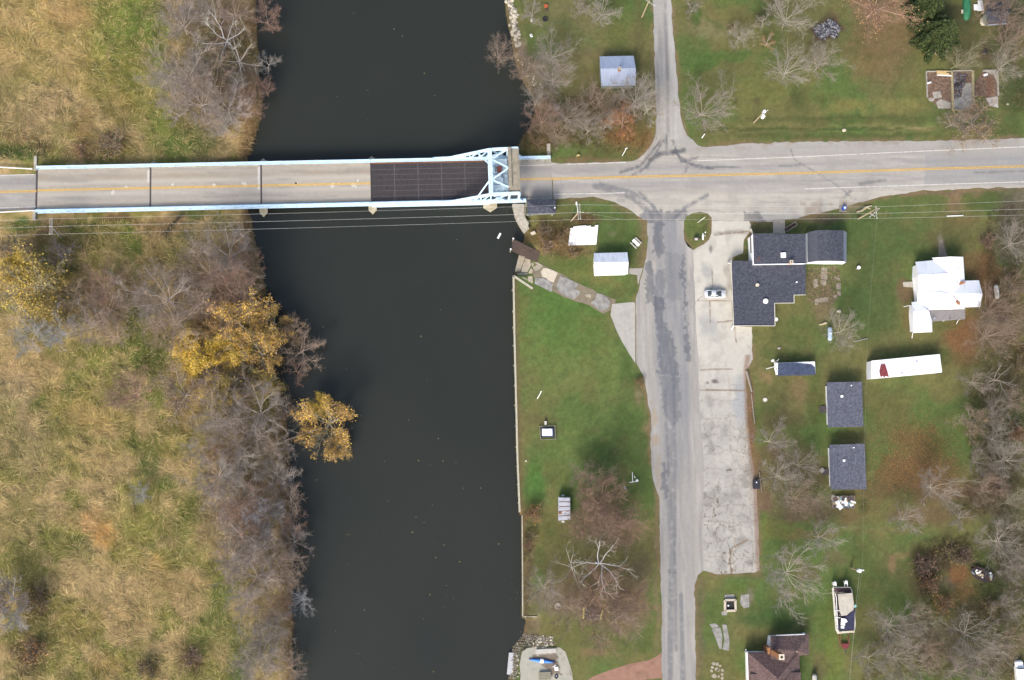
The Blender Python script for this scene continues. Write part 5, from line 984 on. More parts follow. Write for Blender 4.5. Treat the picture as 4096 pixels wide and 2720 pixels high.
for s in (-1, 1): m = MB(); m.beam(a+n*.85*s+Vector((0, 0, -.3)), b+n*.85*s+Vector((0, 0, -.3)), .28, .05); m.build('bench', OFFW, o)
for f in (.2, .8):
    p = a.lerp(b, f)
    for s in (-1, 1): m = MB(); m.beam(Vector((p.x, p.y, .7))+n*.25*s, Vector((p.x, p.y, 0))+n*.7*s, .09, .06); m.build('leg', OFFW, o)
m = MB(); a, b = PV(*zF(1728, 268), ZW+.08), PV(*zF(1746, 232), ZW+.08); m.beam(a, b, .42, .2); solo(m, 'floating_board', WHITE, 'small white board floating on the river south of the bridge', 'board')
slab(zDK, [(530, 130), (600, 100), (628, 145), (560, 175)], .25, 'boulder', 'flat pale boulder in the weeds below the curved bridge abutment', 'boulder', RAMPL)
# frame tables, signs and small yard things
def post_thing(name, label, cat, b, t, h, r=.06, mat=WHITE, head=None, hm=None, z0=0):
    p0 = PV(*b, z0); p1 = PV(*t, z0+h); o = thing(name, label, cat, tuple(p0)); m = MB(); m.tube([p0, p1], r, 7); m.build('post', mat, o)
    if head: m = MB(); m.box(p1, head, .5); m.build('panel', hm or WHITE, o)
    return o
post_thing('signpost', 'white sign post on the south lawn near the seawall', 'sign', zF(2002, 1385), zF(2030, 1335), 2.4, .07, head=(.3, .12, .25))
post_thing('signpost', 'slim white marker post at the grass corner north of the highway', 'sign', zC(1407, 962), zC(1427, 934), 1.8, .09)
post_thing('road_sign', 'small white road sign on two legs west of the north street', 'sign', zC(852, 1086), zC(880, 1035), 2.6, .06, head=(.5, .12, .6))
post_thing('signpost', 'pale wooden post on the grass island by the junction', 'post', zLT(350, 228), zLT(462, 146), 2.6, .1, OFFW)
o = thing('fire_hydrant', 'yellow fire hydrant on the grass north of the bridge end', 'hydrant', tuple(PV(*zC(538, 1090), 0))); p = PV(*zC(545, 1083), .4); m = MB(); m.cyl(p.xy, .17, 0, .75, 10); m.ball((p.x, p.y, .78), .2, jit=0); m.build('body', M('hydrant_yellow', A(230, 176, 50), .5), o); m = MB(); m.beam((p.x-.3, p.y, .5), (p.x+.3, p.y, .5), .14, .14); m.build('outlet_caps', WHITE, o); m = MB(); m.beam((p.x-.45, p.y-.3, 0), (p.x-.3, p.y-.1, 1.1), .07, .07); m.build('marker_rod', OFFW, o)
o = thing('oval_sign', 'oval white sign on a dark post on the grass island', 'sign', tuple(PV(*zLT(380, 480), 0))); a = PV(*zLT(427, 445), 2.6)
m = MB(); m.tube([PV(*zLT(380, 470), 0), a], .09, 7); m.build('post', DARKST, o); m = MB(); m.ball(a, .5, sq=(.33, 1.75, 1.3), jit=0, nu=12, nv=8); m.build('sign_panel', WHITE, o)
m = MB(); m.ball(PV(*zLT(465, 380), 2.2), .18, jit=0); m.ball(PV(*zLT(460, 430), 2.0), .13, jit=0); m.each('flood_lamp', WHITE, o)
o = thing('news_box', 'dark box with white front beside the oval sign on the grass island', 'box', tuple(PV(*zLT(320, 490), 0))); p = PV(*zLT(325, 480), .5); m = MB(); m.box((p.x, p.y, .5), (1.1, .7, 1.0)); m.build('cabinet', DARKST, o); m = MB(); m.box((p.x-.15, p.y-.2, 1.03), (.7, .5, .06)); m.build('lid', OFFW, o)
# fenced well cover
o = thing('fenced_pump', 'white topped pump house inside a square timber frame on the south lawn', 'pump enclosure', tuple(PV(*zO(598, 500), 0)))
c = [PV(*zO(*p), .55) for p in ((497, 332), (690, 320), (702, 492), (510, 500))]
m = MB()
for k in range(4): m.beam(c[k], c[(k+1) % 4], .09, .09); m.beam(c[k]+Vector((0, 0, -.35)), c[(k+1) % 4]+Vector((0, 0, -.35)), .07, .07); m.box((c[k].x, c[k].y, .3), (.14, .14, .65))
m.build('timber_frame', WOODG, o)
p = PV(*zO(600, 405), .3); m = MB(); m.box((p.x, p.y, .12), (2.9, 2.2, .24)); m.build('base', M('dark_blue_tarpaulin', A(58, 66, 100), .6, .2), o); p = PV(*zO(592, 405), .9); m = MB(); m.box((p.x, p.y, .62), (2.15, 1.45, .5)); m.box((p.x, p.y, .88), (2.3, 1.55, .05)); m.build('lid', WHITE, o)
o = thing('pump_box', 'small white pump box north of the square timber frame', 'box', tuple(PV(*zO(570, 310), 0))); p = PV(*zO(570, 288), .5); m = MB(); m.box((p.x, p.y, .35), (.4, .75, .6)); m.build('body', WHITE, o); m = MB(); m.box((p.x+.02, p.y, .67), (.46, .8, .05)); m.build('lid', OFFW, o); m = MB(); m.tube([(p.x, p.y+.4, .3), (p.x, p.y+1.3, .1)], .05, 6); m.build('hose', DARKST, o)
m = MB(); p = PV(*zO(325, 765), .12); m.ball(p, .16, jit=0, nu=10, nv=7); solo(m, 'white_ball', WHITE, 'small white ball on the south lawn by the seawall', 'ball')
# grey box trailer with rusty ribs
o = thing('utility_trailer', 'grey box trailer with rusty roof ribs on the riverside lawn', 'trailer', tuple(PV(*zO(800, 1510), 0)))
c = [PV(*zO(*p), 2.0) for p in ((735, 1218), (880, 1222), (884, 1500), (735, 1512))]; cc = sum(c, Vector())/4
m = MB(); m.prism([(p.x, p.y) for p in c], .55, 2.0); m.prism([(p.x+(cc.x-p.x)*.08, p.y+(cc.y-p.y)*.05) for p in c], 2.0, 2.12); m.build('body', M('grey_trailer_metal', A(196, 200, 210), .5, .12, 1.0, spec=.5), o)
m = MB()
for f in (.2, .41, .61, .81): m.beam(c[0].lerp(c[3], f)+Vector((.1, 0, .14)), c[1].lerp(c[2], f)+Vector((-.1, 0, .14)), .14, .06)
m.each('roof_rib', RUST, o); m = MB(); p = PV(*zO(755, 1415), 2.13); m.prism([(p.x-.4, p.y-.25), (p.x+.35, p.y-.3), (p.x+.3, p.y+.35), (p.x-.35, p.y+.3)], 2.11, 2.13); m.build('rust_stain', RUST, o)
m = MB(); p = PV(*zO(805, 1382), 2.2)
m.tube([(p.x+.28*math.cos(a), p.y+.34*math.sin(a), 2.16) for a in np.linspace(.4, 5.9, 9)], .035, 5); m.build('roof_handle', WHITE, o)
for s in (-1, 1):
    m = MB(); m.tube([(cc.x+s*1.0, cc.y, .38), (cc.x+s*1.2, cc.y, .38)], .36, 12); m.build('wheel', MATS['tyre_rubber'], o)
for y, l in ((1195, .9), (1530, -.9)): p = PV(*zO(790, y), .5); m = MB(); m.box((p.x, p.y, .5), (.7, .16, .14)); m.beam((p.x, p.y, .5), (p.x, p.y-l, .6), .1, .1); m.build('hitch', ALU, o)
o = thing('toppled_sign', 'white bent sign post lying on the lawn near the south street', 'sign', tuple(PV(*zO(1665, 1030), 0)))
m = MB(); m.beam(PV(*zO(1625, 1033), .3), PV(*zO(1712, 1022), .3), .13, .1); m.beam(PV(*zO(1665, 1030), .4), PV(*zO(1660, 905), .7), .1, .1); m.build('post', WHITE, o); m = MB(); p = PV(*zO(1720, 1010), .4); m.box(p, (.45, .5, .3), .5); m.build('panel', WHITE, o); m = MB(); p = PV(*zO(1690, 965), .3); m.box(p, (.25, .6, .06), .5); m.build('torn_panel', OFFW, o)
m = MB(); p = PV(*zO(1565, 1098), .05); m.box((p.x, p.y, .05), (.5, .8, .1), .5); solo(m, 'flat_stone', RAMPG, 'flat grey stone under the reddish tree near the toppled sign', 'stone')
# fire ring and raised bed
def ring(px, py, r, n, label, mat, name='fire_ring'):
    p = PV(px, py, 0); m = MB()
    for k in range(n): a = 2*math.pi*k/n; m.ball((p.x+r*math.cos(a), p.y+r*math.sin(a), .1), .22, k, sq=(1, 1, .7))
    m.cyl(p.xy, r*.85, -.02, .03, 12, 0); return solo(m, name, mat, label, 'fire ring')
STONE = M('field_stone', A(176, 166, 152), .95, .25, 2.0); CHAR = M('charcoal_ash', A(64, 62, 64), .95, .5, 3.0)
ring(2232, 2423, .6, 9, 'small stone fire ring under bare twigs near the river', STONE)
ring(*zC(315, 132), .55, 9, 'dark rusty fire ring on the lawn near the north boulders', CHAR)
o = thing('fire_pot', 'orange rusty fire pot on the lawn at the top edge', 'fire pot', tuple(PV(*zC(320, 45), 0))); p = PV(*zC(320, 42), .4); m = MB(); m.cyl(p.xy, .42, .1, .5, 12, r1=.5); m.build('bowl', M('orange_rusty_metal', A(196, 104, 64), .8, .3, 3.0), o); m = MB(); m.cyl((p.x+.1, p.y-.9), .3, 0, .4, 8); m.build('log_stand', TIMBD, o)
o = thing('lawn_chair', 'small white lawn chair near the north riverbank', 'chair', tuple(PV(*zC(220, 145), 0))); p = PV(*zC(220, 145), .4); m = MB(); m.box((p.x, p.y, .4), (.5, .5, .06)); m.build('seat', OFFW, o); m = MB(); m.box((p.x, p.y+.26, .7), (.5, .06, .6)); m.build('backrest', OFFW, o)
for sx in (-.2, .2):
    for sy in (-.2, .2): m = MB(); m.box((p.x+sx, p.y+sy, .19), (.05, .05, .38)); m.build('leg', OFFW, o)
o = thing('plastic_crate', 'small white crate on the lawn beside the north boulders', 'crate', tuple(PV(*zC(218, 250), 0))); p = PV(*zC(218, 248), .2); m = MB(); m.box((p.x, p.y, .2), (.55, .7, .4), .4); m.build('crate_body', WHITE, o); m = MB(); m.box((p.x, p.y, .41), (.4, .55, .02), .4); m.build('lid', OFFW, o)
o = thing('raised_bed', 'stone filled bed between yellowed timbers under bare trees', 'raised bed', tuple(PV(*zK(640, 1145), 0)))
c = [PV(*zK(*p), .3) for p in ((585, 1062), (712, 1080), (698, 1150), (580, 1140))]
m = MB(); m.beam(c[0], c[3], .3, .5); m.beam(c[1], c[2], .3, .5); m.each('side_timber', M('lichen_yellow_timber', A(196, 184, 120), .9, .35, 3.0), o)
m = MB()
for k in range(60): f, h = random.random(), random.random(); p = c[0].lerp(c[1], .08+.84*f).lerp(c[3].lerp(c[2], .08+.84*f), h); m.ball((p.x, p.y, .2+random.uniform(0, .12)), random.uniform(.15, .3), k, sq=(1, 1, .6))
m.build('stones', M('mossy_bed_stones', A(118, 112, 104), .95, .4, 2.0), o)
# bottom landing
o = thing('floating_dock', 'pale grey floating dock moored at the stony landing', 'dock', tuple(PV(*zS(385, 1160), ZW)))
c = [PV(*zS(*p), ZW+.6) for p in ((332, 652), (515, 662), (465, 1185), (280, 1165))]; m = MB()
for k in range(14):
    f0, f1 = k/14+.003, (k+1)/14-.003; m.prism([(p.x, p.y) for p in (c[0].lerp(c[3], f0), c[1].lerp(c[2], f0), c[1].lerp(c[2], f1), c[0].lerp(c[3], f1))], ZW+.5, ZW+.6)
m.build('deck_boards', M('pale_grey_boards', A(206, 208, 212), .7, .08, 2.0), o); m = MB(); m.prism([(p.x, p.y) for p in c], ZW-.1, ZW+.48); m.build('float', WOODG, o)
m = MB()
for y in (690, 885, 1110): m.beam(PV(*zS(490, y), ZW+.9), PV(*zS(660, y+5), ZW+1.3), .16, .1)
m.each('gangway_bar', WOODG, o)
o = thing('kayak', 'bright blue kayak with white cockpit cover on the gravel landing', 'kayak', tuple(PV(*zS(1100, 870), .02)))
a, b = PV(*zS(800, 812), .3), PV(*zS(1400, 885), .3); d = b-a; n = Vector((-d.y, d.x, 0)).normalized(); BL_ = M('blue_kayak_plastic', A(70, 146, 236), .35, .08, spec=.5)
prof = [(0, .02, .3), (.12, .2, .3), (.3, .36, .34), (.5, .42, .36), (.7, .36, .34), (.88, .2, .3), (1, .02, .32)]
m = MB(); m.loft([[tuple(a+d*f+n*w_*s+Vector((0, 0, z-.28))) for s, z in ((-1, .3*1), (-.7, .05), (0, 0), (.7, .05), (1, .3), (.5, .3+h*.3), (0, .3+h*.45), (-.5, .3+h*.3))] for f, w_, h in prof]); m.build('hull', BL_, o, smooth=True)
m = MB(); m.loft([[tuple(a+d*f+n*w_*s+Vector((0, 0, z-.26))) for s, z in ((-1, .31), (-.5, .44), (0, .5), (.5, .44), (1, .31))] for f, w_ in ((.44, .43), (.5, .45), (.58, .43))], cap=True); m.build('cockpit_cover', WHITE, o)
def bench(zf, pts, z, label, mat, planks, name='bench'):
    c = [PV(*zf(*p), z) for p in pts]; o = thing(name, label, name.replace('_', ' '), (c[3].x, c[3].y, 0)); m = MB()
    for k in range(planks): m.prism([(p.x, p.y) for p in (c[0].lerp(c[3], k/planks+.01), c[1].lerp(c[2], k/planks+.01), c[1].lerp(c[2], (k+1)/planks-.01), c[0].lerp(c[3], (k+1)/planks-.01))], z-.06, z)
    m.build('seat', mat, o)
    for f in (.08, .92):
        p = c[0].lerp(c[1], f).lerp(c[3].lerp(c[2], f), .5); m = MB(); m.box((p.x, p.y, z/2-.03), (.12, abs((c[0]-c[3]).y)*.85, z-.06)); m.build('leg', WOODG, o)
bench(zS, ((955, 580), (1435, 555), (1440, 655), (960, 690)), .5, 'pale grey jon boat lid like bench north of the blue kayak', M('pale_bench_boards', A(206, 202, 194), .8, .1, 2.0), 3)
bench(zS, ((1035, 1120), (1310, 1105), (1330, 1290), (1035, 1300)), .55, 'weathered olive wooden bench at the bottom edge of the landing', M('olive_bench_wood', A(150, 148, 128), .9, .2), 5)
o = thing('garden_chair', 'white garden chair beside leaf litter east of the kayak', 'chair', tuple(PV(*zS(1450, 1060), 0))); p = PV(*zS(1450, 1035), .42); m = MB(); m.box((p.x, p.y, .42), (.8, .8, .07), .1); m.build('seat', WHITE, o); p2 = PV(*zS(1400, 965), .8); m = MB(); m.box((p2.x, p2.y, .75), (.8, .12, .7), .5); m.build('backrest', WHITE, o)
for sx in (-.32, .32):
    for sy in (-.32, .32): m = MB(); m.box((p.x+sx, p.y+sy, .2), (.06, .06, .4)); m.build('leg', WHITE, o)
o = thing('tyre_planter', 'old tyre lying flat on the gravel landing', 'tyre', tuple(PV(*zS(1448, 1215), 0))); p = PV(*zS(1448, 1215), .1)
m = MB(); m.tube([(p.x+.3*math.cos(a), p.y+.38*math.sin(a), .13) for a in np.linspace(0, 2*math.pi, 15)], .12, 7); m.build('tyre_ring', MATS['tyre_rubber'], o); m = MB(); m.cyl(p.xy, .24, 0, .06); m.build('filling', GALV, o)
m = MB(); m.tube([PV(*zS(1760, 1070), .1), PV(*zS(1790, 1220), .15)], .07, 6); solo(m, 'driftwood_pole', POLEG, 'thin pale pole lying along the edge of the gravel landing', 'pole')
# ------------------------------------------------------------------ stones
def rock_lib(n):
    L = []
    for k in range(n):
        m = MB(); m.ball((0, 0, .1), .5, 100+k, sq=(1, random.uniform(.6, .9), .6), jit=.5); me = m.build('boulder', M('pale_rock', A(206, 198, 178), .95, .3, 1.2)); L.append(me)
    return L
rocks = rock_lib(6); used = set()
def boulder(px, py, z, s, label, group):
    k = random.randrange(6); src = rocks[k]
    if k in used: o = src.copy(); COL.objects.link(o)
    else: o = src; used.add(k)
    p = PV(px, py, z); o.location = p; o.scale = (s, s, s); o.rotation_euler = (0, 0, random.uniform(0, 6)); tag(o, label, 'boulder', group)
rr = random.Random(5)
for k in range(95):
    f = rr.random()**.9; x = np.interp(f, [0, .25, .5, .75, 1], [2042, 2050, 2058, 2066, 2074])+rr.gauss(0, 8); y = f*182; p = PV(x, y, 0)
    boulder(x, y, gz(p.x, p.y), rr.uniform(.4, 1.25), 'pale boulder in the rock line on the riverbank at the top edge', 'boulders lining the north riverbank')
for k in range(80):
    a = rr.random(); x, y = (rr.uniform(2062, 2215), rr.uniform(2540, 2592)) if a < .7 else (rr.uniform(2046, 2094), rr.uniform(2575, 2720))
    if a < .7 and y < 2560 and x < 2085: x += 30
    p = PV(x, y, 0); boulder(x, y, gz(p.x, p.y), rr.uniform(.25, .75), 'small pale boulder in the riprap around the gravel landing', 'boulders around the gravel landing')
for k in range(16):
    x, y = rr.choice([(2120, 300), (2135, 316), (2098, 258), (2150, 335), (2108, 280), (2080, 250), (2140, 305), (2112, 272)]); x += rr.gauss(0, 8); y += rr.gauss(0, 8); p = PV(x, y, 0)
    boulder(x, y, gz(p.x, p.y), rr.uniform(.3, .7), 'tan boulder on the brushy riverbank north of the bridge', 'boulders on the brushy bank')
def rubble(name, zone, n, s, mat, label=None):
    V = []; F = []; k = 0
    while k < n:
        x = rr.uniform(min(p[0] for p in zone), max(p[0] for p in zone)); y = rr.uniform(min(p[1] for p in zone), max(p[1] for p in zone))
        if not inpoly(np.array([x]), np.array([y]), zone)[0]: continue
        p = PV(x, y, 0); z = gz(p.x, p.y); q = rr.uniform(.5, 1)*s; a = rr.uniform(0, 6)
        b = len(V); V += [(p.x+q*math.cos(a+i*1.57+rr.uniform(-.3, .3)), p.y+q*.8*math.sin(a+i*1.57), z+.02) for i in range(4)]+[(p.x, p.y, z+q*.7)]
        F += [(b, b+1, b+4), (b+1, b+2, b+4), (b+2, b+3, b+4), (b+3, b, b+4)]; k += 1
    return tag(raw_mesh(name, V, F, mat, nper=3), label, None, None, 'stuff')
RB1 = M('mixed_rubble_stone', A(170, 160, 144), .95, .6, 3.0, col2=A(96, 88, 78), thr=(.4, .6))
rubble('rubble', [(2030, 0), (2050, 0), (2062, 50), (2080, 150), (2084, 184), (2066, 180), (2046, 90)], 700, .28, RB1)
rubble('rubble', [(2060, 2572), (2100, 2540), (2190, 2545), (2222, 2575), (2170, 2590), (2110, 2592), (2078, 2640), (2068, 2720), (2036, 2720), (2040, 2618)], 1500, .2, RB1)
rubble('rubble', [(2066, 190), (2096, 180), (2160, 330), (2190, 400), (2150, 420), (2100, 300)], 500, .16, RB1)
# ------------------------------------------------------------------ yards
def tank(a, b, r, label, mat):
    p, q = PV(*a, 1.0), PV(*b, 1.0); p.z = q.z = 1.0; d = (q-p).normalized(); o = thing('propane_tank', label, 'propane tank', tuple(((p+q)/2).xy)+(0,)); L = (q-p).length
    pts = []; rs = []
    for f, k in ((0, .25), (.03, .62), (.08, .9), (.13, 1), (.87, 1), (.92, .9), (.97, .62), (1, .25)): pts.append(p+d*L*f); rs.append(r*k)
    m = MB(); m.tube(pts, rs, 14); m.build('vessel', mat, o, smooth=True)
    m = MB(); c = (p+q)/2; m.cyl(c.xy, .2, 1.0+r*.9, 1.0+r+.16, 10); m.build('valve_dome', ALU, o)
    for f in (.22, .78): c = p.lerp(q, f); m = MB(); m.box((c.x, c.y, .25), (r*1.6, .2, .55), math.atan2(d.y, d.x)+math.pi/2); m.build('leg', DARKST, o)
TBL = M('pale_blue_tank_paint', A(190, 212, 232), .4, .08, spec=.5)
tank(zH(738, 1060), zH(739, 1155), .52, 'pale blue propane tank beside the round bare tree', TBL)
tank(zH(1895, 765), zH(1906, 862), .52, 'white propane tank in leaf litter east of the farmhouse', OFFW)
tank(zBH(1905, 1275), zBH(1940, 1700), .55, 'white propane tank beside the brown shingled house', OFFW)
# concrete porch, ramp of planter, entry post
slab(zTV, [(678, 130), (830, 127), (836, 305), (682, 300)], .22, 'concrete_porch', 'square tan concrete porch on the north side of the tavern', 'porch', M('tan_porch_concrete', A(190, 178, 158), .9, .1, 1.5))
slab(zTV, [(430, 300), (690, 296), (690, 312), (430, 318)], .12, 'concrete_walk', 'narrow concrete walk along the north wall of the tavern', 'walk', RAMP)
o = thing('raised_planter', 'long brown planter box with pale rim beside the tavern porch', 'planter', tuple(PV(*zTV(905, 215), 0))); a, b = PV(*zTV(836, 258), .3), PV(*zTV(975, 172), .3); m = MB(); n = Vector((-(b-a).y, (b-a).x, 0)).normalized()
for s in (-1, 1): m.beam(a+n*.42*s+Vector((0, 0, -.1)), b+n*.42*s+Vector((0, 0, -.1)), .14, .5)
m.beam(b-n*.42+Vector((0, 0, -.1)), b+n*.42+Vector((0, 0, -.1)), .14, .5); m.build('rim', RAMP, o); m = MB(); m.beam(a+Vector((0, 0, -.15)), b+Vector((0, 0, -.15)), .7, .2); m.build('soil', M('brown_bark_mulch', A(92, 66, 58), .95, .4, 3.0), o)
o = thing('sandwich_board', 'white frame board leaning at the corner of the tavern', 'sign', tuple(PV(*zTV(400, 290), 0))); m = MB(); c = [PV(*zTV(*p), z) for p, z in (((378, 255), .1), ((395, 238), 1.6), ((428, 305), 1.6), ((408, 315), .1))]
for k in range(4): m.beam(c[k], c[(k+1) % 4], .12, .12)
m.build('board_frame', OFFW, o); m = MB(); m.add([c[0].lerp(c[2], .1), c[1].lerp(c[3], .1), c[2].lerp(c[0], .1), c[3].lerp(c[1], .1)], [(0, 1, 2, 3)]); m.build('panel', CAPC, o)
g = 'broken patio slabs behind the tavern'
PAT = M('mossy_patio_slab', A(158, 148, 132), .95, .3, 1.5)
for zf, pts, lab in ((zTV, [(1300, 740), (1370, 735), (1375, 890), (1290, 880)], 'long tan patio slab leading south from the gambrel garage'), (zTV, [(1195, 890), (1250, 880), (1255, 990), (1200, 1000)], 'grey patio slab west of the long tan slab'), (zTV, [(1470, 850), (1535, 870), (1530, 900), (1460, 880)], 'thin broken slab at the east side of the patio'), (zTV, [(1490, 935), (1545, 935), (1545, 1020), (1485, 1010)], 'square pale slab at the east edge of the patio'), (zTV, [(1500, 1035), (1545, 1040), (1545, 1100), (1505, 1080)], 'small slab just south of the square pale slab'), (zTV, [(1290, 895), (1360, 890), (1360, 965), (1300, 960)], 'dark stained slab in the centre of the patio'), (zTV, [(1215, 1140), (1330, 1120), (1390, 1120), (1380, 1170), (1260, 1185), (1250, 1215), (1215, 1210)], 'pale crooked row of slabs closing the patio on the south'), (zTV, [(1450, 1090), (1500, 1090), (1490, 1125), (1450, 1120)], 'tiny slab at the south east corner of the patio')):
    slab(zf, pts, .06, 'patio_slab', lab, 'slab', PAT, g)
def stone_at(px, py, s, label, mat=STONE, name='stone', cat='stone', seed=1):
    p = PV(px, py, 0); m = MB(); m.ball((p.x, p.y, s*.3), s, seed, sq=(1, .8, .6), jit=.5); solo(m, name, mat, label, cat)
stone_at(*zTV(1520, 1298), .55, 'pale stump like stone on the grass north of the round bare tree', RAMPL); stone_at(*zH(383, 1207), .4, 'lone brown stone on the lawn west of the pale blue tank', STONE, seed=2)
m = MB(); m.tube([PV(*zH(665, 1045), .12), PV(*zH(712, 1030), .15)], [.2, .3], 6); solo(m, 'log', M('pale_driftwood', A(196, 182, 150), .9, .2), 'short pale log beside the pale blue propane tank', 'log')
o = thing('barrel', 'small white drum standing on the lawn east of the gambrel garage', 'barrel', tuple(PV(*zH(938, 650), 0))); p = PV(*zH(940, 645), .9); m = MB(); m.cyl(p.xy, .38, 0, .9, 12); m.build('drum', SIDE_G, o); m = MB(); m.cyl(p.xy, .42, .9, .96, 12); m.build('lid', WHITE, o)
o = thing('barrel', 'blue barrel on a small pallet beside the highway shoulder', 'barrel', tuple(PV(*zD(838, 1455), 0))); p = PV(*zD(841, 1447), .9); m = MB(); m.cyl(p.xy, .5, .14, 1.0, 12); m.build('drum', M('blue_barrel_plastic', A(48, 92, 196), .4, .1), o); m = MB(); m.cyl((p.x, p.y-.05), .25, 1.0, 1.06, 10); m.build('lid', WHITE, o); p = PV(*zD(830, 1455), .1); m = MB()
for k in range(4): m.box((p.x-.1, p.y-.6+.38*k, .07), (1.7, .28, .12))
m.build('pallet', WOODG, o)
m = MB(); pts = [PV(*zD(*q), .25) for q in ((925, 1478), (960, 1468), (990, 1445), (1030, 1432))]; m.tube(pts, [.2, .3, .28, .12], 7); m.tube([pts[1], pts[1]+Vector((.6, .9, .3))], [.16, .05], 5); m.tube([pts[2], pts[2]+Vector((1.0, -.5, .3))], [.16, .05], 5); solo(m, 'fallen_branch', M('pale_driftwood', A(196, 182, 150), .9, .2), 'pale broken branch lying beside the highway utility pole', 'branch')
m = MB(); m.tube([PV(*zH(905, 1162), .1), PV(*zH(1000, 1138), .15)], .1, 6); solo(m, 'pole_on_ground', POLEG, 'thin pole lying on the lawn east of the round bare tree', 'pole')
m = MB(); m.tube([PV(*zH(1553, 286), .15), PV(*zH(1668, 282), .15)], .11, 6); solo(m, 'culvert_pipe', ALU, 'thin grey pipe lying on the grass south of the highway', 'pipe')
o = thing('log_edging', 'weathered log and rail along the parking lot edge', 'log', tuple(PV(*zN(305, 300), 0))); m = MB(); m.tube([PV(*zN(268, 105), .2), PV(*zN(338, 370), .2)], [.28, .2], 8); m.build('log', WOODG, o); m = MB(); m.tube([PV(*zN(330, 390), .2), PV(*zN(374, 770), .2)], .09, 6); m.build('rail', POLEG, o)
o = thing('well_cover', 'round pale concrete well cover on the dry lawn', 'well cover', tuple(PV(*zN(504, 467), 0))); p = PV(*zN(504, 467), .2); m = MB(); m.cyl(p.xy, .5, 0, .22, 18); m.build('ring', RAMPL, o); m = MB()
for k in range(6): m.beam((p.x-.4*math.cos(k*.52), p.y-.4*math.sin(k*.52), .23), (p.x+.4*math.cos(k*.52), p.y+.4*math.sin(k*.52), .23), .05, .04)
m.build('lid_ribs', WHITE, o)
o = thing('waste_bin', 'black wheeled bin with white label at the parking lot corner', 'bin', tuple(PV(*zK(1785, 215), 0))); p = PV(*zK(1787, 205), .9); m = MB(); m.loft([[(p.x+s*a, p.y+t*b, z) for s, t in ((-1, -1), (1, -1), (1, 1), (-1, 1))] for a, b, z in ((.62, .8, 0), (.72, .95, 1.0))]); m.build('body', M('black_bin_plastic', (.022, .024, .034), .6), o); m = MB(); m.box((p.x, p.y, 1.04), (1.5, 2.0, .08)); m.build('lid', M('black_bin_plastic', (.022, .024, .034), .6), o); m = MB(); m.box((p.x, p.y+.45, 1.085), (.22, .3, .012)); m.build('label', WHITE, o)
for k, (x, y) in enumerate(((1808, 118), (1824, 260))): pass
m = MB(); m.tube([PV(*zK(1808, 120), .5), PV(*zK(1825, 262), .5)], .07, 6); m.box(PV(*zK(1808, 120), .3), (.12, .12, .6)); m.box(PV(*zK(1825, 262), .3), (.12, .12, .6)); solo(m, 'guard_rail', WOODG, 'short wooden rail beside the black bin', 'rail')
# camper under tarp
o = thing('camper', 'white camper half covered with dark tarp on the tavern lawn', 'camper', tuple(PV(*zMH(450, 290), 0)))
c = [PV(*zMH(*p), 2.1) for p in ((200, 222), (682, 205), (690, 355), (222, 366))]
m = MB(); m.prism([(p.x, p.y) for p in c], .5, 2.1); m.build('body', SIDE_W, o)
t = [PV(*zMH(*p), z) for p, z in (((222, 226), 2.16), ((410, 220), 2.3), ((470, 228), 2.36), ((640, 240), 2.2), ((682, 275), 2.14), ((690, 362), 2.16), ((520, 372), 2.22), ((420, 366), 2.4), ((330, 374), 2.25), ((222, 374), 2.16))]
m = MB(); m.prism([(p.x, p.y) for p in t], 2.1, [p.z for p in t])
for a, b in zip(t[4:], t[5:]): m.add([a+Vector((0, -.05, -.02)), b+Vector((0, -.05, -.02)), b+Vector((0, -.12, -1.1)), a+Vector((0, -.12, -1.1))], [(0, 1, 2, 3)])
m.build('tarpaulin', M('dark_blue_grey_tarp', A(74, 84, 108), .55, .3, 1.2, bump=.6), o)
m = MB(); m.beam(PV(*zMH(195, 235), 2.0), PV(*zMH(187, 300), 2.0), .3, .3); m.beam(PV(*zMH(187, 300), 2.0), PV(*zMH(212, 360), 2.0), .3, .3); m.build('awning_arm', WHITE, o)
m = MB(); m.beam(PV(*zMH(180, 268), .5), PV(*zMH(75, 298), .4), .12, .1); m.build('drawbar', ALU, o)
for x in (380, 470): m = MB(); p = PV(*zMH(x, 362), .3); m.tube([(p.x, p.y, .33), (p.x, p.y-.2, .33)], .33, 10); m.build('wheel', MATS['tyre_rubber'], o)
# cabin boat on its trailer
o = thing('boat_trailer', 'rusty boat trailer under the covered cabin boat', 'trailer', tuple(PV(*zQ(500, 1200), 0))); m = MB()
for xa, xb in ((430, 415), (560, 590)): m.beam(PV(*zQ(xa, 900), .6), PV(*zQ(xb if xa > 500 else 425, 1300), .5), .14, .18)
m.beam(PV(*zQ(395, 1090), .6), PV(*zQ(425, 1310), .5), .12, .14); m.beam(PV(*zQ(545, 1120), .6), PV(*zQ(575, 1250), .5), .12, .14); m.build('frame', RUST, o); m = MB(); m.prism([PV(*zQ(*p), .6).xy[:] for p in ((440, 1250), (575, 1245), (560, 1330), (470, 1335))], .5, .66); m.build('winch_plate', M('dark_red_rust', A(132, 62, 66), .85, .45, 3.0), o); m = MB(); m.tube([PV(*zQ(515, 1330), .5), PV(*zQ(520, 1405), .5)], .12, 6); m.build('hitch', DARKST, o)
for x in (340, 660): m = MB(); p = PV(*zQ(x, 800), .4); m.tube([(p.x-.1, p.y, .38), (p.x+.1, p.y, .38)], .38, 10); m.build('wheel', MATS['tyre_rubber'], o)
o = thing('cabin_boat', 'old white cabin boat with sagging beige cover and two outboards on the lawn', 'boat', tuple(PV(*zQ(500, 700), .7)))
HULL = M('chalky_white_gelcoat', A(228, 224, 206), .6, .2, 1.5)
def hp(pts, z): return [PV(*zQ(*p), z) for p in pts]
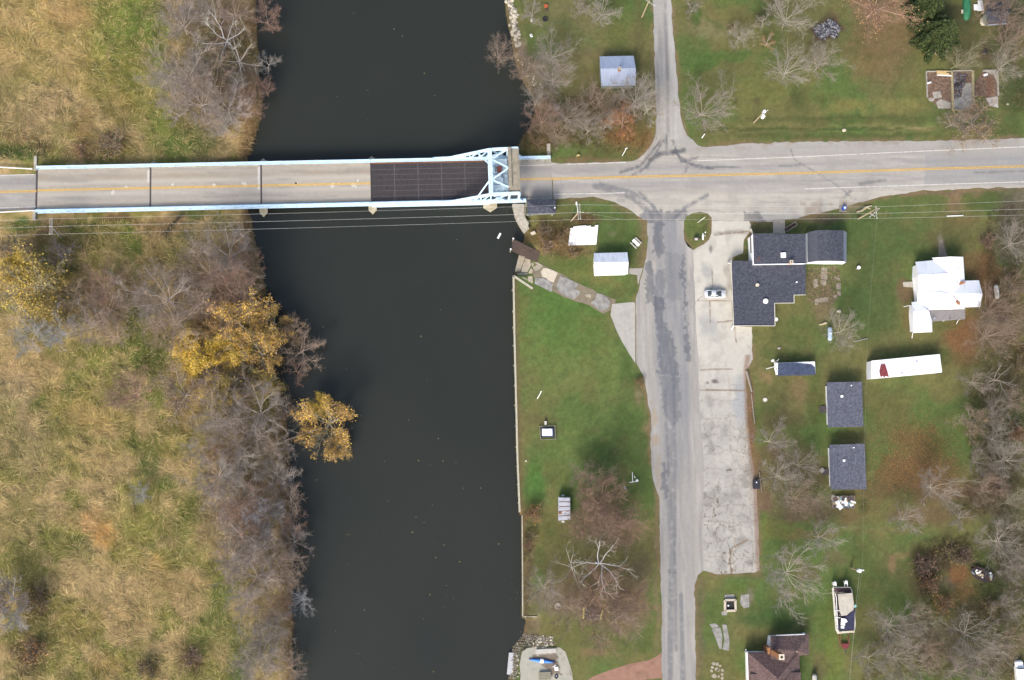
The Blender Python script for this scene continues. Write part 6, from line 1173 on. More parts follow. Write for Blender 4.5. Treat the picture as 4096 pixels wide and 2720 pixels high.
top = hp(((286, 310), (310, 295), (600, 290), (632, 345), (692, 900), (686, 960), (668, 1055), (380, 1082), (345, 1010)), 1.9); bot = [Vector((p.x, p.y, .75)) for p in top]; cc = sum(bot, Vector())/9; bot = [p.lerp(Vector((cc.x, p.y, .75)), .35) for p in bot]
m = MB(); m.loft([bot, top]); m.build('hull', HULL, o)
m = MB(); inn = hp(((325, 395), (610, 370), (668, 900), (655, 1030), (410, 1040), (385, 990)), 1.91); m.prism([p.xy[:] for p in inn], 1.5, 1.92); m.build('cockpit_floor', M('dark_cockpit', A(52, 44, 52), .8, .4, 3.0), o)
m = MB(); m.prism([p.xy[:] for p in hp(((320, 300), (600, 300), (625, 380), (330, 400)), 1.93)], 1.6, 1.93); m.build('stern_well', M('brown_stained_deck', A(74, 56, 60), .9, .4, 3.0), o)
m = MB(); q = [PV(*zQ(*p), 2.7+z) for p, z in (((388, 412), 0), ((510, 398), .1), ((635, 390), 0), ((652, 520), 0), ((660, 600), -.15), ((650, 680), -.3), ((590, 720), -.25), ((540, 768), -.1), ((450, 778), 0), ((418, 700), 0), ((400, 550), 0))]
c0 = sum(q, Vector())/len(q); c0.z = 2.72; n = len(q); m.add(q+[c0]+[p-Vector((0, 0, .08)) for p in q]+[c0-Vector((0, 0, .1))], [(i, (i+1) % n, n) for i in range(n)]+[((i+1) % n+n+1, i+n+1, 2*n+1) for i in range(n)]+[(i, i+n+1, (i+1) % n+n+1, (i+1) % n) for i in range(n)]); m.build('canopy', M('beige_canvas', A(206, 200, 186), .9, .18, 1.2, col2=A(170, 160, 150), thr=(.55, .8)), o)
m = MB()
for a in ((395, 420), (628, 400), (655, 640), (430, 770)): p = PV(*zQ(*a), 2.6); m.tube([(p.x, p.y, 1.8), p], .035, 5)
for (a, b) in (((360, 470), (385, 980)), ((330, 690), (420, 690)), ((335, 805), (430, 810)), ((345, 400), (360, 470))): m.beam(PV(*zQ(*a), 2.05), PV(*zQ(*b), 2.05), .12, .1)
m.build('canopy_frame', WHITE, o)
m = MB(); q = hp(((455, 800), (560, 760), (660, 650), (668, 1010), (420, 1020), (360, 940), (430, 950)), 2.0); m.prism([p.xy[:] for p in q], 1.95, [2.1, 2.25, 2.4, 2.05, 2.0, 2.0, 2.05]); m.build('torn_navy_cover', M('navy_canvas', A(54, 56, 84), .85, .35, 2.0), o)
m = MB(); m.box(PV(*zQ(475, 880), 2.35), (.9, 1.5, .3), -.15); m.box(PV(*zQ(465, 970), 2.3), (.7, .5, .25), -.1); m.box(PV(*zQ(520, 860), 2.42), (.5, .7, .2), .5); m.each('seat', WHITE, o)
m = MB(); m.box(PV(*zQ(430, 1062), 1.95), (.7, .45, .2)); m.box(PV(*zQ(625, 1045), 1.95), (1.1, .4, .2)); m.each('bow_locker', CAPC, o)
for x, y in ((342, 225), (534, 205)):
    p = PV(*zQ(x, y), 2.0); m = MB(); m.ball((p.x, p.y, 1.9), .45, 3, sq=(.75, 1.1, .9), jit=.1, nu=9); m.box((p.x, p.y-.15, 1.1), (.24, .5, 1.4)); e = m.build('outboard_engine', WHITE, o); m = MB()
    for s in (-.32, .32): m.beam((p.x+s, p.y-.2, 1.7), (p.x+s, p.y-1.1, 1.6), .1, .12)
    m.build('engine_bracket', ALU, e)
m = MB(); m.box(PV(*zQ(675, 610), 2.2), (.5, .5, .5), .7); m.build('turquoise_bag', M('turquoise_plastic', A(160, 222, 214), .5), o)
# junk
o = thing('junk_trailer', 'flat trailer heaped with scrap south of the second cabin', 'trailer', tuple(PV(*zL(828, 368), 0))); c = [PV(*zL(*p), .7) for p in ((752, 288), (905, 286), (905, 368), (752, 368))]; m = MB(); m.prism([p.xy[:] for p in c], .5, .68); m.build('bed', WOODG, o)
m = MB()
for k in range(4): m.beam(c[k]+Vector((0, 0, .2)), c[(k+1) % 4]+Vector((0, 0, .2)), .1, .4)
m.build('side_boards', WOODG, o)
JM = [WHITE, M('pale_blue_scrap', A(160, 190, 200), .6), M('brown_scrap', A(112, 92, 84), .8, .3), M('tan_scrap', A(190, 170, 130), .8), DARKST]
for nm, n in (('scrap_pieces', 70),):
    m = MB()
    for k in range(n): f, h = random.uniform(.05, .95), random.uniform(.08, .92); p = c[0].lerp(c[1], f).lerp(c[3].lerp(c[2], f), h); m.box((p.x, p.y, .75+random.uniform(0, .4)), (random.uniform(.3, 1.3), random.uniform(.2, 1.0), random.uniform(.05, .3)), random.uniform(0, 3), random.choice([0, 0, 1, 2, 2, 3, 4]))
    tag(m.build(nm, JM, o), None, None, None, 'stuff')
for x in (790, 860): m = MB(); p = PV(*zL(x, 372), .3); m.tube([(p.x, p.y-.1, .3), (p.x, p.y+.12, .3)], .3, 10); m.build('wheel', MATS['tyre_rubber'], o)
m = MB(); m.box(PV(*zN(1215, 1350), .15), (.9, .9, .4), .6); solo(m, 'concrete_block', RAMPG, 'small grey block on the grass west of the southern cabin', 'block')
def pile(zone, n, mats, size, name, label, cat, hmax=.5, root_name=None):
    cx, cy = np.mean([p[0] for p in zone]), np.mean([p[1] for p in zone]); m = MB(); k = 0; p0 = PV(cx, cy, 0); rmx = max((PV(*q, 0)-p0).length for q in zone)
    while k < n:
        x, y = random.uniform(min(p[0] for p in zone), max(p[0] for p in zone)), random.uniform(min(p[1] for p in zone), max(p[1] for p in zone))
        if not inpoly(np.array([x]), np.array([y]), zone)[0]: continue
        p = PV(x, y, 0); h = hmax*max(.1, 1-(p-p0).length/rmx); a = random.uniform(0, 3.14); L = random.uniform(.5, 1)*size; d = Vector((math.cos(a), math.sin(a), random.uniform(-.2, .2)))*L*.5; c = Vector((p.x, p.y, .08+random.uniform(0, h)))
        m.tube([c-d, c+d], [random.uniform(.04, .1)*size**.5]*2, 5, random.randrange(len(mats))); k += 1
    return solo(m, name, mats, label, cat)
ASH = [M('grey_ash_log', A(150, 150, 158), .95, .5, 3.0), M('charred_log', A(60, 60, 68), .95, .4, 3.0), M('pale_ash', A(190, 188, 188), .95, .3, 3.0), M('charred_log_b', A(92, 92, 100), .95, .4, 3.0)]
pile([zD(*p) for p in ((640, 190), (700, 175), (720, 140), (760, 150), (800, 185), (795, 240), (760, 265), (740, 235), (715, 240), (705, 280), (670, 260), (630, 220))], 420, ASH, 1.5, 'burn_pile', 'heap of grey burnt logs on the grass north of the highway', 'log pile', .8)
o = thing('junk_boat', 'dark skiff full of junk among the brush by the eastern woods', 'boat', tuple(PV(*zL(1815, 850), 0))); q = [PV(*zL(*p), .9) for p in ((1715, 800), (1770, 775), (1850, 810), (1890, 850), (1870, 885), (1800, 885), (1740, 850))]; b = [Vector((p.x, p.y, .1)).lerp(Vector((*(sum(q, Vector())/7).xy, .1)), .25) for p in q]
m = MB(); m.loft([b, q]); m.build('hull', M('dark_brown_hull', A(72, 58, 58), .8, .3), o); m = MB(); rr_ = random.Random(3)
for k in range(26): f = rr_.random(); p = PV(*zL(1735+f*130, 810+f*40+rr_.uniform(-22, 22)), 1.0); m.box((p.x, p.y, .95+rr_.uniform(0, .2)), (rr_.uniform(.2, .9), rr_.uniform(.15, .5), .15), rr_.uniform(0, 3), rr_.choice([0, 0, 1, 2, 3, 4]))
tag(m.build('scrap_pieces', JM, o), None, None, None, 'stuff')
# ruined foundations
FD = M('ruin_concrete', A(176, 170, 158), .95, .3, 1.5, bump=.3); FD2 = M('yellowed_block_wall', A(176, 164, 128), .95, .25, 2.0); SOIL = M('rubbly_brown_soil', A(122, 100, 84), .95, .5, 1.6)
def ruin(label, outline, walls, slabs, soil=True):
    q = [PV(*zTR(*p), .05) for p in outline]; o = thing('foundation_ruin', label, 'foundation', tuple(sum(q, Vector())/len(q)), 'foundations of the vanished buildings')
    m = MB(); m.prism([p.xy[:] for p in q], -.2, .05); m.build('floor', SOIL if soil else FD, o)
    for a, b, wd, mt in walls: m = MB(); m.beam(PV(*zTR(*a), .2), PV(*zTR(*b), .2), wd, .4); m.build('wall', mt, o)
    for pts, mt in slabs: m = MB(); m.prism([PV(*zTR(*p), .1).xy[:] for p in pts], 0, .1+random.uniform(0, .03)); m.build('slab', mt, o)
    return o
ruin('westernmost ruined foundation with brown rubble inside thin walls', [(358, 975), (690, 972), (700, 1485), (520, 1480), (460, 1400), (372, 1330)], [((358, 975), (690, 972), .2, FD), ((358, 975), (372, 1330), .25, FD)], [([(390, 1340), (470, 1330), (465, 1370), (430, 1385), (395, 1370)], FD), ([(440, 1260), (550, 1240), (570, 1330), (470, 1345)], FD), ([(490, 1390), (560, 1350), (690, 1400), (690, 1475), (525, 1480)], FD)])
ruin('middle ruined foundation with yellowed block walls and grey slab', [(690, 965), (1010, 958), (1020, 1500), (705, 1502)], [((705, 970), (722, 1502), .5, FD2), ((990, 962), (1000, 1500), .55, FD2), ((722, 1500), (1000, 1500), .2, FD2), ((722, 966), (972, 960), .2, FD)], [([(850, 1210), (890, 1130), (980, 1130), (985, 1490), (735, 1490), (740, 1340), (840, 1320)], FD), ([(735, 1350), (800, 1330), (850, 1370), (850, 1490), (735, 1490)], RAMPG)])
ruin('easternmost ruined foundation with pale slab and rusty strips', [(1022, 1130), (1130, 962), (1332, 958), (1342, 1470), (1200, 1440), (1160, 1310), (1022, 1310)], [((1130, 966), (1332, 962), .4, FD), ((1325, 960), (1338, 1300), .35, FD)], [([(1170, 1340), (1335, 1310), (1340, 1468), (1230, 1440)], M('pale_slab', A(196, 192, 184), .95, .15)), ([(1140, 965), (1320, 965), (1320, 1130), (1280, 1020), (1200, 995)], FD), ([(1195, 1050), (1215, 1050), (1220, 1330), (1198, 1330)], RUST), ([(1240, 1070), (1262, 1070), (1270, 1310), (1250, 1320)], RUST)])
pile([zTR(*p) for p in ((730, 1000), (930, 1010), (880, 1100), (820, 1250), (790, 1330), (735, 1340))], 240, ASH[:2]+[ASH[3], M('brown_rubbish', A(110, 88, 74), .9, .3)], 1.2, 'charred_rubble', 'charred timber heap inside the middle ruined foundation', 'rubble heap', .5)
o = thing('lumber_stack', 'yellow stack of boards on the north edge of the western foundation', 'lumber', tuple(PV(*zTR(600, 1000), .2))); a, b = PV(*zTR(500, 990), .4), PV(*zTR(700, 1000), .4)
for k in range(5): m = MB(); m.beam(a+Vector((random.uniform(-.2, .3), -.26*k+.4, random.uniform(0, .1))), b+Vector((random.uniform(-1.5, .3), -.26*k+.4, random.uniform(0, .1))), .22, .12); m.build('board', M('yellow_pine_board', A(222, 196, 140), .8, .2) if k < 4 else ALU, o)
m = MB(); m.box(PV(*zTR(398, 1130), .4), (.9, .35, .3), .3); solo(m, 'white_scrap', WHITE, 'small white scrap in the western foundation', 'scrap')
m = MB(); m.box(PV(*zTR(1168, 1020), .4), (.9, .5, .3), .3); solo(m, 'white_basin', WHITE, 'white basin on the north edge of the eastern foundation', 'basin')
o = thing('covered_canoe', 'green tarp covered boat lying beyond the evergreens at the top edge', 'boat', tuple(PV(*zTR(918, 140), 0)))
m = MB(); L = []
for y, w_, h in ((-60, 52, .9), (0, 54, 1.1), (60, 56, 1.2), (130, 57, 1.25), (190, 56, 1.2), (235, 48, 1.0), (262, 30, .7), (272, 8, .5)):
    c = PV(*zTR(918-(y*.01), y), .6); r = w_/3.409/17.3; L.append([(c.x-r, c.y, .15), (c.x-r*.9, c.y, h*.6), (c.x-r*.35, c.y, h*.95), (c.x, c.y, h), (c.x+r*.35, c.y, h*.95), (c.x+r*.9, c.y, h*.6), (c.x+r, c.y, .15)])
m.loft(L); m.build('tarpaulin', M('bright_green_tarp', A(58, 132, 92), .6, .2, 1.5, bump=.4), o); m = MB(); p = PV(*zTR(850, 155), .4); m.box((p.x, p.y, .3), (.4, .9, .25)); m.build('trailer_wheel', CAPC, o)
o = thing('scrap_sheets', 'heap of white sheets beside the dark roofed north east house', 'scrap heap', tuple(PV(*zTR(1080, 90), 0)))
for k, (x, y, a, b) in enumerate(((1050, 100, 1.6, 1.5), (1100, 60, 1.2, 2.0), (1110, 115, 1.0, 1.2), (1075, 130, .8, .7))): m = MB(); m.box(PV(*zTR(x, y), .5+.1*k), (a, b, .08), .1*k); m.build('sheet', WHITE, o)
rr2 = random.Random(9)
for k in range(11): x, y = ((1150, 200), (1135, 180), (1160, 230), (1120, 270), (1135, 300), (1110, 310), (1150, 330), (1170, 180), (1160, 210), (1125, 330), (1105, 285))[k]; p = PV(*zTR(x, y), 0); boulder(*zTR(x, y), 0, rr2.uniform(.7, 1.2), 'pale grey landscape rock beside the north east house', 'rocks beside the north east house')
stone_at(*zTR(505, 722), .9, 'pinkish stump on the grass below the evergreen', M('pinkish_stump', A(172, 150, 138), .95, .25, 3.0), 'tree_stump', 'stump', 4)
o = thing('barrel', 'dark burn barrel north of the eastern ruined foundation', 'barrel', tuple(PV(*zTR(1168, 702), 0))); p = PV(*zTR(1168, 702), .8); m = MB(); m.cyl(p.xy, .5, 0, .95, 12); m.build('drum', DARKST, o); m = MB(); m.cyl(p.xy, .42, .96, .97, 12); m.build('ash_fill', FLUE, o)
stone_at(*zD(836, 908), .5, 'small white stump on the mown strip north of the highway', RAMPL, 'tree_stump', 'stump', 6); stone_at(*zTR(1465, 1420), .4, 'pale stone on the grass east of the ruined foundations', STONE, seed=8)
# brown house yard
o = thing('stone_fire_pit', 'square concrete fire pit with black inside on the south lawn', 'fire pit', tuple(PV(*zK(1605, 1050), 0))); c = [PV(*zK(*p), .5) for p in ((1570, 1012), (1642, 1010), (1643, 1085), (1570, 1087))]; m = MB()
for k in range(4): m.beam(c[k]+Vector((0, 0, -.25)), c[(k+1) % 4]+Vector((0, 0, -.25)), .45, .5)
m.build('rim', RAMPL, o); m = MB(); m.prism([p.xy[:] for p in c], .02, .12); f = m.build('ash_bed', FLUE, o); m = MB(); p = PV(*zK(1592, 1050), .3); m.ball((p.x, p.y, .25), .22, 2, jit=.4); m.build('grate_debris', ALU, f)
g = 'flat stones on the lawn south of the parking lot'
for pts, lab in (([(1680, 975), (1735, 970), (1738, 1060), (1700, 1068), (1672, 1030)], 'mossy concrete pad east of the square fire pit'), ([(1565, 975), (1630, 970), (1640, 1005), (1570, 1005)], 'dark mossy pad just north of the square fire pit'), ([(1545, 1090), (1590, 1085), (1580, 1118), (1545, 1116)], 'small pad just south of the square fire pit'), ([(1460, 1180), (1500, 1172), (1530, 1195), (1480, 1208)], 'north end piece of the long broken garden path'), ([(1475, 1212), (1535, 1200), (1550, 1260), (1545, 1350), (1530, 1352), (1500, 1270)], 'western strip of the long broken garden path'), ([(1548, 1180), (1580, 1185), (1600, 1290), (1595, 1365), (1550, 1355), (1565, 1290)], 'eastern strip of the long broken garden path')):
    slab(zK, pts, .05, 'concrete_pad', lab, 'pad', RAMPG, g)
rr3 = random.Random(4)
for k, (x, y, s) in enumerate(((1490, 1455, 16), (1515, 1458, 14), (1480, 1480, 12), (1510, 1492, 16), (1535, 1470, 11), (1475, 1505, 13), (1522, 1500, 12), (1550, 1500, 13), (1495, 1540, 22), (1548, 1530, 13), (1550, 1555, 13), (1525, 1545, 10))):
    pts = [(x+s*rr3.uniform(.7, 1.1)*math.cos(a), y+s*rr3.uniform(.7, 1.1)*math.sin(a)) for a in np.linspace(0, 6.28, 7)[:-1]]
    slab(zK, pts, .05+.01*(k % 3), 'flagstone', 'tan flagstone in the small paved patch west of the brown house' if k != 8 else 'largest tan flagstone in the patch west of the brown house', 'flagstone', RAMP, 'flagstones west of the brown house')
post_thing('antenna_pole', 'white pole with guy wire at the corner of the brown house', 'pole', zBH(200, 700), zBH(215, 665), 3.2, .07)
o = thing('utility_van', 'white rounded vehicle at the bottom of the eastern woods', 'van', tuple(PV(*zL(2068, 1530), 0))); c = PV(*zL(2068, 1520), 1.2); m = MB(); m.loft([[(c.x-.95*k, c.y+d, .3), (c.x-1.0*k, c.y+d, 1.3*h), (c.x-.7*k, c.y+d, 1.8*h), (c.x+.7*k, c.y+d, 1.8*h), (c.x+1.0*k, c.y+d, 1.3*h), (c.x+.95*k, c.y+d, .3)] for d, k, h in ((2.6, .7, .5), (2.3, .9, .62), (1.3, 1, .68), (.9, 1, .98), (-2.6, 1, 1), (-2.9, .9, .9))]); m.build('body', WHITE, o); m = MB(); m.box((c.x, c.y+1.1, 1.45), (1.5, .12, .5)); m.build('windscreen', MATS['car_glass'], o)
for s in (-1, 1): m = MB(); m.tube([(c.x+s*.8, c.y+1.6, .35), (c.x+s*1.0, c.y+1.6, .35)], .35, 10); m.build('wheel', MATS['tyre_rubber'], o)
# guard rails at the west approach
for pts, lab in ((((-700, 664), (0, 669), (130, 676)), 'thin white guard rail north of the west bridge approach'), (((-700, 862), (0, 849), (140, 842)), 'thin white guard rail south of the west bridge approach')):
    q = [PV(x, y, .7) for x, y in pts]; o = thing('guard_rail', lab, 'guard rail', (q[1].x, q[1].y, 0), 'guard rails')
    m = MB()
    for a, b in zip(q[:-1], q[1:]): m.beam(a, b, .16, .32)
    m.build('rail', ALU, o); m = MB()
    for a, b in zip(q[:-1], q[1:]):
        for i in range(int((b-a).length/4)+1): p = a.lerp(b, i/max(1, int((b-a).length/4))); m.box((p.x, p.y, .2), (.12, .12, .9))
    m.each('rail_post', POLEG, o)

rubble('rubble', [zTV(*p) for p in ((1110, 720), (1540, 720), (1545, 1110), (1400, 1220), (1220, 1220), (1110, 1150))], 900, .22, M('brown_garden_rubble', A(150, 128, 104), .95, .5, 2.0, col2=A(96, 84, 66), thr=(.4, .6)))
# ------------------------------------------------------------------ vegetation
BARK = MA('bark', .95, .35, 9.0, .15, 1.0, objcol=True); TWIG = MA('twigs', .95, .3, 3.0, .15, .5, objcol=True); LEAF = MA('leaf_colours', .85, .15, 3.0, .1, .6)
def grow(seed, H=10.0, Rr=5.0, nl=7, n2=7, n3=7, n4=4, stems=1, rise=.55, thick=1.0, lean=0):
    r = random.Random(seed); S = []
    def limb(p, d, L, rad, lev, k, up, jit):
        pts = [Vector(p)]; d = Vector(d).normalized()
        for i in range(k):
            d = (d+Vector((r.gauss(0, jit), r.gauss(0, jit), r.gauss(0, jit)+up))).normalized(); pts.append(pts[-1]+d*L/k)
        for i in range(k): S.append((pts[i], pts[i+1], rad*(1-.75*i/k), rad*(1-.75*(i+1)/k), lev))
        return pts
    def at(pts, f):
        k = len(pts)-1; i = min(k-1, int(f*k)); return pts[i].lerp(pts[i+1], f*k-i), (pts[i+1]-pts[i]).normalized()
    def side(d, ang):
        a = d.cross(Vector((r.gauss(0, 1), r.gauss(0, 1), r.gauss(0, 1)))); a.normalize(); return d*math.cos(ang)+a*math.sin(ang)
    for s in range(stems):
        a0 = 6.28*s/stems+r.random(); b = Vector((math.cos(a0), math.sin(a0), 0))*(.35 if stems > 1 else 0); dirn = Vector((math.cos(a0)*(.45 if stems > 1 else .05)+lean, math.sin(a0)*(.45 if stems > 1 else .05), 1))
        tr = limb(b, dirn, H*.42, .17*thick*(1 if stems == 1 else .7), 0, 4, .05, .06)
        nn = nl if stems == 1 else max(3, nl*2//stems)
        for i in range(nn):
            p, d = at(tr, r.uniform(.45, 1)); a = 6.28*i/nn+r.uniform(-.4, .4)+a0
            el = r.uniform(.25, 1.0)*rise*1.6; L1 = Rr*r.uniform(.75, 1.05)/max(.45, math.cos(min(1.1, el)))*.9
            l1 = limb(p, (math.cos(a)+lean*.5, math.sin(a), math.tan(min(1.2, el))), L1, .085*thick, 1, 5, .05, .12)
            for j in range(n2):
                p, d = at(l1, r.uniform(.2, 1)); l2 = limb(p, side(d, r.uniform(.4, 1.0))+Vector((0, 0, .25)), L1*r.uniform(.25, .5), .038*thick, 2, 3, .07, .14)
                for k in range(n3):
                    p, d = at(l2, r.uniform(.15, 1)); l3 = limb(p, side(d, r.uniform(.4, .9))+Vector((0, 0, .2)), L1*r.uniform(.12, .25), .017, 3, 2, .06, .15)
                    for q in range(n4):
                        p, d = at(l3, r.uniform(.2, 1)); limb(p, side(d, r.uniform(.3, .9)), L1*r.uniform(.06, .14), .0105, 4, 1, .05, .1)
    return S
def seg_mesh(name, segs, mat, n=3, smooth=False):
    p0 = np.array([s[0] for s in segs]); p1 = np.array([s[1] for s in segs]); r0 = np.array([s[2] for s in segs]); r1 = np.array([s[3] for s in segs])
    d = p1-p0; d /= np.linalg.norm(d, axis=1)[:, None]+1e-9; ref = np.where(np.abs(d[:, 2:3]) > .9, [[1., 0, 0]], [[0, 0, 1.]]); a = np.cross(d, ref); a /= np.linalg.norm(a, axis=1)[:, None]+1e-9; b = np.cross(d, a)
    V = np.zeros((len(segs), 2*n, 3))
    for k in range(n):
        t = 2*math.pi*k/n; o = a*math.cos(t)+b*math.sin(t); V[:, k] = p0+o*r0[:, None]; V[:, n+k] = p1+o*r1[:, None]
    base = (np.arange(len(segs))*2*n)[:, None]; F = np.concatenate([base+np.array([[k, (k+1) % n, n+(k+1) % n, n+k]]) for k in range(n)], 0)
    me = D.meshes.new(name); Vf = V.reshape(-1, 3).astype(np.float32)
    me.vertices.add(len(Vf)); me.vertices.foreach_set('co', Vf.ravel()); me.loops.add(F.size); me.loops.foreach_set('vertex_index', F.astype(np.int32).ravel()); me.polygons.add(len(F)); me.polygons.foreach_set('loop_start', np.arange(len(F), dtype=np.int32)*4)
    me.materials.append(mat); me.update(calc_edges=True); return me
def leaf_mesh(name, segs, per, size, cols, seed, spread=.5, keep=None):
    g = np.random.default_rng(seed); tips = np.array([s[1] for s in segs if s[4] >= 3])
    if keep is None and per > 1: tips = tips[fbm(tips[:, 0]*.55+seed, tips[:, 1]*.55+tips[:, 2]*.3, 3, seed) > .43]
    if keep is not None: tips = tips[keep(tips)]
    c = np.repeat(tips, per, 0); c = c+g.normal(0, spread, c.shape)*np.array([1, 1, .7]); n = len(c)
    u = g.normal(0, 1, (n, 3)); u[:, 2] *= .5; u /= np.linalg.norm(u, axis=1)[:, None]; w_ = g.normal(0, 1, (n, 3)); v = np.cross(u, w_); v /= np.linalg.norm(v, axis=1)[:, None]
    s = size*g.uniform(.6, 1.3, n)[:, None]; V = np.stack([c-u*s*.5, c+v*s*.32, c+u*s*.5, c-v*s*.32], 1)
    k = np.array([A(*q) for q in cols])[g.integers(0, len(cols), n)]*g.uniform(.85, 1.4, (n, 1))
    cl = fbm(c[:, 0]*.6+seed, c[:, 1]*.6, 2, seed); k = k*(0.75+.5*cl)[:, None]
    o = raw_mesh(name, V.reshape(-1, 3), np.arange(4*n).reshape(-1, 4), LEAF, np.repeat(k, 4, 0)); me = o.data; D.objects.remove(o); return me
VAR = {}
def variant(key, kind, seed, H, Rr, leaf=None, **kw):
    S = grow(seed, H, Rr, **kw); tr = [s for s in S if s[4] <= 1]; cr = [s for s in S if s[4] >= 2]
    zc = float(np.percentile([s[1].z for s in cr], 60)); rr = float(np.percentile([math.hypot(s[1].x, s[1].y) for s in cr], 84)); cen = np.mean([tuple(s[1]) for s in cr], 0)
    VAR.setdefault(kind, []).append(dict(t=seg_mesh('trunk', tr, BARK, 5), c=seg_mesh('crown', cr, TWIG, 3), l=leaf_mesh('foliage', S, leaf[0], leaf[1], leaf[2], seed, leaf[3]) if leaf else None, R=rr, zc=zc, cx=cen[0], cy=cen[1]))
for k in range(5): variant(k, 'bare', 11+k, 10, 5, nl=13, n2=9, n3=7, n4=4, thick=.6, rise=.62)
for k in range(3): variant(k, 'stems', 31+k, 9, 5, nl=9, n2=8, n3=7, n4=4, stems=4, rise=.7, thick=.55)
for k in range(2): variant(k, 'wispy', 41+k, 9, 4.5, nl=11, n2=8, n3=7, n4=5, rise=.75, thick=.5)
for k in range(5): variant(k, 'thin', 111+k, 10, 5, nl=16, n2=7, n3=6, n4=4, thick=.42, rise=.6)
for k in range(2): variant(k, 'dead', 51+k, 9, 5, nl=7, n2=5, n3=4, n4=2, thick=.8, rise=.45)
for k in range(2): variant(k, 'lean', 61+k, 8, 4.5, nl=10, n2=8, n3=7, n4=6, rise=.4, lean=.9, thick=.75)
YL = [(226, 184, 84), (212, 170, 88), (200, 164, 108), (232, 190, 80), (190, 156, 110), (176, 148, 112)]
for k in range(3): variant(k, 'yellow', 71+k, 8, 4.8, leaf=(2, .25, YL, .22), nl=10, n2=8, n3=7, n4=4)
variant(0, 'yellowfull', 81, 8, 4.5, leaf=(4, .26, [(232, 196, 80), (216, 184, 90), (226, 190, 76), (196, 170, 90)], .3), nl=10, n2=8, n3=7, n4=4)
variant(0, 'yellowpale', 83, 8, 4.5, leaf=(2, .26, [(204, 180, 94), (178, 154, 92), (204, 176, 80), (154, 140, 90)], .45), nl=10, n2=8, n3=7, n4=4)
variant(0, 'tanleaf', 85, 8, 4.8, leaf=(1, .2, [(166, 132, 102), (152, 120, 98), (176, 140, 104)], .3), nl=8, n2=7, n3=6, n4=3)
variant(0, 'orange', 87, 6, 3.6, leaf=(1, .16, [(190, 124, 72), (172, 112, 74), (198, 142, 88)], .3), nl=9, n2=7, n3=6, n4=3)
variant(0, 'greyleaf', 89, 8, 4.6, leaf=(1, .2, [(150, 134, 116), (128, 110, 96), (170, 140, 90)], .3), nl=10, n2=8, n3=7, n4=5)
def shrub_variant(seed, cols, leafn=1, size=.2):
    r = random.Random(seed); S = []
    for i in range(26):
        a = r.uniform(0, 6.28); e = r.uniform(.5, 1.35); d = Vector((math.cos(a)*math.cos(e), math.sin(a)*math.cos(e), math.sin(e))); L = r.uniform(1.4, 2.4); p = Vector((r.gauss(0, .2), r.gauss(0, .2), 0)); q = p+d*L*.55; t = q+(d+Vector((0, 0, -.1))).normalized()*L*.45
        S += [(p, q, .03, .02, 1), (q, t, .02, .01, 2)]
        for j in range(14): f = r.uniform(.3, 1); b = p.lerp(t, f); dd = (d+Vector((r.gauss(0, .6), r.gauss(0, .6), r.gauss(0, .5)))).normalized(); S.append((b, b+dd*r.uniform(.3, .8), .012, .006, 4))
    tr = [s for s in S if s[4] <= 1]; cr = [s for s in S if s[4] >= 2]
    VAR.setdefault('shrub', []).append(dict(t=seg_mesh('stems', tr, BARK, 3), c=seg_mesh('crown', cr, TWIG, 3), l=leaf_mesh('foliage', S, leafn, size, cols, seed, .12), R=1.75, zc=1.1, cx=0, cy=0))
shrub_variant(1, [(150, 112, 76), (134, 100, 70), (170, 128, 70)]); shrub_variant(2, [(120, 112, 66), (140, 120, 70), (104, 96, 60)])
shrub_variant(3, [(136, 104, 84), (122, 100, 86)])
def evergreen(seed, H, Rr):
    g = np.random.default_rng(seed); n = 15000; f = g.beta(1.1, 1.9, n); a = g.uniform(0, 6.283, n); lob = 1+.22*np.sin(a*7+seed)+.14*np.sin(a*11+2*seed+f*9); rad = Rr*(1-f)**.75*lob*np.sqrt(g.uniform(.12, 1, n)); z = .4+f*H-rad*.12
    c = np.stack([rad*np.cos(a), rad*np.sin(a), z+g.normal(0, .15, n)], 1); dirn = np.stack([np.cos(a), np.sin(a), g.normal(-.05, .3, n)], 1); sd = np.stack([-np.sin(a), np.cos(a), g.normal(0, .4, n)], 1); s = g.uniform(.25, .55, (n, 1)); V = np.stack([c-sd*s*.35, c+dirn*s*.9, c+sd*s*.35, c-dirn*s*.2], 1)
    k = np.array([A(62, 78, 44), A(76, 90, 50), A(48, 64, 40), A(92, 100, 60)])[g.integers(0, 4, n)]*g.uniform(.7, 1.3, (n, 1))*(.7+.6*fbm(c[:, 0]*1.2, c[:, 1]*1.2, 2, seed))[:, None]
    o = raw_mesh('foliage', V.reshape(-1, 3), np.arange(4*n).reshape(-1, 4), LEAF, np.repeat(k, 4, 0)); me = o.data; D.objects.remove(o)
    tr = [(Vector((0, 0, -.2)), Vector((0, 0, H*.5)), .25, .15, 0), (Vector((0, 0, H*.5)), Vector((0, 0, H*.97)), .15, .03, 0)]; r = random.Random(seed)
    for i in range(40): a = r.uniform(0, 6.28); f = r.uniform(.08, .85); L = Rr*(1-f)**.75*.85; p = Vector((0, 0, .4+f*H)); tr.append((p, p+Vector((math.cos(a)*L, math.sin(a)*L, -.1*L)), .05, .015, 1))
    VAR.setdefault('evergreen', []).append(dict(t=seg_mesh('trunk', tr, BARK, 5), c=None, l=me, R=Rr*.95, zc=H*.35, cx=0, cy=0))
evergreen(3, 9, 4.6); evergreen(4, 8, 4.0)
GREY, GBR, RBR, PALE, BLUE, WHT_, OLV, DRK = (140, 131, 124), (136, 121, 108), (136, 112, 98), (148, 141, 132), (140, 140, 142), (206, 200, 186), (134, 128, 108), (106, 96, 90)
nvar = {}
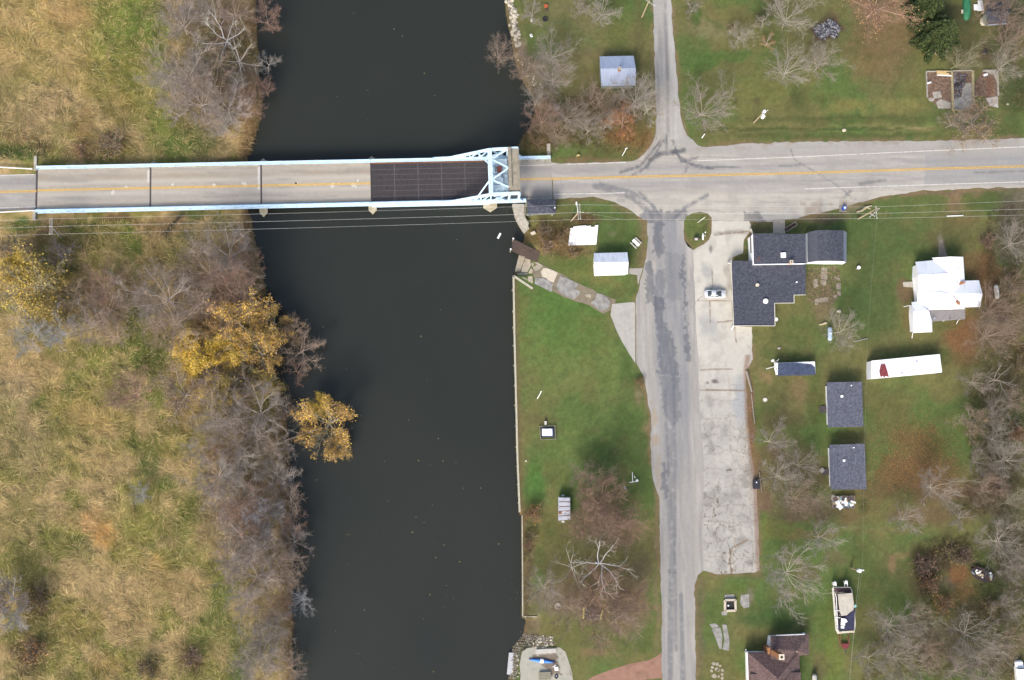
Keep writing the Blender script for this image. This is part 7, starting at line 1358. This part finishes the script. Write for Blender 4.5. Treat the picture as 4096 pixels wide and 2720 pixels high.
def tree(px, py, rpx, kind, tint, label, group=None, rot=None, base=None, sz=1.0):
    if px > 1900 and kind in ('bare', 'stems') and px < 2300 or px > 2560 and kind in ('bare', 'stems'): kind = 'thin'
    V = VAR[kind]; i = nvar.get(kind, 0); nvar[kind] = i+1; v = V[i % len(V)]; rnd = random.Random(int(px*13+py*7))
    wst = px < 1300; zb0 = -1.4 if wst else 0
    s = rpx/17.3/v['R']*1.0; zc = zb0+v['zc']*s*sz; p = PV(px, py, zc); rz = rnd.uniform(0, 6.28) if rot is None else R(rot)
    ox = (v['cx']*math.cos(rz)-v['cy']*math.sin(rz))*s; oy = (v['cx']*math.sin(rz)+v['cy']*math.cos(rz))*s; x, y = p.x-ox, p.y-oy
    zb = gz(x, y)
    if zb < ZW-.3: zb = ZW-.3
    nm = {'evergreen': 'evergreen_tree', 'shrub': 'shrub', 'dead': 'dead_tree', 'yellow': 'yellow_leaved_tree', 'yellowfull': 'yellow_leaved_tree', 'yellowpale': 'yellow_leaved_tree', 'tanleaf': 'tan_leaved_tree', 'orange': 'orange_leaved_tree'}.get(kind, 'bare_tree')
    o = thing(nm, label, 'shrub' if kind == 'shrub' else 'tree', (x, y, zb-.05), group, rz); o.scale = (s, s, s*sz)
    if px > 3420 and tint in (PALE, GREY, GBR): tint = tuple(int(a*.9+b*.1) for a, b in zip(tint, (96, 76, 52)))
    tc = lin(tint)/KE*(1.8 if px < 1300 else 1.55)
    for me, n_ in ((v['t'], 'trunk' if kind != 'shrub' else 'stems'), (v['c'], 'crown'), (v['l'], 'foliage')):
        if me is None: continue
        if n_ == 'foliage' and kind == 'evergreen': n_ = 'crown'
        c = D.objects.new(n_, me); COL.objects.link(c); c.parent = o; k = 1.5 if n_ == 'trunk' else 1.0
        c.color = (*np.minimum(tc*k, .7), 1)
    return o
T = tree
# -- north west bank
G1 = 'bare trees on the west bank north of the bridge'
for a in ((717, 69, 88, 'bare', GREY, 'grey bare tree at the top edge, furthest inland of the northwest bank trees'), (815, 30, 90, 'stems', GREY, 'grey many stemmed bare tree at the top edge behind the dead white tree'), (930, 40, 90, 'bare', GBR, 'brownish bare tree at the top edge between the dead white tree and the water'), (1062, 60, 62, 'wispy', RBR, 'reddish fine twigged tree overhanging the river at the top edge'),
    (890, 130, 88, 'dead', WHT_, 'dead white limbed tree, upper of the two on the north west bank'), (947, 225, 100, 'dead', PALE, 'dead pale limbed tree, lower of the two on the north west bank'), (1062, 241, 62, 'lean', PALE, 'pale bare tree leaning over the river north of the bridge'), (717, 270, 118, 'bare', GREY, 'broad grey bare tree standing furthest inland north of the bridge'), (655, 350, 75, 'wispy', GREY, 'small grey bare tree on the inland rim beside the green grass'),
    (832, 318, 98, 'stems', GBR, 'brown grey bare tree in the middle of the north west thicket'), (790, 400, 95, 'bare', GREY, 'grey bare tree on the south inland side of the north west thicket'), (901, 413, 105, 'bare', GREY, 'large grey bare tree at the south end of the north west thicket'), (884, 494, 62, 'wispy', PALE, 'small pale bare tree nearest the bridge in the north west thicket'), (990, 400, 68, 'stems', RBR, 'reddish bare tree beside the reedy shore north of the bridge'), (1050, 344, 45, 'wispy', RBR, 'small reddish twiggy tree at the waterline north of the bridge'), (955, 298, 60, 'bare', DRK, 'dark bare tree below the dead pale limbed tree'), (700, 440, 50, 'wispy', GREY, 'small wispy tree at the grassy south west rim of the north thicket')): T(*a, G1)
# -- west, south of bridge
G2 = 'bare trees on the west bank south of the bridge'
for a in ((803, 1065, 115, 'bare', GBR, 'broad brown grey tree south of the bridge just east of the dark creek'), (907, 1000, 102, 'bare', GREY, 'grey bare tree nearest the bridge on the south west bank'), (974, 1041, 78, 'stems', RBR, 'reddish bare tree at the waterline just south of the cables'), (895, 1160, 110, 'stems', RBR, 'reddish many stemmed tree above the big yellow tree'), (985, 1150, 66, 'wispy', GBR, 'brown wispy tree at the shore above the big yellow tree'), (650, 1190, 125, 'bare', GREY, 'tall grey radiating tree, upper of the pair at the centre of the west bank'), (683, 1290, 122, 'bare', GBR, 'tall brown grey radiating tree, lower of the pair at the centre of the west bank'),
    (402, 1150, 82, 'wispy', RBR, 'reddish wispy tree in the marsh east of the yellow willows'), (425, 1236, 84, 'bare', GBR, 'brown grey tree west of the tall radiating pair'), (350, 1294, 78, 'stems', GREY, 'grey stemmed tree south east of the yellow willows'), (446, 1334, 65, 'wispy', GBR, 'small brown tree at the edge of the green grass patch'), (230, 1010, 58, 'greyleaf', BLUE, 'bluish grey tree north of the yellow willows'), (270, 1200, 70, 'greyleaf', OLV, 'olive grey tree touching the yellow willows on the east'), (110, 1328, 85, 'stems', BLUE, 'bluish grey tree south of the yellow willows'), (225, 1330, 66, 'wispy', BLUE, 'pale bluish wispy tree south of the yellow willows'), (60, 985, 50, 'wispy', DRK, 'dark bare tree at the frame edge south of the approach road'),
    (516, 1560, 82, 'bare', RBR, 'lone reddish fan shaped tree standing in the green marsh'), (717, 1570, 95, 'greyleaf', GREY, 'grey tree south west of the bright yellow round tree'), (845, 1483, 66, 'wispy', GBR, 'brown wispy tree between the yellow trees'), (970, 1540, 70, 'greyleaf', OLV, 'olive grey twiggy tree behind the shore below the big yellow tree'), (1033, 1640, 105, 'bare', GREY, 'grey tree at the shore inland of the leaning yellow tree'), (861, 1661, 88, 'stems', GREY, 'grey tree south of the pale yellow tree'), (930, 1600, 70, 'greyleaf', GBR, 'brown grey tree just south of the pale yellow tree')): T(*a, G2)
T(98, 1130, 112, 'yellowpale', OLV, 'largest yellow willow at the west frame edge'); T(80, 1080, 62, 'yellowfull', OLV, 'bright yellow willow crown at the north of the willow clump'); T(212, 1120, 52, 'yellowpale', OLV, 'small yellow willow on the east side of the willow clump'); T(184, 1230, 52, 'yellowpale', OLV, 'small pale yellow willow at the south of the willow clump')
T(985, 1310, 108, 'yellow', OLV, 'big golden tree on the west bank, largest of the yellow trees'); T(1085, 1288, 68, 'yellow', OLV, 'golden tree at the waterline east of the big golden tree'); T(912, 1290, 70, 'yellow', OLV, 'golden tree on the inland side of the big golden tree'); T(1040, 1400, 82, 'yellow', OLV, 'golden tree south of the big golden tree by the water'); T(920, 1400, 62, 'yellowfull', OLV, 'dense golden tree between the round yellow tree and the shore')
T(786, 1408, 78, 'yellowfull', OLV, 'dense round bright yellow tree on the west bank'); T(803, 1540, 44, 'yellowfull', OLV, 'small bright orange yellow tree south of the round yellow tree'); T(901, 1557, 64, 'yellowpale', OLV, 'pale yellow tree among grey trees on the west bank'); T(1062, 1535, 52, 'yellowpale', OLV, 'pale yellow tree at the shore below the bare tree over the water')
T(1215, 1400, 105, 'lean', GBR, 'bare brown tree leaning far out over the river by the golden trees', rot=8); T(1160, 1330, 62, 'greyleaf', GBR, 'brown leafy branch crown over the water above the leaning bare tree'); T(1190, 1480, 62, 'lean', RBR, 'lower reddish tree leaning over the river by the golden trees', rot=-15)
T(1300, 1690, 104, 'yellow', OLV, 'golden leaved tree leaning far out over the river', rot=0); T(1345, 1785, 44, 'yellow', OLV, 'bright yellow lower limb crown of the trees over the river'); T(1275, 1625, 44, 'yellowfull', OLV, 'bright yellow upper limb crown of the trees over the river'); T(1238, 1740, 46, 'yellow', OLV, 'small golden crown beside the shore at the tree over the river')
m = MB(); m.tube([PV(1130, 1765, ZW+.3), PV(1200, 1742, .5), PV(1290, 1710, 2.5)], [.16, .13, .07], 7); solo(m, 'leaning_trunk', M('pale_bark', A(160, 152, 140), .9, .2), 'pale trunk reaching from the west shore to the golden tree over the river', 'tree trunk')
T(1133, 1640, 52, 'greyleaf', PALE, 'pale leafy bush at the waterline beside the golden tree over the river')
# -- south west bank
G3 = 'bare trees crowding the south west bank'
for a in ((861, 1906, 88, 'bare', GREY), (947, 1854, 78, 'wispy', PALE), (1090, 1895, 70, 'bare', GREY), (1150, 1920, 64, 'lean', PALE), (947, 1950, 75, 'stems', PALE), (1062, 2061, 72, 'wispy', BLUE), (1010, 2010, 80, 'stems', RBR), (1165, 2164, 66, 'bare', GREY), (1004, 2164, 92, 'stems', GREY), (1090, 2239, 88, 'bare', GBR), (1004, 2308, 95, 'bare', GREY), (1090, 2330, 72, 'stems', GBR), (1200, 2415, 50, 'wispy', BLUE), (976, 2430, 76, 'stems', GREY), (1090, 2509, 62, 'wispy', GREY), (1062, 2576, 70, 'bare', GREY), (1018, 2660, 80, 'stems', GREY), (1148, 2680, 66, 'bare', GBR), (918, 1760, 80, 'bare', GREY), (1010, 1760, 78, 'bare', GBR), (1100, 1800, 66, 'stems', GREY), (800, 1800, 60, 'wispy', GREY), (1140, 2010, 70, 'bare', GBR), (1150, 2090, 66, 'stems', RBR), (920, 2230, 72, 'bare', GREY), (1150, 2300, 62, 'wispy', GBR), (890, 2010, 66, 'wispy', GREY), (940, 2080, 72, 'stems', RBR), (1120, 2430, 50, 'wispy', RBR)):
    tn = {GREY: 'grey', PALE: 'pale', BLUE: 'bluish pale', RBR: 'reddish', GBR: 'brownish grey'}[a[4]]; x = 'at the waterline' if a[0] > 1085 else 'in the middle' if a[0] > 960 else 'on the marsh side'; yy = 'near its top' if a[1] < 1830 else 'upper part' if a[1] < 2030 else 'halfway down' if a[1] < 2270 else 'lower part' if a[1] < 2520 else 'bottom edge'
    kd = {'bare': 'spreading', 'stems': 'many stemmed', 'wispy': 'wispy', 'lean': 'leaning'}[a[3]]
    T(*a, '%s %s tree %s of the southwest thicket, %s' % (tn, kd, x, yy), G3)
T(29, 2394, 82, 'greyleaf', BLUE, 'bluish grey tree at the west frame edge in the lower marsh'); T(46, 2469, 66, 'wispy', BLUE, 'second bluish grey tree at the west frame edge, below the first')
T(560, 1975, 40, 'wispy', BLUE, 'small bluish sapling in the dark green marsh patch')
# -- north east
for a in ((2126, 52, 46, 'wispy', PALE, 'small pale tree on the lawn by the rock lined bank'), (2321, 29, 38, 'wispy', GREY, 'small grey tree at the top edge west of the crossarm pole'), (2413, 40, 66, 'bare', PALE, 'pale radiating tree at the top edge north of the blue shed'), (2212, 205, 80, 'bare', GREY, 'grey tree on the lawn between the river and the blue shed'), (2218, 298, 76, 'stems', GREY, 'grey stemmed tree on the brushy bank west of the blue shed'), (2010, 185, 70, 'wispy', GBR, 'brown bush like tree leaning over the river by the boulders'),
    (2270, 459, 72, 'stems', GREY, 'grey stemmed tree in the thicket north of the bridge end'), (2356, 505, 54, 'wispy', GREY, 'small grey tree nearest the bridge end in the thicket'), (2419, 493, 44, 'wispy', PALE, 'small pale tree in the thicket beside the orange one'), (2493, 482, 66, 'orange', RBR, 'orange leaved tree in the thicket by the junction'), (2548, 373, 84, 'bare', PALE, 'pale tree shading the south east corner of the blue shed'), (2390, 390, 76, 'stems', GBR, 'brown tree just south of the blue shed'), (2172, 470, 70, 'stems', RBR, 'reddish brush tree on the riverbank north of the bridge'), (2600, 410, 72, 'wispy', PALE, 'pale tree hanging over the north street'), (2470, 420, 60, 'bare', GBR, 'brown tree in the middle of the thicket south of the blue shed'), (2140, 380, 50, 'wispy', PALE, 'pale brush tree at the river corner north of the bridge'), (2230, 530, 60, 'stems', GBR, 'low brown tree by the shore near the counterweight'), (2095, 262, 56, 'wispy', GBR, 'brown brush at the water edge below the leaning bush'),
    (2832, 425, 105, 'bare', GREY, 'large grey tree on the lawn east of the north street'), (2769, 29, 34, 'wispy', GREY, 'small grey tree at the top edge east of the north street'), (2964, 138, 58, 'bare', PALE, 'pale radiating tree west of the burn pile'), (3050, 80, 40, 'lean', PALE, 'small pale leaning tree between two bare trees at the top'), (3073, 166, 30, 'orange', PALE, 'tiny orange leaved sapling on the north east lawn'), (3166, 46, 95, 'bare', PALE, 'broad pale tree at the top edge next to the burn pile'), (3166, 264, 84, 'bare', PALE, 'pale radiating tree alone on the lawn south west of the burn pile'), (3290, 235, 74, 'wispy', GREY, 'faint grey tree just south of the burn pile'),
    (3517, 15, 120, 'tanleaf', RBR, 'broad tan leaved tree at the top edge'), (3860, 235, 58, 'wispy', OLV, 'small olive grey tree above the middle foundation'), (4050, 150, 90, 'bare', GBR, 'brown tree at the east frame edge by the dark roofed house'), (4032, 250, 76, 'bare', PALE, 'pale limbed tree leaning over the eastern foundation'), (4060, 40, 80, 'stems', GBR, 'brown many stemmed tree in the north east corner'), (3960, 20, 62, 'wispy', GBR, 'brown wispy tree over the dark roof of the north east house'), (3912, 490, 100, 'greyleaf', GREY, 'grey tree between the foundations and the highway'), (3830, 475, 52, 'wispy', GREY, 'faint grey tree just south of the middle foundation'),
    (4078, 960, 84, 'bare', PALE, 'pale tree at the east frame edge below the highway'), (4004, 1240, 95, 'bare', GBR, 'brown grey tree beside the white propane tank in leaf litter'), (3980, 1340, 98, 'stems', GBR, 'brown stemmed tree south east of the farmhouse'), (4075, 1130, 60, 'stems', GBR, 'brown tree at the east frame edge level with the farmhouse'), (3378, 1318, 76, 'bare', PALE, 'round pale bare tree beside the pale blue propane tank'),
    (3912, 1529, 62, 'bare', GREY, 'grey tree at the lawn corner east of the mobile home'), (4012, 1520, 72, 'dead', GREY, 'thick limbed grey tree in the eastern woods level with the mobile home'), (3898, 1690, 68, 'greyleaf', PALE, 'pale tree on the edge of the lawn east of the northern cabin'), (3998, 1650, 66, 'stems', GREY, 'grey stemmed tree in the eastern woods level with the northern cabin'), (3998, 1758, 68, 'bare', PALE, 'pale tree in the eastern woods between the cabins level'), (4050, 1840, 82, 'bare', PALE, 'pale limbed tree at the east frame edge level with the southern cabin'), (3930, 1850, 62, 'stems', GREY, 'grey tree at the woods edge level with the southern cabin'), (4070, 1600, 56, 'stems', GBR, 'brown tree at the east frame edge south of the thick limbed tree'), (3960, 1960, 70, 'stems', GBR, 'brown tree in the eastern woods above the junk skiff'), (4060, 2010, 64, 'wispy', OLV, 'olive grey tree at the east frame edge above the spreading pale tree'),
    (3126, 1905, 74, 'bare', PALE, 'pale tree just east of the parking lot near the black bin'), (3212, 1860, 66, 'stems', GREY, 'grey tree west of the southern cabin'), (3194, 1990, 76, 'bare', GBR, 'brown grey tree south east of the black bin'), (3098, 1753, 66, 'wispy', GREY, 'grey wispy tree east of the parking lot below the round well cover'), (3280, 2000, 56, 'stems', GBR, 'brown tree just west of the junk trailer'), (3757, 1950, 80, 'wispy', PALE, 'pale thin limbed tree over the red leaf litter'), (3636, 2078, 62, 'bare', PALE, 'pale tree on the grass north of the bare earth strip'), (3840, 2075, 60, 'lean', PALE, 'pale leaning tree east of the leaf litter'),
    (3298, 2150, 66, 'bare', PALE, 'pale tree north east of the big bare tree by the lot'), (3171, 2305, 118, 'bare', PALE, 'big pale bare tree south east of the parking lot'), (4020, 2170, 100, 'bare', PALE, 'spreading pale tree above the junk skiff in the eastern woods'), (4060, 2280, 62, 'wispy', GREY, 'grey tree at the east frame edge beside the junk skiff'), (3590, 2510, 100, 'bare', PALE, 'broad pale tree east of the covered cabin boat'), (3487, 2646, 62, 'wispy', PALE, 'pale wispy tree at the bottom near the cables'), (3613, 2652, 86, 'bare', PALE, 'pale tree at the bottom edge below the broad pale tree'), (3728, 2610, 66, 'stems', GBR, 'brown stemmed tree at the bottom edge of the southern woods'), (3900, 2545, 96, 'bare', PALE, 'pale spreading tree near the south east corner'), (3946, 2652, 90, 'stems', GREY, 'grey tree at the bottom edge near the south east corner'), (3843, 2690, 68, 'wispy', GREY, 'faint grey tree at the bottom edge west of the corner trees'), (4044, 2423, 62, 'wispy', GREY, 'grey wispy tree at the east frame edge below the junk skiff'), (4060, 2560, 70, 'stems', GBR, 'brown tree at the east frame edge above the white vehicle'), (3680, 2470, 60, 'stems', GBR, 'brown tree in front of the dark brush'),
    (2355, 1905, 74, 'stems', GBR, 'brown crown at the north side of the riverside tree clump by the box trailer'), (2420, 2010, 100, 'bare', RBR, 'largest reddish tree in the riverside clump by the box trailer'), (2498, 2080, 84, 'stems', RBR, 'reddish stemmed tree at the street side of the riverside clump'), (2345, 2085, 72, 'bare', RBR, 'reddish tree just east of the box trailer'), (2440, 2120, 76, 'stems', GBR, 'brown tree at the south side of the riverside clump'), (2380, 1960, 76, 'bare', RBR, 'reddish tree in the heart of the riverside clump'), (2290, 2270, 84, 'dead', PALE, 'dead tree with pale curved limbs nearest the river below the clump'), (2410, 2270, 108, 'dead', WHT_, 'dead tree with bright white bare limbs on the south lawn'), (2395, 2400, 130, 'stems', RBR, 'wide reddish thicket tree above the stone filled bed'), (2178, 2355, 70, 'bare', GREY, 'grey tree at the river side near the stone fire ring'), (2540, 2395, 72, 'wispy', RBR, 'reddish wispy tree between the stone filled bed and the street'), (2460, 2480, 96, 'stems', GBR, 'brown thicket tree south east of the stone filled bed'), (2290, 2440, 70, 'wispy', GBR, 'brown wispy tree over the stone fire ring')): T(*a)
T(3757, 135, 84, 'evergreen', DRK, 'broad dark evergreen south west of the green covered boat'); T(3712, 25, 74, 'evergreen', DRK, 'dark evergreen at the top edge left of the green covered boat')
for a in ((2129, 2060, 46, 'orange brown shrub growing beside the end of the timber seawall', RBR), (2125, 2150, 30, 'low olive shrub on the riverbank below the orange brown shrub', OLV), (2108, 2180, 20, 'small brown shrub at the water edge below the seawall', RBR), (2190, 985, 40, 'grey thicket shrub beside the dark dock', GREY), (2240, 950, 44, 'brown shrub west of the white dock sections', RBR), (2180, 920, 34, 'tan shrub below the bridge operator house', OLV), (2290, 1010, 36, 'dry tan shrub south of the white dock sections', OLV), (2150, 570, 34, 'brown shrub at the shore beside the bridge counterweight', RBR), (3690, 2260, 50, 'dark brush at the north west of the orange earth patch', DRK), (3720, 2340, 46, 'dark brush west of the orange earth patch', DRK), (3800, 2210, 50, 'dark brush north of the orange earth patch', DRK), (3860, 2220, 44, 'dark brush between the earth patch and the junk skiff', DRK), (3780, 2420, 46, 'brown brush south of the orange earth patch', GBR), (3970, 2420, 50, 'brown brush below the junk skiff', GBR), (4000, 1950, 44, 'brown brush under the eastern trees', GBR), (4070, 1730, 46, 'rusty brush at the east frame edge', RBR), (4080, 1460, 40, 'brown brush at the east frame edge by the thick limbed tree', GBR), (3950, 960, 40, 'brown brush at the east end of the highway lawn', GBR), (2560, 1530, 26, 'small green brown weed shrub at the street edge of the south lawn', OLV), (590, 2670, 44, 'dark brown shrub in the marsh at the bottom edge', DRK), (770, 2630, 44, 'dark brown shrub in the marsh beside the bottom thicket', DRK), (130, 2600, 60, 'dark brown shrub mass in the lower west marsh', DRK), (150, 2400, 48, 'dark brown shrub in the west marsh below the bluish trees', DRK), (440, 570, 60, 'olive brown shrub mass north of the bridge in the marsh', OLV), (320, 600, 40, 'low brown shrub beside the west bridge railing', GBR)):
    T(a[0], a[1], a[2], 'shrub', a[4], a[3])
# ------------------------------------------------------------------ marsh grass, brush, fallen leaves
GRASSM = MA('marsh_grass', .9, .1, 4.0, .08, .7)
def blades(name, n, box_, accept, length, width, tilt, seed, colf, label=None, flow=9.0, hump=.0):
    g = np.random.default_rng(seed); px = g.uniform(box_[0], box_[2], n); py = g.uniform(box_[1], box_[3], n)
    q = P(px, py, -1.2 if box_[2] < 1400 else 0); x, y = q[:, 0], q[:, 1]; ix = np.clip(np.searchsorted(gx, x), 1, nx_-1); iy = np.clip(np.searchsorted(gy, y), 1, ny_-1)
    z = GZ[iy, ix]; sd = GSD[iy, ix]; k = accept(px, py, x, y, z, sd, g); x, y, z, px, py = x[k], y[k], z[k], px[k], py[k]; c = GC[iy[k], ix[k]]; n = len(x)
    th = fbm(x/flow, y/flow, 3, seed)*6*math.pi+g.normal(0, .6, n); L = g.uniform(length[0], length[1], n)*(.7+.6*fbm(x/6, y/6, 2, seed+1)); tl = g.uniform(tilt[0], tilt[1], n)
    d = np.stack([np.cos(th)*np.cos(tl), np.sin(th)*np.cos(tl), np.sin(tl)], 1); s = np.stack([-np.sin(th), np.cos(th), g.normal(0, .35, n)], 1)*(g.uniform(width[0], width[1], n)/2)[:, None]
    hz = z+hump*np.maximum(0, fbm(x/1.6, y/1.6, 3, seed+5)-.42)*4*g.uniform(.2, 1, n)
    b = np.stack([x, y, hz], 1); mid = b+d*(L*.55)[:, None]; tip = b+d*L[:, None]-np.array([0, 0, 1.])*(L*np.sin(tl)*.5)[:, None]
    V = np.stack([b-s*.7, b+s*.7, mid+s, mid-s, tip+s*.25, tip-s*.25], 1)
    col = colf(c, g, n, x, y); col = np.repeat(col, 6, 0)
    base = (np.arange(n)*6)[:, None]; F = np.concatenate([base+np.array([[0, 1, 2, 3]]), base+np.array([[3, 2, 4, 5]])], 0)
    return tag(raw_mesh(name, V.reshape(-1, 3), F, GRASSM, col), label, None, None, 'stuff')
hy = hwy_y
def acc_marsh(px, py, x, y, z, sd, g): return (sd > .35) & (np.abs(y-hy(x)) > 7.5) & (z > ZW+.05)
def col_marsh(c, g, n, x, y):
    cl = fbm(x/2.2, y/2.2, 4, 77); k = (.62+.58*g.beta(2, 2, n)*(.3+1.4*cl))*1.34; t = g.uniform(.94, 1.06, (n, 3)); straw = (g.uniform(0, 1, n) < .16)[:, None]
    return np.where(straw, c*.3+np.array(A(204, 182, 130))*.75, c*t)*k[:, None]
blades('marsh_grass', 380000, (-160, -60, 1190, 2790), acc_marsh, (.5, 1.7), (.03, .08), (.05, .5), 5, col_marsh, flow=8.0, hump=.4)
def acc_reed(px, py, x, y, z, sd, g): return (sd > .05) & (sd < 2.0) & (np.abs(y-hy(x)) > 8) & (x < P(1300, 1360)[0])
blades('shore_reeds', 60000, (960, -60, 1200, 2790), acc_reed, (.6, 1.3), (.03, .07), (.5, 1.3), 6, lambda c, g, n, x, y: (np.array(A(150, 122, 82))*.7+c*.4)*g.uniform(.6, 1.35, (n, 1)))
ebr = [[(2050, 210), (2120, 220), (2190, 330), (2260, 380), (2500, 410), (2600, 470), (2600, 560), (2560, 610), (2430, 610), (2240, 590), (2210, 640), (2080, 640), (2070, 560), (2120, 480), (2090, 330)], [(2110, 880), (2250, 870), (2400, 850), (2400, 890), (2290, 890), (2270, 990), (2360, 990), (2350, 1030), (2200, 1030), (2160, 990), (2110, 950)], [(3950, 840), (4140, 800), (4140, 2060), (3830, 2060), (3880, 1900), (3870, 1560), (3930, 1400), (3940, 1150)], [(3680, 2160), (3900, 2130), (4140, 2060), (4140, 2790), (3440, 2790), (3480, 2560), (3640, 2480), (3700, 2420), (3650, 2280)], [(2100, 2070), (2130, 2100), (2120, 2480), (2096, 2480)], [(3960, 60), (4140, 40), (4140, 480), (4050, 440), (4040, 200)]]
def acc_brush(px, py, x, y, z, sd, g):
    k = np.zeros(px.shape, bool)
    for p in ebr: k |= inpoly(px, py, p)
    hole = ((px-3835)/60)**2+((py-2310)/90)**2 < 1
    return k & (sd > .1) & (g.uniform(0, 1, px.shape) < .25+1.1*fbm(px/40, py/40, 3, 88)) & ~hole
blades('undergrowth', 330000, (2040, -20, 4140, 2790), acc_brush, (.4, 1.3), (.03, .09), (.15, 1.1), 8, lambda c, g, n, x, y: (c*.75+np.array([A(124, 104, 78), A(150, 132, 108), A(90, 84, 48), A(112, 84, 60)])[g.integers(0, 4, n)]*.35)*g.uniform(.55, 1.35, (n, 1)), flow=3.0)
def fallen(n, seed):
    g = np.random.default_rng(seed); S = [(3690, 1880, 170, 110, 5), (3930, 1130, 70, 150, 2), (3860, 1350, 90, 120, 2), (3660, 1740, 150, 100, 2), (3560, 1870, 90, 120, 1), (3530, 120, 180, 180, 2), (3170, 1920, 150, 140, 1), (2400, 2370, 240, 200, 2), (2540, 560, 90, 70, 1), (3000, 1750, 30, 260, 1), (3840, 2330, 60, 90, 1), (3500, 2050, 300, 80, 1), (2420, 2080, 160, 120, 1)]
    w_ = np.array([s[4] for s in S], float); k = g.choice(len(S), n, p=w_/w_.sum()); B_ = np.array(S); px = B_[k, 0]+g.normal(0, .55, n)*B_[k, 2]; py = B_[k, 1]+g.normal(0, .55, n)*B_[k, 3]; q = P(px, py, 0); c = q+np.array([0, 0, .03])+g.uniform(0, .04, (n, 1))*np.array([0, 0, 1])
    a = g.uniform(0, 6.28, n); s = g.uniform(.05, .11, n); u = np.stack([np.cos(a)*s, np.sin(a)*s, g.normal(0, .3, n)*s], 1); v = np.stack([-np.sin(a)*s, np.cos(a)*s, g.normal(0, .3, n)*s], 1)*.7
    V = np.stack([c-u, c+v, c+u, c-v], 1); col = np.array([A(158, 112, 72), A(138, 98, 66), A(178, 144, 92), A(124, 94, 70)])[g.integers(0, 4, n)]
    tag(raw_mesh('fallen_leaves', V.reshape(-1, 3), np.arange(4*n).reshape(-1, 4), LEAF, np.repeat(col, 4, 0)), None, None, None, 'stuff')
fallen(26000, 9)
g = np.random.default_rng(12); n = 70; px = np.where(g.uniform(0, 1, n) < .5, g.normal(1740, 60, n), g.uniform(1250, 2000, n)); py = g.uniform(20, 2700, n); ok = (py < 600) | (py > 860); px, py = px[ok], py[ok]; c = P(px, py, ZW+.02); n = len(px); s = g.uniform(.06, .22, n)[:, None]; a = g.uniform(0, 6.28, n)
u = np.stack([np.cos(a), np.sin(a), 0*a], 1)*s; v = np.stack([-np.sin(a), np.cos(a), 0*a], 1)*s*.5
tag(raw_mesh('floating_leaves', np.stack([c-u, c+v, c+u, c-v], 1).reshape(-1, 3), np.arange(4*n).reshape(-1, 4), LEAF, np.repeat(np.array([A(150, 150, 80), A(170, 160, 110), A(110, 120, 60)])[g.integers(0, 3, n)], 4, 0)), None, None, None, 'stuff')
